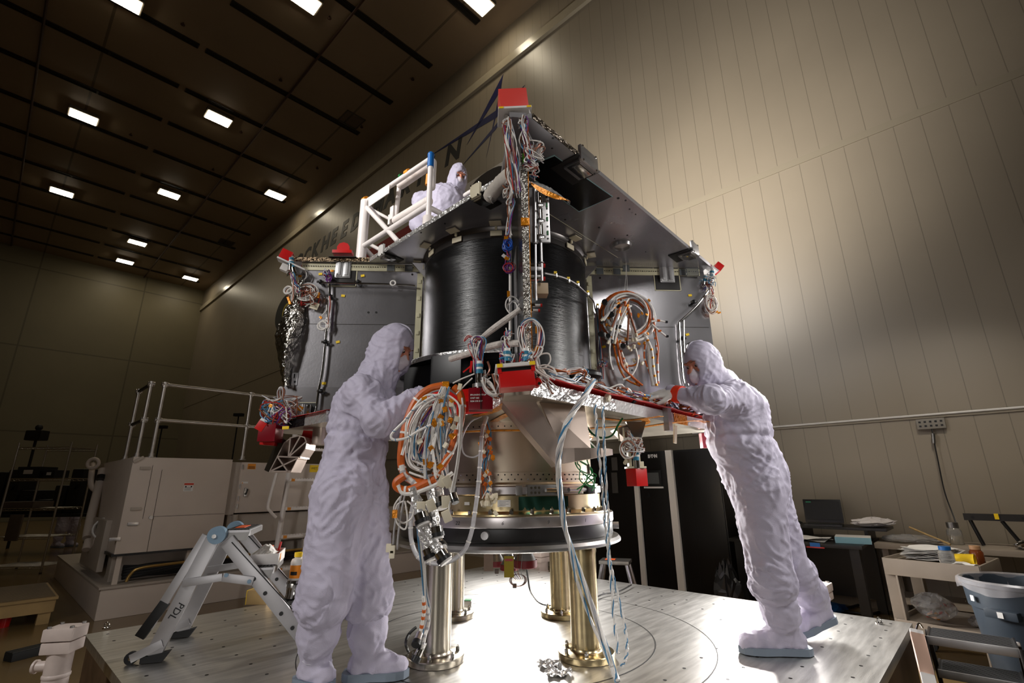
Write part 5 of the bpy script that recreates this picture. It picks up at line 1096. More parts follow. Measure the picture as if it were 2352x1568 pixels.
def A(v): return np.array((v.x, v.y, v.z))
def hand_field(wr, d, n, side, curl, s=1.):
    """palm, five fingers and a thumb; d points along the hand, n out of its back"""
    d = Vector(d).normalized(); n = Vector(n); n = (n - d * n.dot(d)).normalized(); t = d.cross(n) * side; wr = Vector(wr)
    F = Field(A(wr) - .16, A(wr) + .24, .0035); R = lambda x, y, z: A(wr + d * x * s + t * y * s + n * z * s)
    M = np.array([[d.x, t.x, n.x], [d.y, t.y, n.y], [d.z, t.z, n.z]])
    F.cone(R(-.05, 0, 0), R(.02, 0, 0), .03 * s, .026 * s, .02); F.ball(R(.05, 0, 0), M, (.05 * s, .042 * s, .018 * s), .02)
    for y, ln, k in ((.03, .072, .9), (.01, .08, 1.), (-.01, .075, 1.1), (-.03, .058, 1.25)):
        a = Vector((.085, y, 0)); ang = curl * .5 * k; p = a
        for j, (fl, r0) in enumerate(((.45, .0105), (.32, .0095), (.23, .0085))):
            q = p + Vector((math.cos(ang) * ln * fl, y * .06, -math.sin(ang) * ln * fl)); F.cone(R(*p), R(*q), r0 * s, (r0 - .0008) * s, .006); p = q; ang += curl * .6 * k
    a = Vector((.025, .035, -.004)); b = Vector((.06, .066, -.018)); c = Vector((.088, .072, -.028)); F.cone(R(*a), R(*b), .014 * s, .0115 * s, .012); F.cone(R(*b), R(*c), .011 * s, .0095 * s, .006)
    v, f = F.mesh(); return laplace(v, f, 1), f
def person(name, label, J, face, group=None, up=(0, 0, 1), s=1., seed=1, soles=(True, True), amp=.011, res=.0085, girth=1., hands=None, curl=.6, mask_full=False):
    """J: head neck chest waist pelvis, and (left, right) pairs shoulder elbow wrist hip knee ankle toe heel"""
    g = {k: (A(v) if isinstance(v, Vector) else (A(v[0]), A(v[1]))) for k, v in J.items()}
    P = [x for v in g.values() for x in (v if isinstance(v, tuple) else (v,))]; lo = np.min(P, 0) - .26; hi = np.max(P, 0) + .26
    f = Vector(face).normalized(); u = Vector(up); u = (u - f * u.dot(f)).normalized(); sd = u.cross(f)           # head axes: forward, up, side
    M = np.array([[sd.x, f.x, u.x], [sd.y, f.y, u.y], [sd.z, f.z, u.z]]); H = g['head']; hp = lambda x, y, z: H + M @ np.array((x, y, z)) * s
    # ---- body: one continuous skin from feet to head
    B = Field(lo, hi, .009)
    B.cone(g['pelvis'], g['waist'], .105 * s, .10 * s, .05); B.cone(g['waist'], g['chest'], .10 * s, .12 * s, .05); B.cone(g['chest'], g['neck'], .10 * s, .05 * s, .05); B.cone(g['neck'], hp(0, -.01, -.05), .052 * s, .055 * s, .03)
    for i in (0, 1):
        B.cone(g['chest'], g['shoulder'][i], .08 * s, .052 * s, .04); B.cone(g['shoulder'][i], g['elbow'][i], .05 * s, .04 * s, .03); B.cone(g['elbow'][i], g['wrist'][i], .038 * s, .027 * s, .02)
        B.cone(g['pelvis'], g['hip'][i], .09 * s, .085 * s, .04); B.cone(g['hip'][i], g['knee'][i], .078 * s, .055 * s, .03); B.cone(g['knee'][i], g['ankle'][i], .052 * s, .036 * s, .03); B.cone(g['heel'][i] + (0, 0, .045), g['toe'][i] + (0, 0, .04), .032 * s, .026 * s, .02); B.cone(g['ankle'][i], g['heel'][i] + (0, 0, .045), .036 * s, .03 * s, .02)
    B.ball(hp(0, -.012, .015), M, np.array((.074, .096, .112)) * s, .02); B.ball(hp(0, .03, -.06), M, np.array((.055, .055, .05)) * s, .02)
    v, F = B.mesh(); v = laplace(v, F, 1); root = skin_obj(name, v, F, m_skin); tag(root, label, 'person', group)
    # ---- face in finer detail over the skull (brow, nose, eyes, lips, chin)
    K = Field(H - .16 * s, H + .16 * s, .0038); K.ball(hp(0, -.012, .015), M, np.array((.0755, .0975, .1135)) * s, .01); K.ball(hp(0, .035, -.062), M, np.array((.054, .054, .05)) * s, .025)
    K.cone(hp(0, .088, .022), hp(0, .108, -.018), .009 * s, .0135 * s, .012); K.cone(hp(-.012, .096, -.02), hp(.012, .096, -.02), .009 * s, .009 * s, .008); K.cone(hp(-.04, .078, .04), hp(.04, .078, .04), .011 * s, .011 * s, .014)
    for e in (-1, 1): K.ball(hp(e * .031, .09, .022), M, np.array((.017, .014, .011)) * s, .008, True); K.ball(hp(e * .045, .062, -.012), M, np.array((.02, .02, .018)) * s, .02)
    K.cone(hp(-.02, .088, -.052), hp(.02, .088, -.052), .007 * s, .007 * s, .006); K.ball(hp(0, .08, -.088), M, np.array((.02, .016, .016)) * s, .015)
    v, F = K.mesh(); skin_obj('face', laplace(v, F, 1), F, m_skin, root)
    for e in (-1, 1):
        c = Vector(hp(e * .031, .078, .022)); mb = MB(); mb.ball(c, .0112 * s, m_eye, 14); mb.ball(c + f * .005 * s - u * .003, .0078 * s, m_iris, 10); mb.build('eye', root); mb = MB(); mb.tube([Vector(hp(e * .014, .1, .043)), Vector(hp(e * .032, .096, .049)), Vector(hp(e * .05, .082, .043))], .0028 * s, mat('eyebrow', (140, 92, 66), .8), 5); mb.build('eyebrow', root)
    # ---- mask over nose and mouth
    K = Field(H - .16 * s, H + .16 * s, .0042); K.ball(hp(0, .04, -.05), M, np.array((.062, .07, .052)) * s, .02); K.cone(hp(0, .092, -.004), hp(0, .108, -.03), .014 * s, .018 * s, .02)
    if mask_full: K.ball(hp(0, .03, -.045), M, np.array((.082, .078, .062)) * s, .03)
    v, F = K.mesh(); skin_obj('face_mask', folds(v, F, .004, seed + 9), F, m_mask, root)
    # ---- hood with its face opening and shoulder cape
    K = Field(np.minimum(H, g['neck']) - .27 * s, np.maximum(H, g['neck']) + .27 * s, .0062)
    K.ball(hp(0, -.02, .02), M, np.array((.096, .118, .135)) * s, .03); K.ball(hp(0, .03, -.05), M, np.array((.088, .088, .085)) * s, .05); K.cone(hp(0, -.03, -.06), g['neck'], .088 * s, .098 * s, .05)
    for i in (0, 1): K.cone(g['neck'], g['neck'] * .55 + g['shoulder'][i] * .45, .088 * s, .075 * s, .05)
    K.ball(hp(0, .135, -.012 if not mask_full else .018), M, np.array((.058, .085, .088 if not mask_full else .06)) * s, .012, True)
    v, F = K.mesh(); skin_obj('hood', folds(v, F, amp * .75, seed + 4, 1.), F, m_suit, root)
    rim = [Vector(hp(.062 * math.cos(t), .088 - .03 * math.cos(t) ** 2 - .012 * math.sin(t) ** 2, (-.012 if not mask_full else .018) + (.09 if not mask_full else .062) * math.sin(t))) for t in [2 * PI * k / 32 for k in range(32)]]
    mb = MB(); mb.tube(rim, .005 * s, m_seam, 6, True); mb.build('hood_rim', root); mb = MB(); mb.tube(catmull([Vector(hp(0, .07, .125)), Vector(hp(0, .02, .156)), Vector(hp(0, -.06, .15)), Vector(hp(0, -.12, .1)), Vector(hp(0, -.14, .02))], 6), .0045 * s, m_seam, 6); mb.build('hood_seam', root)
    # ---- coverall
    S = Field(lo, hi, res)
    gs = s * girth; S.cone(g['pelvis'], g['waist'], .158 * gs, .145 * gs, .08); S.cone(g['waist'], g['chest'], .142 * gs, .152 * gs, .07); S.cone(g['chest'], g['neck'], .14 * gs, .088 * s, .06)
    for i in (0, 1):
        S.cone(g['chest'], g['shoulder'][i], .11 * s, .085 * s, .06); S.cone(g['shoulder'][i], g['elbow'][i], .088 * s, .07 * s, .05); S.cone(g['elbow'][i], g['wrist'][i], .068 * s, .044 * s, .04)
        S.cone(g['pelvis'], g['hip'][i], .13 * s, .125 * s, .06); S.cone(g['hip'][i], g['knee'][i], .136 * s, .112 * s, .05); S.cone(g['knee'][i], g['knee'][i] * .82 + g['ankle'][i] * .18, .112 * s, .122 * s, .02)
    v, F = S.mesh(); v = laplace(v, F, 1); w_, c_ = g['waist'], g['chest']; ax = (c_ - w_) / np.linalg.norm(c_ - w_); dw = np.abs((v - w_) @ ax); cin = np.exp(-(dw / .018) ** 2) * (np.linalg.norm(v - w_, axis=1) < .26)
    n = vnormals(v, F); v = v - n * (.012 * cin)[:, None]
    skin_obj('coverall', folds(v, F, amp, seed), F, m_suit, root)
    # ---- cuffs, gloves, boots
    for i in (0, 1):
        W_, E_ = Vector(g['wrist'][i]), Vector(g['elbow'][i]); d = (W_ - E_).normalized(); mb = MB(); mb.cyl(W_ - d * .03, W_ + d * .005, .047 * s, m_suit, 20); mb.build('cuff', root)
        hd = hands[i] if hands else (d, Vector((0, 0, 1)), curl)
        v, F = hand_field(W_ + Vector(hd[0]).normalized() * .03, hd[0], hd[1], -1 if i == 0 else 1, hd[2], s * 1.12); skin_obj('glove', v, F, m_glove, root)
        a, k_, t, h_ = g['ankle'][i], g['knee'][i], g['toe'][i], g['heel'][i]
        K = Field(np.minimum(np.minimum(a, k_), np.minimum(t, h_)) - .17, np.maximum(np.maximum(a, k_), np.maximum(t, h_)) + .17, .0085)
        top = k_ * .72 + a * .28; K.cone(top, k_ * .3 + a * .7, .092 * s, .088 * s, .03); K.cone(k_ * .3 + a * .7, a, .088 * s, .058 * s, .03); fu = np.array((0, 0, .056 * s)); K.cone(a, h_ + fu, .058 * s, .046 * s, .03); K.cone(h_ + fu, t + fu * .8, .048 * s, .04 * s, .03); K.cone(a * .6 + t * .4 + (0, 0, .0), t + fu * .9, .05 * s, .036 * s, .04)
        v, F = K.mesh(); v = folds(v, F, amp * .8, seed + 20 + i); v[:, 2] = np.maximum(v[:, 2], min(t[2], h_[2]) + .003); bt = skin_obj('boot', v, F, m_suit, root)
        ft = Vector(t) - Vector(h_); ln = ft.length; x = ft.normalized(); zz = Vector((0, 0, 1)); zz = (zz - x * zz.dot(x)).normalized(); T = Matrix(((x.x, zz.cross(x).x, zz.x, h_[0]), (x.y, zz.cross(x).y, zz.y, h_[1]), (x.z, zz.cross(x).z, zz.z, h_[2]), (0, 0, 0, 1)))
        T.translation += Vector((0, 0, .004)); out = [(-.07, -.03), (-.058, -.045), (-.035, -.06), (ln * .4, -.057), (ln * .75, -.063), (ln, -.056), (ln + .035, -.038), (ln + .056, 0), (ln + .035, .038), (ln, .056), (ln * .75, .063), (ln * .4, .055), (-.035, .06), (-.058, .045), (-.07, .03)]
        mb = MB(); mb.prism(out, -.0, .034, m_sole, T); mb.build('boot_sole', bt)
        for q, r in ((.27, .092), (.97, .06)):
            c = Vector(k_ * (1 - q) + a * q); ax_ = (Vector(a) - Vector(k_)).normalized(); mb = MB(); mb.tube(ring(c, ax_, r * s, 22, None, .04, seed + i), .009, m_seam, 6, True); mb.build('elastic_strap', bt)
    return root
LP = lambda *q: at(*q)
def onplate(px, py): return atz(px, py, TZ)
# left figure: stands on the plate in the deck's cut-out, facing right, head bowed over its hands
toeL, heelL = onplate(912, 1556), onplate(822, 1560); toeR, heelR = onplate(742, 1583), onplate(708, 1574)
p_left = person('person', 'person in lavender cleanroom suit standing at left, head bowed behind the hanging orange cable coil', dict(
    head=LP(902, 806, 2.62), neck=LP(866, 872, 2.62), chest=LP(838, 935, 2.62), waist=LP(822, 1005, 2.6), pelvis=LP(806, 1105, 2.58),
    shoulder=(LP(862, 905, 2.78), LP(832, 905, 2.45)), elbow=(LP(895, 975, 2.76), LP(868, 968, 2.36)), wrist=(LP(965, 905, 2.6), LP(946, 912, 2.40)),
    hip=(LP(826, 1140, 2.66), LP(786, 1140, 2.52)), knee=(LP(845, 1345, 2.63), LP(748, 1350, 2.46)), ankle=(heelL.lerp(toeL, .22) + UP * .12, heelR.lerp(toeR, .3) + UP * .12), toe=(toeL, toeR), heel=(heelL, heelR)),
    (.86, -.22, -.42), seed=3, hands=((Vector((.8, -.5, .1)), Vector((0, 0, 1)), .9), (Vector((.9, .3, .1)), Vector((0, -.3, 1)), .9)))
# right figure: leans in from the right over the lower deck
toeL, heelL = onplate(1722, 1500), onplate(1832, 1502)
toeR = onplate(1838, 1470) + UP * .018; heelR = at(1894, 1434, toeR.y + .05)
p_right = person('person', 'person in white cleanroom suit leaning over the deck at right, red wrist band', dict(
    head=LP(1612, 842, 2.86), neck=LP(1655, 888, 2.92), chest=LP(1690, 945, 2.93), waist=LP(1696, 1005, 2.93), pelvis=LP(1732, 1090, 2.95),
    shoulder=(LP(1684, 915, 2.79), LP(1664, 905, 3.10)), elbow=(LP(1632, 918, 2.66), LP(1606, 918, 3.1)), wrist=(LP(1556, 905, 2.84), LP(1540, 902, 3.04)),
    hip=(LP(1742, 1125, 2.88), LP(1752, 1118, 3.05)), knee=(LP(1766, 1310, 2.86), LP(1806, 1300, 3.04)), ankle=(heelL.lerp(toeL, .2) + UP * .12, heelR.lerp(toeR, .12) + UP * .13), toe=(toeL, toeR), heel=(heelL, heelR)),
    (-.84, -.44, -.32), up=(-.2, -.1, 1), seed=8, girth=1.14, hands=((Vector((-.98, .15, -.06)), Vector((0, -.35, 1)), .35), (Vector((-.95, .1, -.1)), Vector((0, 0, 1)), .5)))
Wr = LP(1556, 905, 2.84); dW = (Wr - LP(1632, 918, 2.66)).normalized()
mb = MB(); mb.cyl(Wr - dW * .035, Wr + dW * .012, .052, mat('orange_red_wrist_band', (238, 60, 26), .5), 24); mb.build('wrist_band', p_right)
# ================================================================== LEFT SIDE: lift basket, machine, ladders, shelf
m_tube = mat('white_painted_tube', (232, 224, 220), .38, 0, .1, 14); m_pad = mat('white_foam_sleeve', (230, 220, 214), .6, 0, .12, 9, .3, 30)
ZR = 3.9
a = atz(840, 462, ZR); b = atz(990, 362, ZR); bd = (b - a).normalized(); bn = Vector((-bd.y, bd.x, 0))
if bn.y < 0: bn = -bn
BL = (b - a).length; ZF = 3.02
T = frame(a + Vector((0, 0, -ZR)), bd)                          # x along the near rail, y away from the camera, z up from the floor of the hall
lift = thing('lift_basket', 'raised white tube work basket with orange and blue tape behind the upper deck', 'lift', a.lerp(b, .5) + bn * .6 + Vector((0, 0, -ZR)), math.atan2(bd.y, bd.x))
D_ = 1.25
mb = MB(T); mb.box((BL / 2 - .4, D_ / 2, ZF - .03), (BL + .9, D_ + .1, .06), M_['alu_d'], bev=.01); mb.build('basket_floor', lift)
mb = MB(T); mb.box((BL / 2, D_ / 2, ZF - .045), (BL * .6, D_ * .5, .03), M_['alu_d']); mb.build('under_frame', lift); mb = MB(); e0, e1 = T @ Vector((BL / 2, D_, ZF + .04)), Vector((.9, 6.3, ZF + .04)); mb.tube([e0, e1], .06, M_['black'], 8); mb.cyl((.9, 6.3, 0), (.9, 6.3, ZF + .1), .08, M_['black'], 14); mb.cyl((.9, 6.3, 0), (.9, 6.3, .1), .25, M_['black'], 20); mb.build('mast', lift)
for (x, y), r in (((0, 0), .045), ((BL, 0), .022), ((-.8, D_), .03), ((BL, D_), .03)):
    mb = MB(T); mb.cyl((x, y, ZF), (x, y, ZR), r, m_tube, 14); mb.build('post', lift)
mb = MB(T); mb.cyl((BL, 0, ZF), (BL, 0, ZF + .33), .045, m_pad, 16); mb.build('foam_sleeve', lift)
rails = [((0, 0), (BL, 0)), ((-.8, D_), (BL, D_)), ((0, 0), (-.8, D_)), ((BL, 0), (BL, D_))]
for p, q in rails:
    for z in (ZR - .01, ZF + .42):
        if p == (0, 0) and q == (BL, 0) and z < ZR - .1 or p == (BL, 0) and z > ZR - .1: continue
        mb = MB(T); mb.cyl((p[0], p[1], z), (q[0], q[1], z), .022, m_tube, 12); mb.build('rail', lift)
def bt(px, py, off=0.): return atpl(px, py, a + bn * off, bn)
for P, r, m, nm in (((bt(834, 566), bt(985, 470)), .024, m_tube, 'rail'), ((bt(838, 472), bt(912, 552)), .022, m_tube, 'brace'), ((bt(848, 478, .3), bt(900, 506, .3)), .016, m_tube, 'brace'), ((bt(840, 556, .5), bt(870, 572, .5)), .02, m_tube, 'brace'),
    ((bt(921, 424, .1), bt(986, 379, .1)), .042, m_pad, 'foam_sleeve'), ((bt(917, 428, .1), bt(908, 506, .1)), .02, m_tube, 'gate_post'), ((bt(910, 506, .1), bt(984, 462, .1)), .04, m_pad, 'foam_sleeve'), ((bt(995, 372, .12), bt(992, 430, .12)), .03, m_tube, 'gate_post'), ((bt(1068, 448, .9), bt(1100, 428, .9)), .022, m_tube, 'rail')):
    mb = MB(); mb.cyl(P[0], P[1], r, m, 14); mb.ball(P[0], r, m, 12); mb.ball(P[1], r, m, 12); mb.build(nm, lift)
mb = MB(); mb.slab([bt(846, 458, -.03), bt(895, 424, -.03), bt(893, 443, -.03), bt(846, 475, -.03)], bn, .006, m_tube); mb.build('sign_board', lift, label='blank white sign board under the top rail')
m_otape = mat('orange_tape', (232, 146, 30), .5)
for px, py, m, r, l in ((840, 460, m_otape, .034, .05), (936, 396, m_otape, .026, .05), (921, 405, M_['wgreen'], .024, .02)):
    p = bt(px, py); mb = MB(); mb.cyl(p - bd * l / 2, p + bd * l / 2, r, m, 12); mb.build('tape_wrap', lift)
p, q = bt(990, 356), bt(989, 384); mb = MB(); mb.cyl(q, p, .027, M_['bluep'], 12); mb.ball(p, .029, M_['bluep'], 12); mb.build('tape_wrap', lift, label='blue tape on the corner post')
p, q = bt(985, 402), bt(983, 425); mb = MB(); mb.cyl(q, p, .0235, m_otape, 12); mb.build('tape_wrap', lift)
mb = MB(); p = bt(903, 490, .08); mb.box((0, 0, 0), (.05, .04, .13), m_tube, frame(p, bd), .006); mb.box((-.04, 0, -.05), (.03, .03, .1), m_tube, frame(p, bd), .004); mb.build('latch', lift)
# figure in the basket
Yp = 4.55
hd = at(1052, 409, Yp); zb = ZF + .006
pel = Vector((hd.x - .16, Yp + .12, 3.78)); 
p3 = person('person', 'person in white cleanroom suit and mask looking down from the raised basket', dict(
    head=hd, neck=at(1036, 446, Yp + .03), chest=at(1022, 474, Yp + .06), waist=at(1008, 525, Yp + .1), pelvis=pel,
    shoulder=(at(1080, 462, Yp + .12), at(968, 462, Yp - .02)), elbow=(at(1096, 512, Yp + .05), at(958, 516, Yp - .08)), wrist=(at(1075, 535, Yp - .2), at(985, 545, Yp - .25)),
    hip=(pel + Vector((.09, .05, -.05)), pel + Vector((-.09, -.03, -.05))), knee=(pel + Vector((.12, -.04, -.43)), pel + Vector((-.12, -.1, -.43))), ankle=(Vector((pel.x + .12, pel.y + .04, zb + .12)), Vector((pel.x - .13, pel.y - .02, zb + .12))),
    toe=(Vector((pel.x + .2, pel.y - .16, zb)), Vector((pel.x - .1, pel.y - .24, zb))), heel=(Vector((pel.x + .1, pel.y + .07, zb)), Vector((pel.x - .14, pel.y + .01, zb)))),
    (.38, -.72, -.42), seed=14, girth=1.6, amp=.008, mask_full=True)
# dim figure far behind the machine
Yd = 12.6
def dp(px, py, dy=0.): return at(px, py, Yd + dy)
fx = dp(150, 1236).x; f0 = Vector((fx, Yd, 0))
hd = dp(191, 1096); sc_ = hd.z / 1.62
p4 = person('person', 'dim person in cleanroom suit far back between the wire shelf and the machine', dict(
    head=hd, neck=hd + Vector((-.05, .05, -.2)), chest=hd + Vector((-.1, .08, -.36)), waist=hd + Vector((-.16, .08, -.58)), pelvis=Vector((hd.x - .2, Yd + .08, .92)),
    shoulder=(hd + Vector((-.02, .26, -.32)), hd + Vector((-.14, -.1, -.32))), elbow=(hd + Vector((.1, .3, -.55)), hd + Vector((.02, -.16, -.6))), wrist=(hd + Vector((.3, .2, -.5)), hd + Vector((.26, -.1, -.52))),
    hip=(Vector((hd.x - .18, Yd + .18, .9)), Vector((hd.x - .22, Yd - .02, .9))), knee=(Vector((hd.x - .1, Yd + .18, .48)), Vector((hd.x - .2, Yd - .04, .48))), ankle=(Vector((hd.x - .14, Yd + .2, .12)), Vector((hd.x - .26, Yd - .02, .12))),
    toe=(Vector((hd.x + .06, Yd + .16, 0)), Vector((hd.x - .06, Yd - .08, 0))), heel=(Vector((hd.x - .2, Yd + .2, 0)), Vector((hd.x - .32, Yd, 0)))), (.85, -.3, -.4), seed=20, res=.014)
# ------------------------------------------------------------------ white machine
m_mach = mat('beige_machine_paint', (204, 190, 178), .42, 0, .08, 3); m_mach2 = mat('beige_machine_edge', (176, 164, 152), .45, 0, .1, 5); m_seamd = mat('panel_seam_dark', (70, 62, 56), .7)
mach = thing('machine_cabinet', 'large beige machine cabinet with tubular railing on its roof at left', 'machine', rm(8.2, 2.6, 0), TH)
MA, MN = 7.14, 1.13
base = rbox('base', mach, (MN, MN + 4.2), (MA, MA + 4.0), (0, .3), m_mach, .01)
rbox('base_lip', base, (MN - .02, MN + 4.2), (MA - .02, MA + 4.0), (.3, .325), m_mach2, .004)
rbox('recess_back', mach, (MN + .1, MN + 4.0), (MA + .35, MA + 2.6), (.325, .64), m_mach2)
for n in (MN + .1, MN + .78, MN + 1.5, MN + 2.2): rbox('recess_post', mach, (n, n + .05), (MA + .1, MA + .15), (.325, .63), m_mach)
mb = MB(); 
for k in range(9):
    P = [rm(MA + .2 + .02 * (k % 3), MN + .2 + .28 * j, .37 + .03 * (k // 3) + .05 * math.sin(j * .7 + k) ** 2) for j in range(9)]; mb.tube(catmull(P, 5), .022, M_['rubber'], 8)
mb.build('black_hose', mach)
mb = MB(); mb.tube(catmull([rm(MA + .06, MN + .22, .345), rm(MA + .06, MN + .25, .42), rm(MA + .06, MN + .32, .47), rm(MA + .06, MN + .6, .485), rm(MA + .06, MN + 1.6, .5), rm(MA + .06, MN + 3.4, .5)], 6), .016, mat('brass_tube', (180, 146, 84), .3, .8, .1, 5), 10); mb.build('brass_rail', mach)
body = rbox('body', mach, (MN + .06, MN + 1.12), (MA + .05, MA + 2.3), (.64, 1.69), m_mach, .006)
rbox('dark_gap', body, (MN + .04, MN + 1.1), (MA + .06, MA + 2.2), (.615, .645), M_['black'])
F_ = frame(rm(MA + .05, MN + .06, 0), RN)                        # x along the front of the machine, y into it
def front(nm, par, x, z, m, y=(-.004, 0), bev=0., label=None):
    mb = MB(F_); mb.box(((x[0] + x[1]) / 2, (y[0] + y[1]) / 2, (z[0] + z[1]) / 2), (x[1] - x[0], y[1] - y[0], z[1] - z[0]), m, bev=bev); return mb.build(nm, par, label=label)
def fpt(px, py, off=0.): return F_.inverted() @ atpl(px, py, rm(MA + .05 - off, 0, 0), RA)
for (x0, z0), (x1, z1) in (((.3, .64), (.3, 1.55)), ((.3, 1.02), (1.05, 1.02)), ((.2, 1.0), (.2, 1.6))):
    mb = MB(F_); mb.box(((x0 + x1) / 2, -.001, (z0 + z1) / 2), (max(.004, x1 - x0), .003, max(.004, z1 - z0)), m_seamd); mb.build('door_seam', body)
for px, py in ((305, 1203), (263, 1238), (333, 1075), (312, 1168)):
    q = fpt(px, py); front('hinge', body, (q.x - .05, q.x + .05), (q.z - .018, q.z + .018), M_['alu'] if py > 1190 else m_mach2, (-.015, 0), .004)
q = fpt(346, 1188); mb = MB(F_); mb.cyl((q.x, -.02, q.z), (q.x, 0, q.z), .02, M_['alu'], 14); mb.build('lock', body)
mb = MB(F_); q = fpt(318, 1055); mb.box((q.x, -.012, q.z), (.11, .02, .03), m_mach2, bev=.008, rot=(0, -.6, 0)); mb.build('lifting_eye', body)
q = fpt(433, 1118); front('warning_label', body, (q.x - .05, q.x + .05), (q.z - .05, q.z + .05), M_['paper'], (-.003, 0)); front('warning_label', body, (q.x - .05, q.x + .05), (q.z + .022, q.z + .046), mat('warning_red', (206, 60, 30), .5), (-.0045, -.003))
mb = MB(F_)
for k in range(3): mb.box((q.x - .006, -.0035, q.z - .005 - .015 * k), (.07, .001, .004), M_['ink'])
for s in (-1, 1): mb.box((q.x + s * .03, -.0035, q.z + .004), (.016, .001, .016), M_['ink'])
mb.build('label_print', body)
cab = front('control_cabinet', mach, (1.18, 3.2), (1.02, 1.66), m_mach, (.02, .5), .008)
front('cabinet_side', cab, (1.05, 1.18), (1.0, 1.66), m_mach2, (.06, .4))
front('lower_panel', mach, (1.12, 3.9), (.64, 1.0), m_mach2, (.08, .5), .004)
mb = MB(F_); mb.cyl((1.2, .03, .66), (1.2, .03, 1.0), .035, m_mach2, 14); mb.build('corner_tube', mach)
q = fpt(578, 1071, -.02); front('warning_label', cab, (q.x - .05, q.x + .05), (q.z - .035, q.z + .035), m_otape, (.016, .02)); front('label_print', cab, (q.x - .042, q.x + .042), (q.z - .008, q.z + .0), M_['ink'], (.015, .016)); front('label_print', cab, (q.x - .042, q.x + .042), (q.z - .024, q.z - .016), M_['ink'], (.015, .016))
q = fpt(722, 1076, -.02); front('warning_label', cab, (q.x - .07, q.x + .07), (q.z - .05, q.z + .05), M_['yellow'], (.016, .02)); mb = MB(); text_mesh(mb, 'WET', F_ @ Matrix.Translation((q.x - .05, .0155, q.z - .01)) @ Matrix.Rotation(PI / 2, 4, 'X'), .045, M_['ink'], .0005); mb.build('label_print', cab)
q = fpt(564, 1108, -.02); front('warning_label', cab, (q.x - .05, q.x + .03), (q.z - .01, q.z + .012), M_['paper'], (.016, .02)); mb = MB(F_); mb.add([(q.x - .048, .015, q.z - .009), (q.x - .03, .015, q.z - .009), (q.x - .039, .015, q.z + .009)], [(0, 1, 2)], m_otape); mb.build('label_print', cab)
q = fpt(563, 1130, -.02); mb = MB(F_); mb.box((q.x, .005, q.z), (.035, .025, .11), M_['alu'], bev=.006); mb.cyl((q.x, -.01, q.z - .02), (q.x, .01, q.z - .02), .014, M_['black'], 12); mb.box((q.x + .01, -.012, q.z + .01), (.016, .012, .06), M_['black'], bev=.003, rot=(0, .2, 0)); mb.build('door_handle', cab)
for z in (1.1, 1.2, 1.35, 1.6): front('hinge', cab, (1.19, 1.205), (z - .03, z + .03), M_['alu'], (.005, .02), .002)
# railing on the roof
m_rail = mat('galvanised_rail', (186, 180, 174), .34, .9, .15, 20)
ra = thing('roof_railing', 'grey tubular railing standing on the roof of the beige machine', 'railing', rm(7.4, 2.2, 1.69), TH)
def rpt(px, py, A_=MA + .09): return atpl(px, py, rm(A_, 0, 0), RA)
posts = [(rpt(346, 1043), rpt(379, 879)), (rpt(563, 1046), rpt(573, 905))]
zt = rpt(379, 879).z
x0 = rpt(348, 1043); x1 = rpt(557, 1046); n0, n1 = x0.dot(RN), x1.dot(RN); zt = max(2.5, rpt(352, 880).z); zm = rpt(345, 963).z
AF = MA + .09
def rt(a_, n_, z_): return rm(a_, n_, z_)
for nm, P, r in (('post', (rt(AF, n0, 1.69), rt(AF, n0, zt)), .021), ('post', (rt(AF, n1, 1.69), rt(AF, n1, zt)), .021), ('post', (rt(AF + .06, n0 - .13, 1.69), rt(AF + .06, n0 - .13, zt)), .021), ('post', (rt(AF + .75, n0 - .13, 1.69), rt(AF + .75, n0 - .13, zt)), .021),
    ('rail', (rt(AF, n0, zt), rt(AF, n0 + 2.6, zt)), .021), ('rail', (rt(AF, n0, zm), rt(AF, n0 + 2.6, zm)), .021), ('rail', (rt(AF + .06, n0 - .13, zt), rt(AF + .75, n0 - .13, zt)), .021), ('rail', (rt(AF + .06, n0 - .13, zm), rt(AF + .75, n0 - .13, zm)), .021), ('post', (rt(AF, n0 + 2.6, 1.66), rt(AF, n0 + 2.6, zt)), .021)):
    mb = MB(); mb.cyl(P[0], P[1], r, m_rail if nm == 'post' or abs((P[1] - P[0]).dot(RN)) > .5 else M_['black'], 14); mb.build(nm, ra)
for p in (rt(AF, n0, zt), rt(AF, n0, zm), rt(AF, n1, zt), rt(AF, n1, zm), rt(AF + .06, n0 - .13, zt), rt(AF + .06, n0 - .13, zm), rt(AF + .75, n0 - .13, zt), rt(AF + .75, n0 - .13, zm)):
    mb = MB(); mb.cyl(p - UP * .035, p + UP * .03, .03, m_rail, 14); mb.cyl(p - RN * .035, p + RN * .035, .029, m_rail, 14); mb.build('fitting', ra)
for n_, a_ in ((n0, AF), (n1, AF), (n0 - .13, AF + .06), (n0 - .13, AF + .75)):
    mb = MB(); mb.cyl(rt(a_, n_, 1.69), rt(a_, n_, 1.74), .03, m_rail, 14); mb.cyl(rt(a_, n_, 1.69), rt(a_, n_, 1.7), .05, m_rail, 14); mb.build('foot_flange', ra)
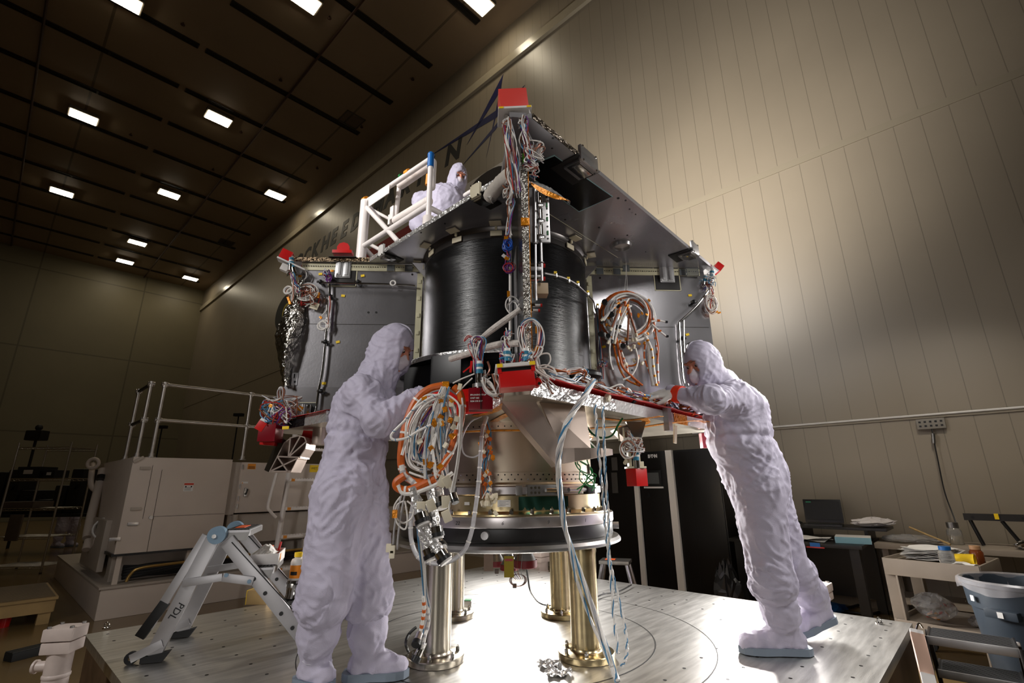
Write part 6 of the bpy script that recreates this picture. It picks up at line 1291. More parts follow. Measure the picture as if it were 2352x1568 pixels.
# pipes and valves on the machine's left end
for P, r, m in ((((236, 1078), (231, 1100), (208, 1190), (200, 1235)), .05, m_mach), (((213, 1065), (209, 1110), (219, 1125), (226, 1125)), .035, m_mach), (((204, 1240), (198, 1262)), .045, m_mach)):
    mb = MB(); mb.tube(catmull([at(x, y, 6.4 + .003 * (1300 - y)) for x, y in P], 6), r, m, 14); mb.build('end_pipe', mach)
mb = MB(); mb.tube(ring(at(214, 1064, 7.0), (.3, -1, 0), .065, 24), .022, m_mach, 10, True); mb.build('pipe_ring', mach); mb = MB(); d0, d1 = at(233, 1092, 6.95), at(231, 1101, 6.93); mb.cyl(d1, d0, .053, M_['black'], 14); mb.build('black_band', mach)
for px, py in ((224, 1234), (222, 1275)): mb = MB(); c = at(px, py, 6.55); mb.cyl(c - RN * .05, c + RN * .05, .13, m_mach, 20); mb.build('valve_body', mach)
mb = MB()
for k in range(5): mb.tube(ring(at(240 + k, 1213, 6.6 - .03 * k), (.6, -.8, .1 * k), .09 + .01 * k, 18, .13), .012, M_['white'], 6, True)
mb.build('hose_coil', mach)
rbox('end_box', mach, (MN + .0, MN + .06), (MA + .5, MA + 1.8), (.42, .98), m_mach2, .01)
# ------------------------------------------------------------------ white ladder with orange rung ends, leaning on the machine
lad = thing('access_ladder', 'white ladder with orange-tipped rungs behind the standing figure at left', 'ladder', rm(6.75, 3.3, 0), TH)
AL = 6.62
def lpt(px, py, A_=AL): return atpl(px, py, rm(A_, 0, 0), RA)
r0, r1 = lpt(618, 1335), lpt(683, 1010); s0 = lpt(690, 1345); w_ = Vector(s0 - r0); w_ = RN * (w_.dot(RN) + .12)
r0.z = max(0.0, r0.z); k = r0.z / max(.001, (r1.z - r0.z)); r0 = r0 - (r1 - r0) * k; r0.z = 0
tilt = RA * .25
for s in (Vector(), w_):
    mb = MB(); mb.tube([r0 + s - tilt * .4, r1 + s + tilt * .6 + (r1 - r0) * .25], .034, m_tube, 8); mb.build('side_rail', lad)
for py in (1030, 1102, 1168, 1232, 1306):
    p = lpt(620 + (1335 - py) * .2 + 4, py); t = (p.z - r0.z) / (r1.z - r0.z); c = r0 + (r1 - r0) * t - tilt * .4 + tilt * t
    mb = MB(); T_ = frame(c + w_ / 2 - RA * .03, RN); mb.box((0, 0, 0), (w_.length, .11, .03), m_tube, T_, .004)
    for q in range(14): mb.box((-w_.length / 2 + w_.length * (q + .5) / 14, 0, .018), (.018, .1, .008), m_tube, T_)
    rg = mb.build('rung', lad)
    mb = MB(T_); mb.box((-w_.length / 2 + .05, 0, 0), (.045, .115, .034), m_otape, bev=.003); mb.build('orange_tip', rg)
mb = MB(); mb.tube(catmull([lpt(636, 1085, 6.5), lpt(626, 1120, 6.5), lpt(616, 1162, 6.5), lpt(622, 1175, 6.5), lpt(634, 1188, 6.5)], 6), .018, m_tube, 10); mb.build('grab_handle', lad)
mb = MB(); mb.cyl(lpt(735, 1330, 6.4), lpt(752, 1015, 6.4), .05, m_tube, 12) if False else mb.tube([lpt(696, 1330, 6.45), lpt(712, 1170, 6.45)], .022, m_tube, 10); mb.build('lower_brace', lad)
# ------------------------------------------------------------------ folding step ladder on the plate
m_la = mat('ladder_aluminium', (192, 190, 192), .38, .75, .12, 8); m_hinge = mat('blue_grey_hinge', (120, 146, 166), .4, 0, .1, 20)
q0 = atz(338, 1522, TZ); q1 = atz(702, 1486, TZ); ux = (q1 - q0); ux.z = 0; LL = ux.length; ux.normalize(); SL = frame(q0, ux); LWD = .46
step = thing('step_ladder', 'aluminium folding step ladder with blue hinges standing on the plate at left', 'ladder', q0 + ux * LL / 2 + SL.to_3x3() @ Vector((0, LWD / 2, 0)), math.atan2(ux.y, ux.x))
hp_ = atpl(500, 1228, q0, SL.to_3x3() @ Vector((0, 1, 0))); hl = SL.inverted() @ hp_; hx, hz = hl.x, hl.z
print('LADDER', LL, hx, hz)
def beam(mb, p, q, w, t, m):                                      # flat rail between two local points, wide in the ladder's side plane
    p, q = Vector(p), Vector(q); d = (q - p); mb.box((p + q) / 2, (d.length, t, w), m, SL, .003, frame((0, 0, 0), d, z=(0, 0, 1) if abs(d.normalized().z) < .99 else (1, 0, 0)).to_3x3().to_4x4()); return mb
for y in (0, LWD):
    mb = MB(); beam(mb, (.02, y, .03), (hx - .02, y, hz - .02), .075, .03, m_la); r = mb.build('rear_rail', step)
    mb = MB(); beam(mb, (-.03, y + .018, .16), (hx - .06, y + .018, hz + .0), .045, .02, m_la); mb.build('rear_rail_channel', r)
    mb = MB(); beam(mb, (LL - .0, y, .03), (hx + .05, y, hz - .03), .075, .03, m_la); r2 = mb.build('front_rail', step)
    mb = MB(); beam(mb, (LL * .9 + .05, y - .016, .14), (hx + .08, y - .016, hz - .04), .006, .004, M_['black']); mb.build('groove', r2)
    mb = MB(SL); mb.cyl((hx, y - .03, hz), (hx, y + .03, hz), .047, m_hinge, 24); mb.cyl((hx - .01, y - .036, hz - .005), (hx - .01, y - .03, hz - .005), .012, M_['chrome'], 10); mb.build('hinge', step)
    mb = MB(SL); mb.add([(-.03, y - .02, .003), (.07, y - .02, .003), (.1, y - .02, .05), (-.03, y - .02, .03), (-.03, y + .02, .003), (.07, y + .02, .003), (.1, y + .02, .05), (-.03, y + .02, .03)], [(0, 1, 2, 3), (7, 6, 5, 4), (0, 4, 5, 1), (1, 5, 6, 2), (2, 6, 7, 3), (3, 7, 4, 0)], M_['rubber']); mb.build('rubber_foot', r)
    mb = MB(); beam(mb, (LL - .02, y, .05), (LL + .03, y, .032), .05, .04, M_['rubber']); mb.build('rubber_foot', r2)
    mb = MB(SL); mb.cyl((-.075, y - .012, .03), (-.075, y + .012, .03), .03, M_['rubber'], 18); mb.cyl((-.075, y - .018, .03), (-.075, y + .018, .03), .009, M_['chrome'], 10); mb.build('wheel', step)
    mb = MB(); beam(mb, (-.075, y - .02, .03), (.06, y - .02, .09), .04, .006, m_la); mb.build('wheel_plate', step)
    mb = MB(); beam(mb, (-.06, y + .02, .12), (.03, y + .02, .28), .05, .03, M_['black']); mb.build('black_sleeve', r)
    mb = MB(); beam(mb, (hx - .13, y - .025, hz - .24), (hx + .06, y - .025, hz - .22), .04, .01, m_la); beam(mb, (hx + .06, y - .025, hz - .22), (hx + .22, y - .025, hz - .25), .045, .01, m_la); st_ = mb.build('stay', step)
    mb = MB(SL)
    for dx, dz in ((.08, -.21), (.2, -.25)): mb.cyl((hx + dx, y - .036, hz + dz), (hx + dx, y - .03, hz + dz), .011, m_hinge, 10)
    mb.build('rivet', st_)
    for t in (.38, .52, .72, .86):
        c = Vector((hx + .05 + (LL - hx - .05) * t - .012, y - .017, hz - .03 - (hz - .06) * t)); mb = MB(SL); mb.cyl(c, c - Vector((0, .003, 0)), .011, M_['black'], 12); mb.build('plug', r2)
m_grip = mat('black_grip_tread', (34, 33, 34), .6, 0, .2, 60)
for i, (px, py) in enumerate(((553, 1220), (608, 1307), (676, 1393))):
    c = SL.inverted() @ atpl(px, py, q0, SL.to_3x3() @ Vector((0, 1, 0))); x = c.x; z = c.z
    mb = MB(SL); mb.box((x - .02, LWD / 2, z), (.13, LWD - .04, .012), m_la); mb.add([(x - .085, .02, z - .006), (x + .045, .02, z - .006), (x + .03, .02, z - .05), (x - .06, .02, z - .05), (x - .085, .03, z - .006), (x + .045, .03, z - .006), (x + .03, .03, z - .05), (x - .06, .03, z - .05)], [(0, 1, 2, 3), (7, 6, 5, 4), (0, 4, 5, 1), (1, 5, 6, 2), (2, 6, 7, 3), (3, 7, 4, 0)], M_['alu_d']); mb.box((x + .043, LWD / 2, z - .012), (.01, LWD - .04, .03), M_['alu']); sp = mb.build('tread', step)
    mb = MB(SL)
    for k in range(7): mb.box((x - .075 + k * .018, LWD / 2, z + .008), (.012, LWD - .06, .006), m_grip)
    mb.build('grip_strips', sp)
    if i == 0: mb = MB(SL); mb.box((x - .03, LWD / 2, z + .0125), (.05, .2, .003), mat('orange_warning_sticker', (226, 92, 40), .5)); mb.build('orange_sticker', sp)
    if i == 1: s2 = (x, z)
    if i == 2: s3 = (x, z)
mb = MB(); text_mesh(mb, 'PDL', SL @ Matrix.Translation((hx * .45, -.017, hz * .46)) @ Matrix.Rotation(PI / 2, 4, 'X') @ Matrix.Rotation(-2.1, 4, 'Z'), .05, M_['ink'], .0004); mb.build('marker_writing', step)
# what stands on its treads
x, z = s2; c = SL @ Vector((x - .02, LWD * .5, z + .013))
tray = thing('tool_tray', 'white tray of tissue and tape on the middle tread of the step ladder', 'tray', c, math.atan2(ux.y, ux.x)); T_ = Matrix.Translation(c) @ SL.to_3x3().to_4x4()
mb = MB(T_)
for s in (-1, 1): mb.box((s * .075, 0, .03), (.006, .3, .06), M_['white'], bev=.002); mb.box((0, s * .148, .03), (.15, .006, .06), M_['white'], bev=.002)
mb.box((0, 0, .004), (.15, .3, .008), M_['white']); mb.build('box', tray)
g = random.Random(3); mb = MB(T_); mb.grid(lambda u, v: Vector((-.07 + .12 * u, -.13 + .2 * v, .045 + .05 * math.sin(u * PI) * math.sin(v * PI) + .012 * g.random())), 10, 12, M_['paper'], False, .003); mb.build('tissue', tray)
mb = MB(T_); mb.cyl((-.02, .08, .03), (-.02, .08, .085), .035, mat('orange_tape_roll', (216, 92, 30), .5), 20); mb.build('tape_roll', tray); mb = MB(T_); mb.cyl((.04, .1, .03), (.05, .12, .1), .007, M_['red'], 8); mb.build('red_pen', tray); mb = MB(T_); mb.box((.0785, -.08, .035), (.002, .04, .035), m_otape); mb.build('orange_label', tray)
x, z = s3; c = SL @ Vector((x - .02, LWD * .42, z + .013))
can = thing('metal_can', 'small polished metal can on the lowest tread of the step ladder', 'can', c); mb = MB(); mb.lathe([(.001, 0), (.055, 0), (.057, .003), (.052, .02), (.05, .075), (.054, .085), (.05, .1), (.001, .1)], c, M_['chrome'], 24); mb.build('body', can)
c2 = c + UP * .1005
bot = thing('bottle', 'white plastic bottle with orange label and yellow cap on the metal can', 'bottle', c2)
mb = MB(); mb.lathe([(.001, 0), (.04, 0), (.043, .005), (.043, .1), (.036, .118), (.022, .124), (.022, .13), (.001, .13)], c2, M_['white'], 24); mb.build('body', bot); mb = MB(); mb.lathe([(.0435, .012), (.0435, .085)], c2, mat('orange_bottle_label', (236, 140, 24), .5), 24); mb.build('label', bot); mb = MB(); mb.lathe([(.001, .13), (.026, .13), (.026, .155), (.001, .156)], c2, M_['yellow'], 20); mb.build('cap', bot)
mb = MB(); d = Vector((0, -1, 0)); mb.lathe([(.0437, .03), (.0437, .05)], c2, M_['ink'], 8, a0=-2.2, a1=-1.2); mb.build('print', bot)
bag = thing('clear_bag', 'crumpled clear plastic bag behind the metal can on the lowest tread', 'bag', SL @ Vector((x - .03, LWD * .75, z + .013))); g = random.Random(6); mb = MB(); c3 = SL @ Vector((x - .03, LWD * .75, z + .014)); mb.grid(lambda u, v: c3 + Vector((.06 * math.cos(2 * PI * u) * math.sin(PI * v) * g.uniform(.7, 1.2), .07 * math.sin(2 * PI * u) * math.sin(PI * v) * g.uniform(.7, 1.2), .05 - .05 * math.cos(PI * v))), 14, 8, mat('clear_film', (226, 226, 230), .15, trans=.8), False); mb.build('film', bag)
# ------------------------------------------------------------------ white air-line posts around the plate
m_post = mat('white_chipped_post', (222, 206, 198), .42, 0, .12, 20, .05, 60)
def air_post(lb, x, y, ztop, rot=.3, w=1.):
    t = thing('air_post', lb, 'post', (x, y, 0), rot, 'white posts around the plate'); p = Vector((x, y, 0))
    mb = MB(); mb.lathe([(.001, 0), (.14 * w, 0), (.14 * w, .025), (.085 * w, .03), (.08 * w, .06), (.078 * w, ztop - .12), (.08 * w, ztop - .1), (.001, ztop - .1)], p, m_post, 32); mb.build('tube', t)
    T_ = Matrix.Translation(p) @ Matrix.Rotation(rot, 4, 'Z')
    mb = MB(T_); mb.box((0, 0, ztop - .085), (.19 * w, .17 * w, .05), m_post, bev=.006); mb.box((0, 0, ztop - .028), (.2 * w, .18 * w, .055), m_post, bev=.008); cp_ = mb.build('cap', t); mb = MB(T_)
    for sx in (-1, 1):
        for sy in (-1, 1): mb = MB(T_); mb.cyl((sx * .075 * w, sy * .065 * w, ztop), (sx * .075 * w, sy * .065 * w, ztop + .008), .014 * w, M_['alu_d'], 8); mb.build('bolt', cp_)
    mb = MB(T_); mb.cyl((-.07 * w, 0, ztop - .17), (-.14 * w, 0, ztop - .17), .035 * w, m_post, 16); mb.cyl((-.14 * w, 0, ztop - .17), (-.155 * w, 0, ztop - .17), .045 * w, m_post, 16); mb.build('side_port', t)
    mb = MB(T_); mb.lathe([(.079 * w, ztop - .22), (.084 * w, ztop - .215), (.084 * w, ztop - .205), (.079 * w, ztop - .2)], (0, 0, 0), m_post, 24); mb.build('collar', t)
    return t
air_post('chipped white pipe post at the left corner of the floor plate', -2.2, 2.68, .69, .15, .66)
e = atz(1865, 1400, TZ); p = RN * 4.45 + RA * e.dot(RA); air_post('white pipe post right behind the feet of the leaning figure', p.x, p.y, at(1863, 1338, p.y).z, .8)
e = atz(1245, 1300, TZ); p = RN * 4.45 + RA * e.dot(RA); p = at(1243, 1300, 5.9); air_post('white pipe post seen between the stand legs', p.x, p.y, at(1243, 1264, 5.9).z, .8)
# black cable rail at the left post
rl = thing('cable_track', 'black ribbed cable track on the floor left of the white corner post', 'cable track', (-2.75, 3.0, .0)); mb = MB()
T_ = frame(at(60, 1492, 3.15), Vector((1, -.15, 0)))
zz = 0.0
A_ = atz(20, 1500, .06); B_ = atz(112, 1478, .06); dA = (B_ - A_); T_ = frame(Vector((A_.x, A_.y, 0)), Vector((dA.x, dA.y, 0)))
mb.box((dA.length / 2, 0, .03), (dA.length, .12, .06), M_['rubber'], T_, .006)
for k in range(4): mb.box((dA.length / 2, -.045 + .03 * k, .064), (dA.length, .012, .008), M_['black'], T_)
mb.build('track', rl)
# ------------------------------------------------------------------ wire shelving rack
m_wire = mat('chrome_wire', (190, 186, 180), .25, 1.)
YS = 8.8
rack = thing('wire_rack', 'tall chrome wire shelving rack in the dim left corner', 'rack', (at(60, 1300, YS).x, YS + .3, 0))
fl, fr = at(45, 1016, YS), at(164, 1022, YS); xl, xr = fl.x, fr.x; zt = fl.z
for x in (xl, xr):
    for y in (YS, YS + .55): mb = MB(); mb.cyl((x, y, 0.02), (x, y, zt), .016, m_wire, 10); mb.cyl((x, y, 0), (x, y, .02), .022, M_['rubber'], 10); mb.build('post', rack)
for py in (1026, 1098, 1166, 1232, 1300):
    z = at(164, py, YS).z
    if z < .1: z = .12
    mb = MB()
    for y in (YS, YS + .55):
        for dz in (0, -.035): mb.cyl((xl, y, z + dz), (xr, y, z + dz), .006, m_wire, 6)
        n = 20
        mb.tube([(xl + (xr - xl) * k / n, y, z - .0175 + (.0155 if k % 2 else -.0155)) for k in range(n + 1)], .004, m_wire, 5)
    for x in (xl, xr): mb.cyl((x, YS, z), (x, YS + .55, z), .006, m_wire, 6)
    for k in range(26): mb.cyl((xl + (xr - xl) * k / 25, YS, z), (xl + (xr - xl) * k / 25, YS + .55, z), .003, m_wire, 5)
    mb.build('shelf', rack)
m_dk = mat('dim_cardboard', (104, 92, 80), .8, 0, .2, 12)
def shelf_item(nm, lb, cat, px, py, w, d, h, m, rotz=0.):
    z = at(164, py, YS).z + .008; x = at(px, py, YS + .25).x; t = thing(nm, lb, cat, (x, YS + .27, z), rotz); mb = MB(); T_ = Matrix.Translation((x, YS + .27, z)) @ Matrix.Rotation(rotz, 4, 'Z'); mb.box((0, 0, h / 2), (w, d, h), m, T_, .006); mb.build('body', t)
    mb = MB(T_); mb.box((0, -d / 2 - .002, h * .55), (w * .4, .003, h * .35), M_['paper'] if cat != 'clothes' else m); mb.build('label', t); return t
shelf_item('cardboard_box', 'dark box on the second shelf of the wire rack', 'box', 80, 1098, .4, .35, .2, M_['black'])
shelf_item('folded_cloth', 'pale folded cloths lying on the middle shelf of the wire rack', 'clothes', 60, 1166, .55, .4, .1, m_dk)
shelf_item('equipment_case', 'black equipment case on the middle shelf of the wire rack', 'case', 125, 1098, .2, .3, .14, M_['rubber'])
mb = MB(); p = at(38, 1190, YS - .02); tg = thing('hanging_pouch', 'pale pouch hanging from the edge of the wire rack shelf', 'pouch', p); mb.box((0, 0, -.15), (.22, .03, .42), m_dk, Matrix.Translation(p), .01); mb.build('pouch', tg)
# dark equipment bench behind the rack and far stands
m_dark = mat('dark_equipment', (22, 20, 18), .6, 0, .2, 9)
bench = thing('equipment_bench', 'dark cluttered equipment bench far behind the wire rack', 'bench', at(90, 1160, 11.5) * 1.0); bench.location.z = 0; WM[bench] = Matrix.Translation(bench.location)
bx = at(90, 1160, 11.5).x
mb = MB(); mb.box((bx, 11.5, .8), (4.6, .8, .06), m_dark)
mb.build('top', bench)
for sx in (-1, 1):
    for sy in (-1, 1): mb = MB(); mb.box((bx + sx * 2.1, 11.5 + sy * .33, .385), (.08, .08, .77), m_dark); mb.build('leg', bench)
g = random.Random(15)
for i, (px, w, h) in enumerate(((-45, .8, .75), (12, .3, .9), (48, .3, .95), (88, .34, .5), (126, .3, .3), (160, .26, .6), (190, .26, .95))):
    x = at(px, 1130, 11.5).x; t = thing('dark_instrument', ['bulky dark instrument at the left end of the far bench', 'tall dark instrument with round lens second on the far bench', 'dark instrument with a curved handle on the far bench', 'low dark box in the middle of the far bench', 'small dark box right of the low one on the far bench', 'dark box beside the dim person on the far bench', 'tall dark panel at the right end of the far bench'][i], 'instrument', (x, 11.5, .83), 0)
    mb = MB(); mb.box((x, 11.5, .83 + h / 2), (w, .5, h), m_dark, bev=.04); mb.build('housing', t); mb = MB(); mb.cyl((x, 11.2, .83 + h * .6), (x, 11.25, .83 + h * .6), min(w, h) * .22, M_['black'], 16); mb.build('dial', t)
mb = MB(); p = at(85, 1000, 12.5); t = thing('wall_speaker', 'small dark box with two lamps on a stand above the rack', 'stand', (p.x, p.y, 0)); mb.cyl((p.x, p.y, 0), (p.x, p.y, p.z - .1), .03, m_dark, 8); mb.build('pole', t); mb = MB(); mb.box((p.x, p.y, p.z), (.4, .25, .25), m_dark, bev=.03); mb.ball((p.x, p.y, p.z + .2), .08, m_dark, 10); mb.build('head', t)
for px, py, Y, lb in ((372, 983, 13.2, 'slim dark pole with a flat head seen behind the roof railing'), (548, 955, 13.2, 'second slim dark pole with a flat head, right of the first behind the railing')):
    p = at(px, py, Y); t = thing('camera_stand', lb, 'stand', (p.x, p.y, 0)); mb = MB(); mb.cyl((p.x, p.y, .02), (p.x, p.y, p.z), .018, m_dark, 8); mb.build('pole', t); mb = MB(); mb.box((p.x, p.y, p.z + .03), (.24, .12, .08), m_dark, bev=.01); mb.build('head', t)
    for k in range(3): a_ = k * 2.09; mb = MB(); mb.cyl((p.x, p.y, .5), (p.x + .35 * math.cos(a_), p.y + .35 * math.sin(a_), .01), .014, m_dark, 6); mb.build('leg', t)
# ------------------------------------------------------------------ low wooden step with ribbed top
m_wood = mat('raw_timber', (176, 146, 96), .6, 0, .3, 6, .1, 30, stretch=(1, 8, 1)); m_rib = mat('ribbed_mat', (112, 92, 62), .55, 0, .2, 9)
e = atz(92, 1432, 0); zt = at(98, 1392, e.y).z; 
ws = thing('wooden_step', 'low timber step with a ribbed mat top at the lower left edge', 'step', rm(e.dot(RA) + .45, e.dot(RN) - .55, 0), TH); n1_, a0_ = e.dot(RN) + .06, e.dot(RA) - .05
zt = max(.24, zt)
for (n, a_) in ((n1_ - .1, a0_), (n1_ - .1, a0_ + 1.0), (n1_ - 1.3, a0_), (n1_ - 1.3, a0_ + 1.0)): rbox('leg', ws, (n, n + .1), (a_, a_ + .1), (0, zt - .1), m_wood)
rbox('apron', ws, (n1_ - 1.32, n1_ + .01), (a0_ - .02, a0_ + .0), (zt - .13, zt - .01), m_wood); rbox('apron', ws, (n1_ + .0, n1_ + .02), (a0_, a0_ + 1.1), (zt - .13, zt - .01), m_wood)
rbox('deck_board', ws, (n1_ - 1.34, n1_ + .03), (a0_ - .04, a0_ + 1.14), (zt - .01, zt + .015), m_wood)
mb = MB(RM)
for k in range(30): mb.box((n1_ - .65, a0_ - .0 + k * .037, zt + .02), (1.3, .022, .01), m_rib)
mb.box((n1_ - .65, a0_ + .55, zt + .0165), (1.32, 1.12, .003), m_rib); mb.build('ribbed_mat', ws)
t = thing('red_cup', 'red round object under the wooden step at the left edge', 'cup', atz(2, 1440, 0)); mb = MB(); c = atz(2, 1440, 0); mb.lathe([(.001, 0), (.06, 0), (.07, .12), (.064, .12), (.055, .01), (.001, .01)], c, M_['red'], 20); mb.build('cup', t)
# small yellow-tipped block on the plate edge behind the step ladder
c = atz(595, 1385, TZ); t = thing('wooden_block', 'small tan block with a yellow striped end at the plate edge behind the ladder', 'block', c); mb = MB(); mb.box((0, 0, .05), (.16, .1, .1), m_wood, Matrix.Translation(c), .004); mb.build('block', t); mb = MB(); mb.box((-.082, 0, .05), (.004, .1, .1), M_['yellow'], Matrix.Translation(c)); mb.build('striped_end', t)
# ================================================================== RIGHT SIDE
m_cab = mat('black_cabinet', (14, 13, 13), .4, 0, .15, 4); m_cab2 = mat('black_cabinet_door', (22, 20, 19), .32, 0, .15, 4); m_strip = mat('white_filler_strip', (240, 234, 224), .5)
NC = 6.05; ZC = 1.74
def cpt(px, py): return atpl(px, py, RN * NC, RN)
def ca(px, py=1200): return cpt(px, py).dot(RA)
aL, a0, a1, a2, aR = ca(1395), ca(1473), ca(1547), ca(1563), ca(1668)
def cab(nm, lb, A0, A1, z=ZC):
    t = thing(nm, lb, 'cabinet', rm((A0 + A1) / 2, NC + .45, 0), TH); lo, hi = min(A0, A1), max(A0, A1)
    rbox('body', t, (NC + .02, NC + .9), (lo, hi), (.05, z), m_cab, .006); rbox('plinth', t, (NC + .05, NC + .88), (lo + .02, hi - .02), (0, .05), m_cab); d = rbox('door', t, (NC, NC + .02), (lo + .012, hi - .012), (.08, z - .02), m_cab2, .004); return t, d, lo, hi
c1, d1, lo, hi = cab('power_cabinet', 'black cabinet left of the one with a screen, partly behind the stand', aL + .25, a0 + .04)
for py0, py1 in ((1050, 1080), (1085, 1132)):
    p, q = cpt(1411, py0), cpt(1411, py1); mb = MB(RM); mb.box((NC - .006, p.dot(RA), (p.z + q.z) / 2), (.008, .09, abs(p.z - q.z)), mat('grey_notice', (84, 80, 76), .6)); mb.build('notice', d1)
rbox('filler_strip', c1, (NC - .02, NC + .02), (a0 - .01, a0 + .055), (.0, ZC - .35), m_strip)
c2, d2, lo, hi = cab('power_cabinet', 'black cabinet with a small display screen between two pale strips', a0 - .02, a1 + .02)
T_ = frame(cpt(1497, 1049), -RA, z=(0, 0, 1)); M = Matrix(((-RA.x, 0, -RN.x, 0), (-RA.y, 0, -RN.y, 0), (0, 1, 0, 0), (0, 0, 0, 1)))
p = cpt(1489, 1051); mb = MB(); text_mesh(mb, 'E·T·N', Matrix.Translation(p - RN * .006) @ M, .055, M_['white'], .001, .004); mb.build('logo', d2)
p = cpt(1499, 1098); sT = Matrix.Translation(p - RN * .01) @ M
mb = MB(sT); mb.box((0, 0, 0), (.26, .2, .02), M_['black'], bev=.004); sc2 = mb.build('display', d2); mb = MB(sT); mb.box((0, 0, .0115), (.2, .14, .003), mat('grey_lcd', (92, 94, 94), .15)); mb.build('screen', sc2); mb = MB(sT); mb.box((.01, -.115, .004), (.27, .022, .02), M_['white'], bev=.003); mb.build('white_ledge', sc2)
p = cpt(1491, 1137); mb = MB(); mb.cyl(p, p - RN * .02, .018, M_['black'], 12); mb.build('lock', d2)
rbox('filler_strip', c2, (NC - .03, NC + .02), (a1 - .075, a1 + .01), (.0, ZC), m_strip)
c3, d3, lo, hi = cab('power_cabinet', 'widest black cabinet, directly behind the leaning figure', aR, a1 - .08)
mb = MB(RM); mb.box((NC + .0, (lo + hi) / 2 + .1, ZC / 2), (.006, .008, ZC - .1), M_['black']); mb.build('door_gap', d3)
# small step stool behind, seen between the legs
p = atz(1410, 1330, TZ); q = RN * 4.62 + RA * p.dot(RA); p = at(1415, 1310, 5.4)
ss = thing('step_stool', 'small grey step stool with orange label standing behind the plate', 'stool', (p.x, p.y, 0), .5); zt = at(1408, 1284, 5.4).z
T_ = Matrix.Translation((p.x, p.y, 0)) @ Matrix.Rotation(-.35, 4, 'Z'); mb = MB(T_); mb.box((0, 0, zt - .02), (.3, .24, .035), M_['alu_d'], bev=.01); mb.build('top', ss); mb = MB(T_); mb.box((-.05, -.0, zt + .0), (.1, .08, .003), mat('orange_warning_sticker', (226, 92, 40), .5)); mb.build('orange_sticker', ss)
for sx in (-1, 1):
    for sy in (-1, 1): mb = MB(T_); mb.cyl((sx * .12, sy * .09, zt - .03), (sx * .24, sy * .14, 0), .018, M_['alu'], 8); mb.build('leg', ss)
mb = MB(T_); mb.box((0, -.12, zt * .5), (.36, .02, .03), M_['alu']); mb.build('crossbar', ss)
# ------------------------------------------------------------------ black desk against the wall with laptop
m_desk = mat('black_desk', (20, 19, 18), .4, 0, .15, 6)
DN0, DN1, DA0, DA1 = 5.9, 6.9, 1.02, ca(1668) - .06; ZD = .74
desk = thing('desk', 'long black desk against the wall with a raised rear tier', 'desk', rm((DA0 + DA1) / 2, 6.4, 0), TH)
rbox('desktop', desk, (DN0, DN1), (DA0, DA1), (ZD - .035, ZD), m_desk, .004); rz_ = rbox('rear_tier', desk, (6.42, DN1), (DA0 - .15, DA1), (ZD + .1, ZD + .125), m_desk, .003)
for a_ in (DA0 + .02, (DA0 + DA1) / 2, DA1 - .06): rbox('tier_support', rz_, (6.45, DN1 - .02), (a_, a_ + .03), (ZD, ZD + .1), m_desk)
for n in (DN0 + .05, DN1 - .12):
    for a_ in (DA0 + .04, DA1 - .12): rbox('leg', desk, (n, n + .08), (a_, a_ + .08), (0, ZD - .035), m_desk)
rbox('modesty_panel', desk, (DN1 - .06, DN1 - .03), (DA0 + .1, DA1 - .1), (.12, ZD - .05), m_desk)
def wpt(px, py, n): return atpl(px, py, RN * n, RN)
ZT = ZD + .125
def on(z, px, py): p = atz(px, py, z); return p
p = wpt(1895, 1205, 6.62); la = p.dot(RA); lt = thing('laptop', 'open black laptop with dark screen on the rear tier of the desk', 'laptop', rm(la, 6.6, ZT), TH); T_ = RM @ Matrix.Translation((6.62, la, ZT)) @ Matrix.Rotation(.12, 4, 'Z')
mb = MB(T_); mb.box((-.12, 0, .0125), (.25, .36, .025), M_['black'], bev=.004); mb.build('base', lt); mb = MB(T_); mb.box((-.12, 0, .026), (.14, .3, .002), M_['rubber']); mb.build('keyboard', lt)
mb = MB(T_); mb.box((.03, 0, .15), (.014, .37, .25), M_['black'], bev=.004, rot=(0, .2, 0)); ld = mb.build('lid', lt); mb = MB(T_); mb.box((.0215, 0, .155), (.002, .34, .2), mat('off_screen', (10, 11, 12), .5), rot=(0, .2, 0)); mb.build('screen', ld)
mb = MB(T_); mb.box((.034, .13, .245), (.003, .05, .012), mat('green_sticker', (30, 130, 90), .5), rot=(0, .2, 0))
for s in (-1, 1): mb.box((.006, s * .14, .055), (.003, .04, .014), M_['paper'], rot=(0, .2, 0))
mb.build('sticker', ld)
def sheet(nm, lb, cat, c, w, d, n, th, m, seed, rotz=0., group=None, wav=.01):
    t = thing(nm, lb, cat, c, rotz, group); g = random.Random(seed)
    for k in range(n):
        T_ = Matrix.Translation(Vector(c) + UP * (.003 + k * th)) @ Matrix.Rotation(rotz + g.uniform(-.12, .12), 4, 'Z') @ Matrix.Translation((g.uniform(-.02, .02), g.uniform(-.02, .02), 0)); ph = g.random() * 6
        mb = MB(T_); mb.grid(lambda u, v: Vector((w * (u - .5), d * (v - .5), wav * (1 + math.sin(ph + 5 * u + 3 * v)) * .5)), 8, 8, m, True, .0012); mb.build('sheet', t)
    return t
p = atz(1866, 1240, ZD) - RN * .06 + RA * .06; sheet('paper', 'creased white papers spread on the front of the black desk', 'paper', (p.x + .03, p.y + .03, ZD), .46, .24, 2, .006, M_['paper'], 1, TH + PI / 2, wav=.03)
p = atz(1955, 1243, ZD) - RN * .1 - RA * .04; bt_ = thing('ring_binder', 'white and blue ring binder lying near the right end of the desk', 'binder', (p.x, p.y, ZD), TH + .1); T_ = Matrix.Translation((p.x, p.y, ZD)) @ Matrix.Rotation(TH + PI / 2 + .15, 4, 'Z')
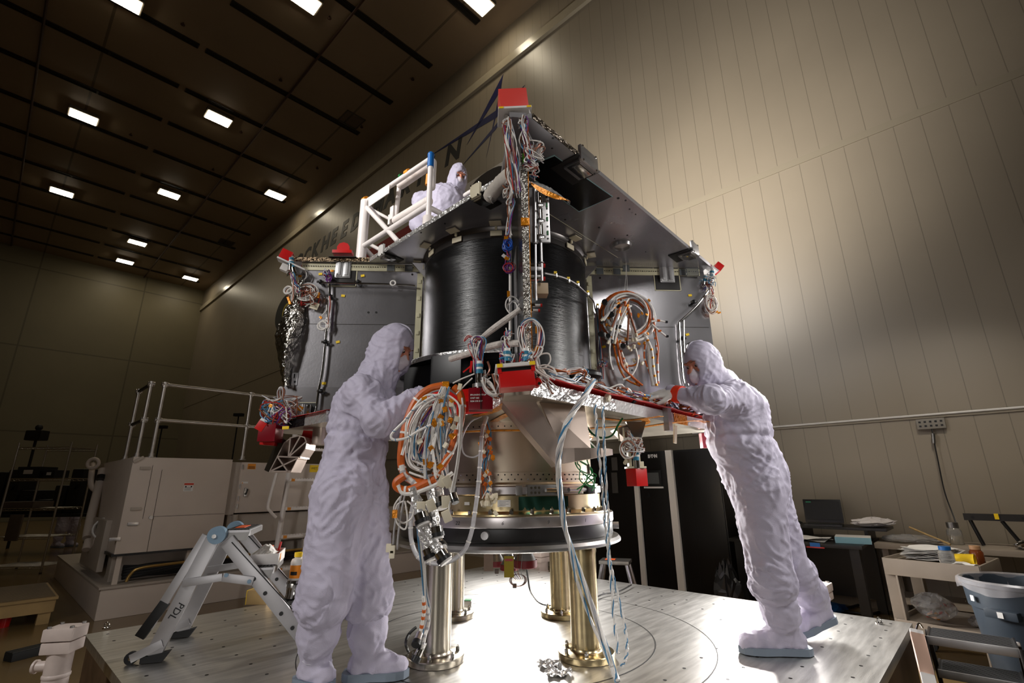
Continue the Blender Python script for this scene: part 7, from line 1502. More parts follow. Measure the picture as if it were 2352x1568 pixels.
mb = MB(T_); mb.box((0, 0, .004), (.3, .28, .005), M_['white']); mb.box((0, 0, .058), (.3, .28, .005), M_['white']); mb.build('cover', bt_); mb = MB(T_); mb.box((.0, -.141, .031), (.3, .005, .058), M_['white']) if False else mb.box((0.0, .139, .031), (.3, .005, .058), mat('pale_blue_spine', (126, 168, 180), .5)); mb.box((.149, 0, .031), (.004, .28, .05), MATS['pale_blue_spine']); mb.build('spine', bt_); mb = MB(T_); mb.box((0, -.005, .031), (.285, .26, .046), M_['paper']); mb.build('pages', bt_)
def crumple(nm, lb, cat, c, r, m, seed, sq=(1, 1, .5), part='film'):
    t = thing(nm, lb, cat, c); g = random.Random(seed); mb = MB(); c = Vector(c)
    mb.grid(lambda u, v: c + Vector((r * sq[0] * math.cos(2 * PI * u) * math.sin(PI * v) * (1 + .25 * math.sin(7 * u * 6.283 + 3 * v)) * g.uniform(.85, 1.15), r * sq[1] * math.sin(2 * PI * u) * math.sin(PI * v) * g.uniform(.8, 1.2), r * sq[2] * (1 - math.cos(PI * v)) * (g.uniform(.8, 1.1) if v > .02 else 0) + .001)), 22, 12, m, False); mb.build(part, t); return t
p = wpt(1950, 1218, 6.55); crumple('plastic_bag', 'crumpled white plastic bag right of the laptop', 'bag', rm(p.dot(RA) - .22, 6.62, ZT), .15, mat('milky_film', (214, 208, 206), .3, 0, .1, 20), 2, (1.3, .7, .32))
crumple('cloth', 'small dark cloth beside the laptop on the rear tier', 'cloth', rm(la + .28, 6.55, ZT), .05, M_['rubber'], 3, (1.3, .8, .4), 'cloth')
p = wpt(1832, 1212, 6.6)
t = thing('small_box', 'little dark box at the left end of the rear tier', 'box', rm(la + .42, 6.6, ZT), TH); mb = MB(RM); mb.box((6.6, la + .42, ZT + .03), (.1, .08, .06), M_['black'], bev=.004); mb.build('box', t)
p = wpt(1872, 1251, DN0); t = thing('blue_tape', 'blue tape piece with red underneath stuck to the desk front edge', 'tape', p, TH); mb = MB(RM); mb.box((DN0 - .002, p.dot(RA), ZD - .02), (.003, .09, .05), M_['bluep']); mb.build('tape', t); mb = MB(RM); mb.box((DN0 - .003, p.dot(RA), ZD - .038), (.003, .16, .012), M_['wred']); mb.build('red_strip', t)
crumple('blue_bag', 'blue plastic bag lying under the black desk', 'bag', rm(1.6, 6.3, 0), .2, mat('blue_film', (22, 70, 120), .35), 5, (1.4, .7, .35))
# ------------------------------------------------------------------ grey bench beside the desk
m_gb = mat('grey_bench_paint', (150, 138, 124), .45, 0, .12, 6)
B0, B1 = -.6, .98; ben = thing('workbench', 'grey steel workbench beside the black desk against the wall', 'bench', rm(.2, 6.6, 0), TH)
rbox('top', ben, (6.28, 6.92), (B0, B1), (ZD - .05, ZD), m_gb, .006)
for n in (6.32, 6.84):
    for a_ in (B0 + .05, B1 - .1): rbox('leg', ben, (n, n + .05), (a_, a_ + .05), (0, ZD - .05), m_gb)
rbox('lower_shelf', ben, (6.34, 6.86), (B0 + .06, B1 - .06), (.2, .23), m_gb)
def bat(px, py): p = atz(px, py, ZD); return p
m_cf = mat('clear_wrap', (222, 220, 218), .12, trans=.75)
p = rm(.7, 6.55, ZD); crumple('clear_wrap', 'loose clear plastic wrap on the left end of the grey bench', 'wrap', p, .22, m_cf, 7, (.9, 1.2, .16))
q = atpl(2180, 1222, RN * 6.6, RN); a_ = q.dot(RA); t = thing('wooden_stick', 'thin wooden stick resting on the clear wrap', 'stick', rm(a_ + .1, 6.6, ZD), TH); mb = MB(); mb.cyl(rm(a_ + .3, 6.6, ZD + .14), rm(a_ - .0, 6.4, ZD + .014), .01, m_wood, 8); mb.build('stick', t)
def jar(nm, lb, cat, c, r, h, m, mc=None, mliq=None, cap=.25):
    c = Vector(c); t = thing(nm, lb, cat, c); mb = MB(); hb = h * (1 - cap) if mc else h
    mb.lathe([(.001, 0), (r * .95, 0), (r, .004), (r, hb * .82), (r * .7, hb), (.001, hb)] if mc else [(.001, 0), (r * .85, 0), (r, h), (r * .94, h), (r * .8, .004), (.001, .004)], c, m, 24); mb.build('body', t)
    if mc: mb = MB(); mb.lathe([(.001, hb), (r * .78, hb), (r * .78, h), (.001, h)], c, mc, 20); mb.build('cap', t)
    if mliq: mb = MB(); mb.lathe([(.001, .004), (r * .9, .004), (r * .9, hb * .5), (.001, hb * .5)], c, mliq, 20); mb.build('liquid', t)
    return t
m_pet = mat('clear_bottle', (220, 220, 218), .1, trans=.8)
jar('bottle', 'clear spray bottle with grey top at the middle of the grey bench', 'bottle', rm(atpl(2192, 1225, RN * 6.62, RN).dot(RA), 6.62, ZD), .06, .2, m_pet, M_['alu_d'], mat('pale_liquid', (200, 180, 140), .2))
crumple('foil_scrap', 'shiny crumpled foil on the grey bench, left of two', 'foil', rm(-.1, 6.45, ZD), .06, M_['chrome'], 9, (1.2, 1, .6)); crumple('foil_scrap', 'shiny crumpled foil at the right end of the grey bench', 'foil', rm(-.42, 6.45, ZD), .07, M_['chrome'], 10, (1.2, 1, .6))
crumple('orange_cloth', 'orange cloth lying between the foil scraps on the grey bench', 'cloth', rm(-.28, 6.36, ZD), .07, m_otape, 11, (1.6, .8, .25), 'cloth')
# ------------------------------------------------------------------ grey cart in front
ZCt = .75; k0 = atz(2027, 1280, ZCt); k1 = atz(2248, 1300, ZCt); kx = (k1 - k0); kx.z = 0; KL = kx.length; kx.normalize(); KT = frame(Vector((k0.x, k0.y, 0)), kx); KD = .62
cart = thing('service_cart', 'grey two-shelf service cart with papers and bottles on top', 'cart', KT @ Vector((KL / 2, KD / 2, 0)), math.atan2(kx.y, kx.x))
def kbox(nm, par, x, y, z, m, bev=.004):
    mb = MB(KT); mb.box(((x[0] + x[1]) / 2, (y[0] + y[1]) / 2, (z[0] + z[1]) / 2), (x[1] - x[0], y[1] - y[0], z[1] - z[0]), m, bev=bev); return mb.build(nm, par)
for zz in (ZCt - .12, .2):
    mb = MB(KT); mb.box((KL / 2, KD / 2, zz + .085), (KL, KD, .012), m_gb)
    for y in (0, KD): mb.box((KL / 2, y, zz + .06), (KL, .014, .12), m_gb, bev=.004)
    for x in (0, KL): mb.box((x, KD / 2, zz + .06), (.014, KD, .12), m_gb, bev=.004)
    mb.build('shelf', cart)
for x in (.03, KL - .03):
    for y in (.03, KD - .03): 
        mb = MB(KT); mb.box((x, y, .36), (.09, .012, .57), m_gb, bev=.003); mb.box((x + (.04 if x > .5 else -.04) * -1, y, .36), (.012, .07, .57), m_gb, bev=.003); l_ = mb.build('leg', cart); mb = MB(KT); mb.cyl((x, y - .02, .04), (x, y + .02, .04), .04, M_['rubber'], 16); mb.cyl((x, y, .06), (x, y, .08), .02, M_['alu_d'], 10); mb.build('caster', l_)
ZK = ZCt - .025
def kp(x, y): return KT @ Vector((x, y, ZK))
def kat(px, py, y): p = atpl(px, py, KT @ Vector((0, y, 0)), KT.to_3x3() @ Vector((0, 1, 0))); return (KT.inverted() @ p).x
x = kat(2085, 1270, .3); sheet('paper_stack', 'stack of loose white papers on the left of the grey cart', 'paper', kp(.23, .36), .32, .26, 14, .006, M_['paper'], 5, math.atan2(kx.y, kx.x), wav=.02)
x = kat(2172, 1270, .12); jar('bottle', 'clear bottle with a blue cap on the front of the grey cart', 'bottle', kp(x, .12), .048, .13, m_pet, M_['bluep'], None, .2)
x = kat(2213, 1275, .18); t = thing('yellow_cup', 'yellow translucent cup lying on its side on the grey cart', 'cup', kp(x, .18)); c = kp(x, .18); mb = MB(); mb.lathe([(.001, -.05), (.034, -.05), (.042, .06), (.039, .06), (.031, -.045), (.001, -.045)], c + UP * .043, M_['yellow'], 24, axis=(kx.x, kx.y, 0)); mb.build('cup', t)
x = kat(2240, 1262, .32); jar('amber_jar', 'amber glass jar behind the yellow cup on the grey cart', 'jar', kp(x, .32), .042, .13, mat('amber_glass', (150, 78, 40), .15, trans=.4), mat('amber_cap', (196, 150, 110), .5), None, .2)
x = kat(2230, 1285, .1); sheet('tissue', 'crumpled white tissue at the front of the cart beside the yellow cup', 'tissue', kp(min(x + .02, KL - .1), .09), .11, .08, 2, .008, M_['paper'], 8, .4, wav=.02)
mb = MB(KT); t = thing('plastic_bag', 'clear plastic bag with red and orange bits on the lower cart shelf', 'bag', KT @ Vector((.18, .3, .292))); t2 = crumple('plastic_bag', 'clear plastic bag bunched on the right of the lower cart shelf', 'bag', KT @ Vector((KL - .12, .3, .292)), .075, m_cf, 12, (1, 1, .5))
g = random.Random(4); c = KT @ Vector((.18, .3, .292)); mb = MB(); mb.grid(lambda u, v: c + Vector((.11 * math.cos(2 * PI * u) * math.sin(PI * v) * g.uniform(.85, 1.15), .16 * math.sin(2 * PI * u) * math.sin(PI * v) * g.uniform(.85, 1.15), .09 - .09 * math.cos(PI * v) * g.uniform(.9, 1.1) + .01)), 20, 10, m_cf, False); mb.build('film', t)
for k in range(4): mb = MB(); mb.ball(c + Vector((g.uniform(-.1, .1), g.uniform(-.08, .08), .03)), .02, [M_['red'], m_otape][k % 2], 8); mb.build('content', t)
# ------------------------------------------------------------------ wall outlet box, cord, wall bracket
p = atpl(2138, 973, RN * (DW - .04), RN); t = thing('outlet_box', 'grey outlet strip box mounted on the wall under the white conduit', 'outlet', p, TH); a_ = p.dot(RA); mb = MB(RM); mb.box((DW - .035, a_, p.z), (.06, .24, .11), mat('grey_outlet_box', (128, 122, 112), .5), bev=.005); ob = mb.build('box', t)
for i in range(5):
    for j in range(2): mb = MB(RM); mb.box((DW - .067, a_ - .09 + .045 * i, p.z - .022 + .044 * j), (.004, .02, .018), M_['black']); mb.build('socket', ob)
mb = MB(); q = atpl(2200, 1205, RN * 6.7, RN); mb.tube(catmull([rm(a_, DW - .05, p.z - .05), atpl(2145, 1010, RN * 6.93, RN), atpl(2155, 1060, RN * 6.92, RN), atpl(2170, 1130, RN * 6.9, RN), atpl(2190, 1185, RN * 6.85, RN), rm(q.dot(RA), 6.72, ZD + .02)], 8), .006, M_['wdark'], 6); cd = thing('extension_lead', 'dark power lead hanging from the wall outlet box down to the bench', 'cord', rm(a_, 6.95, .8)); mb.build('cord', cd)
mb = MB(); mb.cyl(atpl(2143, 995, RN * 6.93, RN), atpl(2145, 1018, RN * 6.93, RN), .018, M_['alu_d'], 10); mb.build('plug', cd)
p0, p1 = atpl(2213, 1186, RN * 6.6, RN), atpl(2352, 1191, RN * 6.6, RN); wb = thing('pipe_rack', 'dark horizontal metal rail on slanted struts above the grey bench', 'rack', rm(p0.dot(RA) - .4, 6.6, ZD), TH); mb = MB(RM); A_, B_ = p0.dot(RA), p1.dot(RA) - .4; zR = p0.z
mb.box((6.6, (A_ + B_) / 2, zR), (.05, abs(A_ - B_), .06), mat('dark_steel', (58, 56, 54), .45, .6)); rl2 = mb.build('rail', wb)
for k in range(5): mb = MB(RM); mb.cyl((6.57, A_ + (B_ - A_) * (.08 + .21 * k), zR), (6.574, A_ + (B_ - A_) * (.08 + .21 * k), zR), .012, M_['black'], 8); mb.build('hole', rl2)
for px in (2228, 2300): s0 = atpl(px, 1192, RN * 6.6, RN).dot(RA); mb = MB(); mb.cyl(rm(s0, 6.6, zR - .03), rm(s0 - .05 if px < 2250 else s0 - .1, 6.6, ZD + .005), .016, M_['black'], 10); mb.build('strut', wb)
mb = MB(RM); mb.box((6.57, atpl(2290, 1190, RN * 6.6, RN).dot(RA), zR + .01), (.012, .03, .05), M_['yellow']); mb.build('yellow_clip', rl2)
# ------------------------------------------------------------------ waste bin with liner
cB = Vector((3.17, 3.36, 0)); rB, hB = .285, .72
m_bin = mat('slate_grey_bin', (50, 60, 70), .45, 0, .1, 6)
bn_ = thing('waste_bin', 'round slate grey waste bin with clear liner behind the small steps', 'bin', cB)
mb = MB(); mb.lathe([(.001, 0), (.21, 0), (.218, .01), (.262, hB - .16), (.275, hB - .155), (.283, hB - .03), (.295, hB - .02), (.295, hB), (.278, hB), (.27, hB - .02), (.205, .012), (.001, .012)], cB, m_bin, 48); mb.build('body', bn_)
g = random.Random(2); mb = MB(); nn = 60; vs = []
for j, (r, z) in enumerate(((.2, hB - .35), (.262, hB - .1), (.274, hB + .004), (.288, hB + .012), (.304, hB + .002), (.306, hB - .03), (.302, hB - .055))):
    for i in range(nn): t_ = 2 * PI * i / nn; rr = r + .004 * math.sin(9 * t_ + j) + .003 * g.random() + .005 * (j > 4) * math.sin(17 * t_); vs.append(cB + Vector((rr * math.cos(t_), rr * math.sin(t_), z + (.014 * math.sin(5 * t_) * (j > 5)))))
mb.add(vs, [(j * nn + i, j * nn + (i + 1) % nn, (j + 1) * nn + (i + 1) % nn, (j + 1) * nn + i) for j in range(6) for i in range(nn)], mat('bin_liner', (214, 210, 212), .2, trans=.0, alpha=.28), True); mb.build('liner', bn_)
for px in (2240, 2293):
    r_ = ray(px, 1360); ang = math.atan2(r_.y, r_.x); t_ = min((abs(math.atan2((cB + Vector((math.cos(q), math.sin(q), 0)) * .27).y, (cB + Vector((math.cos(q), math.sin(q), 0)) * .27).x) - ang), q) for q in [-PI * 1.05 + .02 * k for k in range(160)])[1]
    d = Vector((math.cos(t_), math.sin(t_), 0)); T_ = frame(cB + d * .282 + UP * (hB - .1), Vector((-d.y, d.x, 0)))
    if px > 2270: mb = MB(T_); mb.box((0, -.006, -.06), (.16, .05, .05), m_bin, bev=.012); mb.build('handle', bn_)
    mb = MB(T_); mb.box((0, -.034 if px > 2270 else -.012, -.0 if px < 2270 else -.06), (.028, .002, .032), M_['paper']); lb_ = mb.build('label', bn_)
# ------------------------------------------------------------------ small folding steps at the lower right
zA, zB = .5, .28; s0, s1 = atz(2131, 1462, zA), atz(2338, 1492, zA); sx_ = (s1 - s0); sx_.z = 0; WS = sx_.length; sx_.normalize(); ST = frame(Vector((s0.x, s0.y, 0)), sx_)
fs_ = thing('folding_steps', 'small black two-tread folding steps at the lower right corner', 'steps', ST @ Vector((WS / 2, .1, 0)), math.atan2(sx_.y, sx_.x)); m_gun = mat('gunmetal_frame', (60, 56, 54), .3, .8, .1, 10)
for z, y0 in ((zA, 0), (zB, .24)):
    mb = MB(ST); mb.box((WS / 2, y0 + .125, z - .012), (WS, .25, .02), M_['rubber'], bev=.004); tr_ = mb.build('tread', fs_); mb = MB(ST)
    for k in range(12): mb.box((WS / 2, y0 + .02 + .0195 * k, z), (WS - .03, .009, .005), m_grip)
    mb.build('grip_strips', tr_); mb = MB(ST); mb.box((WS / 2, y0 - .006, z - .014), (WS + .01, .014, .042), M_['alu'] if z == zA else M_['alu_d'], bev=.003)
    for x in (0, WS): mb.box((x, y0 + .125, z - .014), (.012, .25, .036), m_gun, bev=.003)
    mb.build('tread_frame', tr_)
for x in (-.012, WS + .012):
    for P in (((x, -.03, zA + .01), (x, -.14, 0)), ((x, .22, zA - .02), (x, .52, 0))): mb = MB(ST); d = Vector(P[1]) - Vector(P[0]); mb.box((Vector(P[0]) + Vector(P[1])) / 2, (.022, .034, d.length), m_gun, bev=.004, rot=(math.atan2(-d.y, d.z) if d.z > 0 else math.atan2(d.y, -d.z), 0, 0)); mb.build('leg', fs_)
# pale propped rail at its left
p0, p1 = at(2104, 1447, 2.62), at(2140, 1590, 2.45); t = thing('white_rail', 'white propped rail with copper tape beside the corner of the plate', 'rail', (p1.x, p1.y, 0)); d = (p0 - p1).normalized(); p1 = p0 - d * (p0.z / d.z)
mb = MB(); mb.box((0, 0, 0), ((p0 - p1).length, .02, .05), M_['white'], frame((p0 + p1) / 2, d, z=(1, -.3, 0)), .003); mb.build('rail', t); mb = MB(); pm = p0.lerp(p1, .12); mb.box((0, 0, 0), ((p0 - p1).length * .2, .022, .052), mat('copper_tape', (206, 170, 150), .3, .4), frame(pm, d, z=(1, -.3, 0)), .003); mb.build('copper_tape', t)
mb = MB(); mb.tube(catmull([p0, p0 + Vector((.02, 0, .03)), p0 + Vector((.035, 0, .01))], 5), .004, M_['chrome'], 6); mb.build('hook', t)
# ------------------------------------------------------------------ cables on the floor by the desk
for i, (pts, m, r, lb) in enumerate(((((1700, 1330), (1720, 1345), (1745, 1325), (1735, 1310), (1705, 1320)), 'worange', .012, 'orange cord coiled on the floor behind the leaning figure'), (((1885, 1365), (1930, 1372), (1975, 1350), (2005, 1345), (2030, 1350)), 'gold', .012, 'yellow cord running on the floor under the black desk'), (((1890, 1380), (1940, 1395), (1990, 1385), (2020, 1395)), 'wdark', .014, 'thick black cord on the floor below the yellow one'), (((1895, 1400), (1950, 1405), (2000, 1410), (2030, 1400)), 'wdark', .012, 'thin black cord lowest of those under the desk'))):
    P = catmull([atz(x, y, .015) for x, y in pts], 8); t = thing('floor_cord', lb, 'cord', P[len(P) // 2] - UP * .015); mb = MB(); mb.tube(P, r, M_[m], 8); mb.build('cord', t)
crumple('dark_bag', 'dark glossy bag hanging between black cabinet and the leaning figure', 'bag', at(1690, 1265, 6.2) * 1.0 if False else rm(ca(1690), 5.6, 0), .12, M_['black'], 13, (1, 1, 2.2))
# ------------------------------------------------------------------ small things below and around the ring stand
ug = thing('thruster_cluster', 'cluster of engine nozzles with dark red caps hanging inside the ring stand', 'nozzles', (CX.x, CX.y, .74))
def nz(px, py, Y, s):
    c = at(px, py, Y); mb = MB(); mb.lathe([(.03 * s, .12 * s), (.032 * s, .08 * s), (.075 * s, 0), (.07 * s, 0), (.026 * s, .08 * s)], c, M_['alu'], 24); n_ = mb.build('nozzle', ug); mb = MB(); mb.lathe([(.001, -.045 * s), (.074 * s, -.045 * s), (.08 * s, -.04 * s), (.08 * s, .004 * s), (.001, .004 * s)], c, mat('dark_red_cap', (120, 12, 22), .5), 24); mb.build('red_cap', n_)
    mb = MB(); mb.cyl(c + UP * .12 * s, Vector((c.x, c.y, .999)), .02 * s, M_['black'], 10); mb.build('feed_line', n_)
nz(1206, 1286, 3.0, .85); nz(1140, 1288, 3.35, .7); nz(1170, 1296, 3.2, .7)
for px, py, w, h, m, nm in ((1122, 1289, .05, .095, mat('brown_tag', (150, 126, 108), .7), 'brown_tag'), (1169, 1301, .052, .105, mat('mustard_tag', (170, 148, 20), .6), 'yellow_tag')):
    mb = MB(); c = at(px, py, 2.85); mb.box((0, 0, 0), (w, .002, h), m, Matrix.Translation(c)); o = mb.build(nm, ug); mb = MB(); mb.tube([c + UP * h * .5, c + UP * (h * .5 + .06), c + Vector((0, .05, .99 - c.z))], .0015, M_['wclear'], 5); mb.build('tag_string', o)
    if nm == 'yellow_tag': mb = MB(); mb.box((0, -.0015, h * .32), (w * .8, .001, .012), M_['wred'], Matrix.Translation(c)); mb.build('red_print', o)
g = random.Random(31); mb = MB()
for k in range(4): mb.tube(ring(at(1190, 1332, 2.9), (.2, -1, .1 * k), .036 + .004 * k, 20, .03), .0018, M_['wbrown'] if k % 2 else M_['wclear'], 5, True)
for k in range(5): mb.tube(catmull([at(1160 + 10 * k, 1270, 2.95), at(1165 + 8 * k, 1310, 2.9), at(1185 + 4 * k, 1330, 2.9)], 6), .0018, [M_['wbrown'], M_['wclear'], M_['wpurple']][k % 3], 5)
mb.build('thin_wires', ug)
for px, py in ((1141, 1312), (1182, 1345)): mb = MB(); mb.box((0, 0, 0), (.022, .018, .022), mat('grey_brown_plug', (110, 96, 88), .6), Matrix.Translation(at(px, py, 2.9)), .004); mb.build('plug', ug)
cb = thing('black_cable', 'thin black cable curving over the plate behind the near right post', 'cable', atz(1240, 1385, TZ)); mb = MB(); mb.tube(catmull([at(1209, 1300, 3.3), at(1213, 1330, 3.4), at(1220, 1362, 3.55), atz(1240, 1385, TZ + .02), atz(1275, 1391, TZ + .018), atz(1330, 1393, TZ + .018), atz(1380, 1366, TZ + .018), atz(1420, 1358, TZ + .018), atz(1450, 1343, TZ + .018)], 8), .006, M_['wdark'], 8); mb.build('cable', cb)
c = atz(1066, 1393, TZ); t = thing('metal_block', 'flat grey metal block beside the far left post', 'block', c, -.1); mb = MB(); mb.box((0, 0, .022), (.12, .06, .044), M_['alu_d'], Matrix.Translation(c) @ Matrix.Rotation(-.1, 4, 'Z'), .004); mb.build('block', t); mb = MB(); mb.box((.03, 0, .047), (.05, .05, .004), M_['wgreen'], Matrix.Translation(c) @ Matrix.Rotation(-.1, 4, 'Z')); mb.build('green_plate', t)
for i, (px, py, lb) in enumerate(((1262, 1530, 'foil standing for a plate reflection, left of the two by the near right post'), (1284, 1550, 'foil standing for a plate reflection, right of the two by the near right post'))):
    c = atz(px, py, TZ); t = thing('foil_scrap', lb, 'foil', c); g = random.Random(60 + i); mb = MB(); mb.grid(lambda u, v: c + Vector((.05 * (u - .5) * 2 * (1 + .3 * g.random()), .035 * (v - .5) * 2 * (1 + .3 * g.random()), .002 + .022 * g.random())), 9, 7, M_['foil'], False, .001); mb.build('foil', t)  # crumpled sheets added in place of a bracket's reflection in the plate
for i, (px, py) in enumerate(((244, 1443), (2020, 1432))):
    c = atz(px, py, TZ); t = thing('eye_bolt', ['small shiny eye bolt on the plate near its left corner', 'small shiny eye bolt on the plate near its right corner'][i], 'bolt', c); mb = MB(); mb.cyl(c, c + UP * .008, .022, M_['chrome'], 14); mb.tube(ring(c + UP * .02, (0, 1, 0), .014, 16), .005, M_['chrome'], 8, True); mb.build('bolt', t)
# ------------------------------------------------------------------ big hanging coil in front of the left figure's hands
YH = 2.1
hc_ = thing('hanging_coil', 'large hanging coil of orange wrapped and white cables with heavy metal connectors', 'cable', at(1000, 900, YH)); g = random.Random(41)
def hp2(pts, dy=0.): return [at(q[0], q[1], YH + dy + (q[2] if len(q) > 2 else 0)) for q in pts]
outer = [(1022, 884), (985, 893), (955, 920), (935, 965), (924, 1015), (921, 1060), (930, 1090), (950, 1105), (975, 1108), (998, 1095), (1020, 1068), (1040, 1030), (1055, 985), (1062, 940), (1058, 905), (1042, 888)]
mb = MB(); banded(mb, hp2(outer[:9]), .016, M_['worange'], M_['wwhite'], .14, .009, 9); banded(mb, hp2([(1042, 888), (1056, 903), (1061, 930), (1057, 970), (1046, 1005), (1033, 1040), (1016, 1068), (998, 1092)]), .0165, M_['worange'], M_['wwhite'], .1, .009, 9); banded(mb, hp2([(930, 1092), (912, 1105), (912, 1118), (930, 1126), (955, 1120), (980, 1108), (1000, 1100)], -.02), .0165, M_['worange'], M_['wwhite'], .1, .009, 9); mb.build('orange_cable', hc_)
mb = MB(); banded(mb, hp2([(922, 1068), (928, 1090), (945, 1104), (970, 1120), (985, 1104)], -.01), .012, M_['wwhite'], M_['wclear'], .03, .008, 8); mb.tube(catmull(hp2([(914, 1114), (925, 1132), (950, 1132), (980, 1122), (1010, 1108), (1040, 1085)], -.03), 6), .0085, M_['wwhite'], 8); mb.build('white_cable', hc_)
for i in range(13):
    s = g.uniform(-8, 8); k = g.uniform(.55, 1.0); cx, cy = 992, 995
    pts = [(cx + (x - cx) * k + s + g.uniform(-4, 4), cy + (y - cy) * (k * .95 + .03) + g.uniform(-4, 4)) for x, y in outer]; st = g.randrange(len(pts)); ln = g.randrange(7, 13); P = [pts[(st + j) % len(pts)] for j in range(ln)]
    mb = MB(); m = [M_['wwhite'], M_['wclear'], M_['wwhite'], M_['wblue']][i % 4]
    if i % 4 == 3: wires(mb, hp2(P, g.uniform(-.03, .05)), 5, .007, .0026, WM_WB, i, 5)
    else: mb.tube(catmull(hp2(P, g.uniform(-.03, .05)), 6), g.uniform(.003, .0062), m, 7)
    mb.build('white_cable', hc_)
for i in range(24):                                             # straight runs falling from the top knot
    a_ = (1024 + g.uniform(-8, 8), 888); b_ = (955 + g.uniform(-5, 75), 1070 + g.uniform(-40, 30)); mid = ((a_[0] + b_[0]) / 2 + g.uniform(-25, 10), (a_[1] + b_[1]) / 2)
    mb = MB(); dy = g.uniform(-.04, .04)
    if i % 2: wires(mb, hp2([a_, mid, b_], dy), 6, .008, .0026, [WM_WB, WM_MIX][i % 3 == 0], 90 + i, 6, 1.2)
    else: mb.tube(catmull(hp2([a_, mid, b_], dy), 6), g.uniform(.004, .007), [M_['wclear'], M_['wwhite']][i % 4 // 2], 7)
    mb.build('branch', hc_)
fl_ = fleck(hc_, hp2([(1010, 905), (985, 915), (950, 940), (930, 965), (905, 990), (898, 1003), (908, 1010), (935, 1005), (960, 990), (990, 975)], -.05), .0055, 51, 'white_cable', .03)
for k in range(24):
    px, py = 955 + g.uniform(0, 95), 895 + g.uniform(0, 190); mb = MB(); mb.box((0, 0, 0), (.024, .008, .02), [M_['gold'], m_plastic, M_['gold']][k % 3], Matrix.Translation(at(px, py, YH - .03)) @ Euler((g.random(), g.random() * 3, g.random())).to_matrix().to_4x4(), .002); mb.build(['amber_flag', 'nylon_plug', 'amber_flag'][k % 3], hc_)
mb = MB(); mb.box((0, 0, 0), (.03, .02, .03), M_['gold'], Matrix.Translation(at(1024, 884, YH - .01)), .004); mb.build('amber_knot', hc_)
def milspec(px0, py0, px1, py1, r, dy=0.):
    a_, b_ = at(px0, py0, YH + dy), at(px1, py1, YH + dy - .02); d = (b_ - a_).normalized(); L_ = (b_ - a_).length; mb = MB(); N = 12; r *= 1.2; gg = random.Random(px0)
    mb.tube([a_.lerp(b_, k / N) for k in range(N + 1)], r, M_['foil'], 9, radii=[r * (.62 + .25 * gg.random()) for _ in range(N + 1)]); w_ = mb.build('foil_wrapped_cable', hc_)
    mb = MB(); mb.cyl(b_ - d * .005, b_ + d * .018, r * 1.05, M_['chrome'], 18); mb.cyl(b_ + d * .018, b_ + d * .034, r * 1.15, M_['black'], 18); mb.cyl(b_ + d * .034, b_ + d * .042, r * .95, M_['white'], 18); mb.build('connector', w_)
for q in ((948, 1120, 967, 1182, .024, -.02), (985, 1100, 1002, 1212, .021, 0.), (962, 1195, 985, 1262, .022, .02), (975, 1210, 1012, 1270, .022, -.02), (990, 1225, 1003, 1245, .022, .03), (1005, 1105, 1012, 1145, .02, .03), (970, 1160, 992, 1255, .02, .03)): milspec(*q)
for px, py in ((1016, 1105), (1028, 1106), (1024, 1152), (967, 1165), (1026, 1185), (990, 1160)): mb = MB(); mb.box((0, 0, 0), (.034, .014, .046), m_plastic, Matrix.Translation(at(px, py, YH - .05)) @ Euler((.2, g.uniform(-.5, .5), .2)).to_matrix().to_4x4(), .005); mb.build('nylon_plug', hc_)
mb = MB(); mb.tube(catmull(hp2([(1028, 1110), (1035, 1125), (1042, 1140)], -.04), 5), .006, M_['wwhite'], 7); mb.tube(catmull(hp2([(1058, 930), (1056, 1000), (1048, 1070), (1036, 1130), (1030, 1180)], -.05), 6), .0038, M_['wwhite'], 6); mb.tube(catmull(hp2([(1062, 930), (1060, 1000), (1050, 1080), (1040, 1130)], -.045), 6), .0038, M_['wwhite'], 6); mb.build('white_cable', hc_); mb = MB(); a_, b_ = at(1040, 1135, YH - .05), at(1044, 1148, YH - .06); mb.cyl(a_, b_, .018, M_['chrome'], 14); mb.cyl(b_, b_ + (b_ - a_) * .5, .016, M_['black'], 14); mb.build('connector', hc_)
mb = MB()
for k, P in enumerate((((928, 1150), (912, 1160), (910, 1185), (925, 1200), (945, 1190), (950, 1165), (935, 1150)), ((920, 1140), (905, 1165), (912, 1200), (930, 1215), (936, 1190), (930, 1150)), ((924, 1130), (914, 1170), (906, 1210), (903, 1250)), ((930, 1135), (921, 1180), (915, 1225), (912, 1262)))): mb.tube(catmull(hp2(P, .1), 7), .004, M_['wwhite'] if k < 2 else M_['wclear'], 6)
mb.build('white_cable', hc_); 
for px, py in ((893, 1258), (901, 1262), (900, 1272), (907, 1180)): mb = MB(); mb.box((0, 0, 0), (.022, .012, .034), m_plastic if py > 1200 else M_['gold'], Matrix.Translation(at(px, py, YH + .08)), .004); mb.build('nylon_plug', hc_)
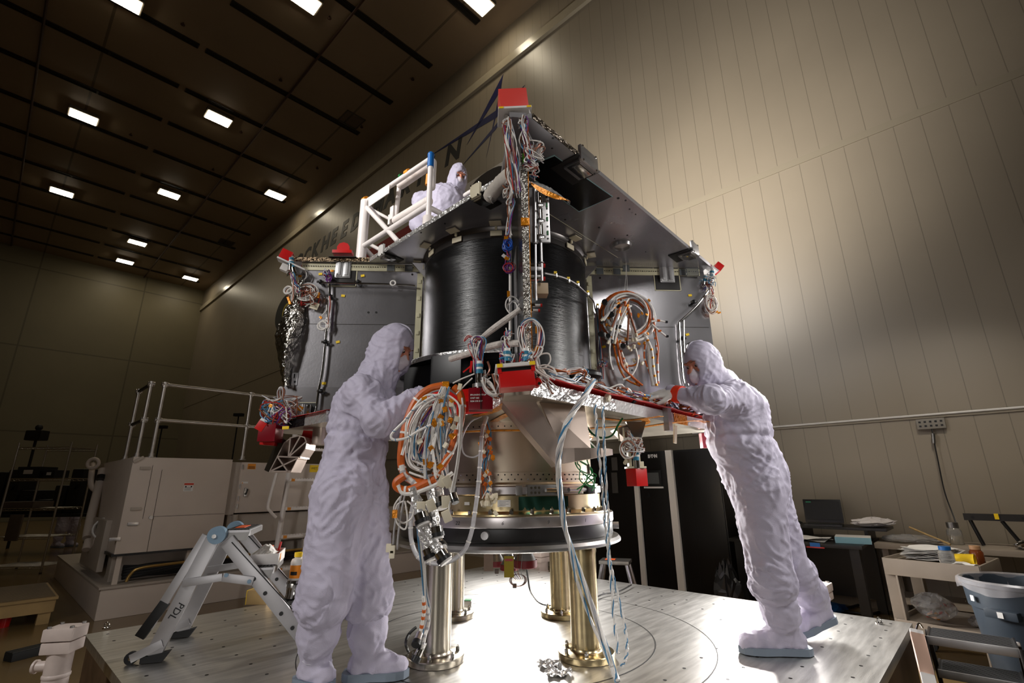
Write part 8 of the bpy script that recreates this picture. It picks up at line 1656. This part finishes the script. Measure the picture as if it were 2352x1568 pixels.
# long tail down the near left post to the plate
Pt = [(962, 1180, -.05), (966, 1240, .1), (972, 1300, .2), (976, 1360, .3), (982, 1400, .35), (978, 1430, .37), (970, 1460, .36), (966, 1480, .33)]
mb = MB(); wires(mb, hp2(Pt), 7, .011, .0035, WM_WB, 71, 6, .8); mb.build('tail_cable', hc_); mb = MB(); banded(mb, hp2([(972, 1370, .3), (974, 1400, .32), (968, 1440, .34), (962, 1462, .33)]), .008, M_['wwhite'], M_['worange'], .03, .014, 8); banded(mb, hp2([(982, 1395, .33), (984, 1430, .36), (976, 1460, .34), (970, 1490, .3)]), .008, M_['wwhite'], M_['wclear'], .03, .01, 8); mb.build('tail_cable', hc_)
for q in ((964, 1455, 958, 1472), (973, 1475, 958, 1508)): 
    a_, b_ = at(q[0], q[1], YH + .33), at(q[2], q[3], YH + .3); d = (b_ - a_).normalized(); mb = MB(); mb.cyl(a_, b_, .016, M_['chrome'], 14); mb.cyl(b_, b_ + d * .02, .02, M_['black'], 14); mb.build('connector', hc_)
mb = MB(); mb.tube(catmull([at(956, 1440, 2.6), at(940, 1455, 2.6), at(932, 1475, 2.6), atz(936, 1492, TZ + .02), atz(940, 1502, TZ + .02)], 6), .007, M_['wdark'], 7); mb.build('dark_loop', hc_)
# pale trims the room needs behind the viewer (plain walls closing the hall)
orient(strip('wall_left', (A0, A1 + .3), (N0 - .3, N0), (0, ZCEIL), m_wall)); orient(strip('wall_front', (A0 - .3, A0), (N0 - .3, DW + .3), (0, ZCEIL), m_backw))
# ================================================================== LIGHT
sc = bpy.context.scene
w = bpy.data.worlds.new('world'); sc.world = w; w.use_nodes = True
w.node_tree.nodes['Background'].inputs['Color'].default_value = (.9, .8, .62, 1); w.node_tree.nodes['Background'].inputs['Strength'].default_value = .004
def lamp(name, kind, loc, aim, power, col=(1, .97, .94), **kw):
    l = bpy.data.lights.new(name, kind); l.energy = power; l.color = col
    for k, v in kw.items(): setattr(l, k, v)
    o = bpy.data.objects.new(name, l); C.objects.link(o); o.location = loc
    o.rotation_euler = (Vector(aim) - Vector(loc)).to_track_quat('-Z', 'Y').to_euler(); return o
R_D = math.radians
# studio heads: soft boxes left and right of the viewer, strobes hidden behind the craft for the wall and the plate; added fills
lamp('softbox_left', 'AREA', (-3.9, -.4, 3.9), (-.3, 3.0, 1.6), 56, shape='RECTANGLE', size=.6, size_y=1.2, spread=R_D(130))
lamp('softbox_right', 'AREA', (2.0, -.8, 4.4), (.4, 3.0, 1.6), 10, shape='RECTANGLE', size=.5, size_y=1.2, spread=R_D(80))
lamp('low_fill', 'AREA', (-.7, -1.1, .75), (-.1, 3.0, 1.3), 4, shape='RECTANGLE', size=.9, size_y=.5, spread=R_D(100))
lamp('high_fill', 'AREA', (-3.2, 1.6, 5.2), (-.7, 4.3, 4.1), 26, shape='RECTANGLE', size=.6, size_y=.6, spread=R_D(70))  # unseen fill added to lighten the basket and its figure
lamp('side_softbox', 'AREA', (3.7, 2.0, 2.7), (.3, 3.2, 1.7), 14, shape='RECTANGLE', size=.5, size_y=1.0, spread=R_D(80))
lamp('rim_strobe', 'AREA', (3.6, 4.3, 3.4), (1.4, 2.9, 1.5), 20, shape='RECTANGLE', size=.5, size_y=.5, spread=R_D(80))
lamp('wall_strobe', 'SPOT', (.35, 4.3, 4.2), rm(2.7, DW, 6.2), 1250, (1, .95, .88), spot_size=R_D(108), spot_blend=1., shadow_soft_size=.2)
lamp('plate_strobe', 'AREA', (.1, 5.3, 1.4), (.1, 2.9, .3), 100, shape='RECTANGLE', size=.7, size_y=.35)
lamp('bench_fill', 'AREA', (3.4, 3.4, 3.6), (4.0, 4.7, .6), 13, (1, .92, .8), shape='RECTANGLE', size=.4, size_y=.4, spread=R_D(100))  # unseen lamp added to lighten the desk and bench corner
lamp('floor_strobe', 'AREA', (2.05, 4.4, 1.1), (1.35, 2.4, .4), 60, shape='RECTANGLE', size=.28, size_y=.4)
vs = sc.view_settings; vs.view_transform = 'Standard'; vs.look = 'None'; vs.gamma = 1.0; vs.use_curve_mapping = False; vs.exposure = 0.0
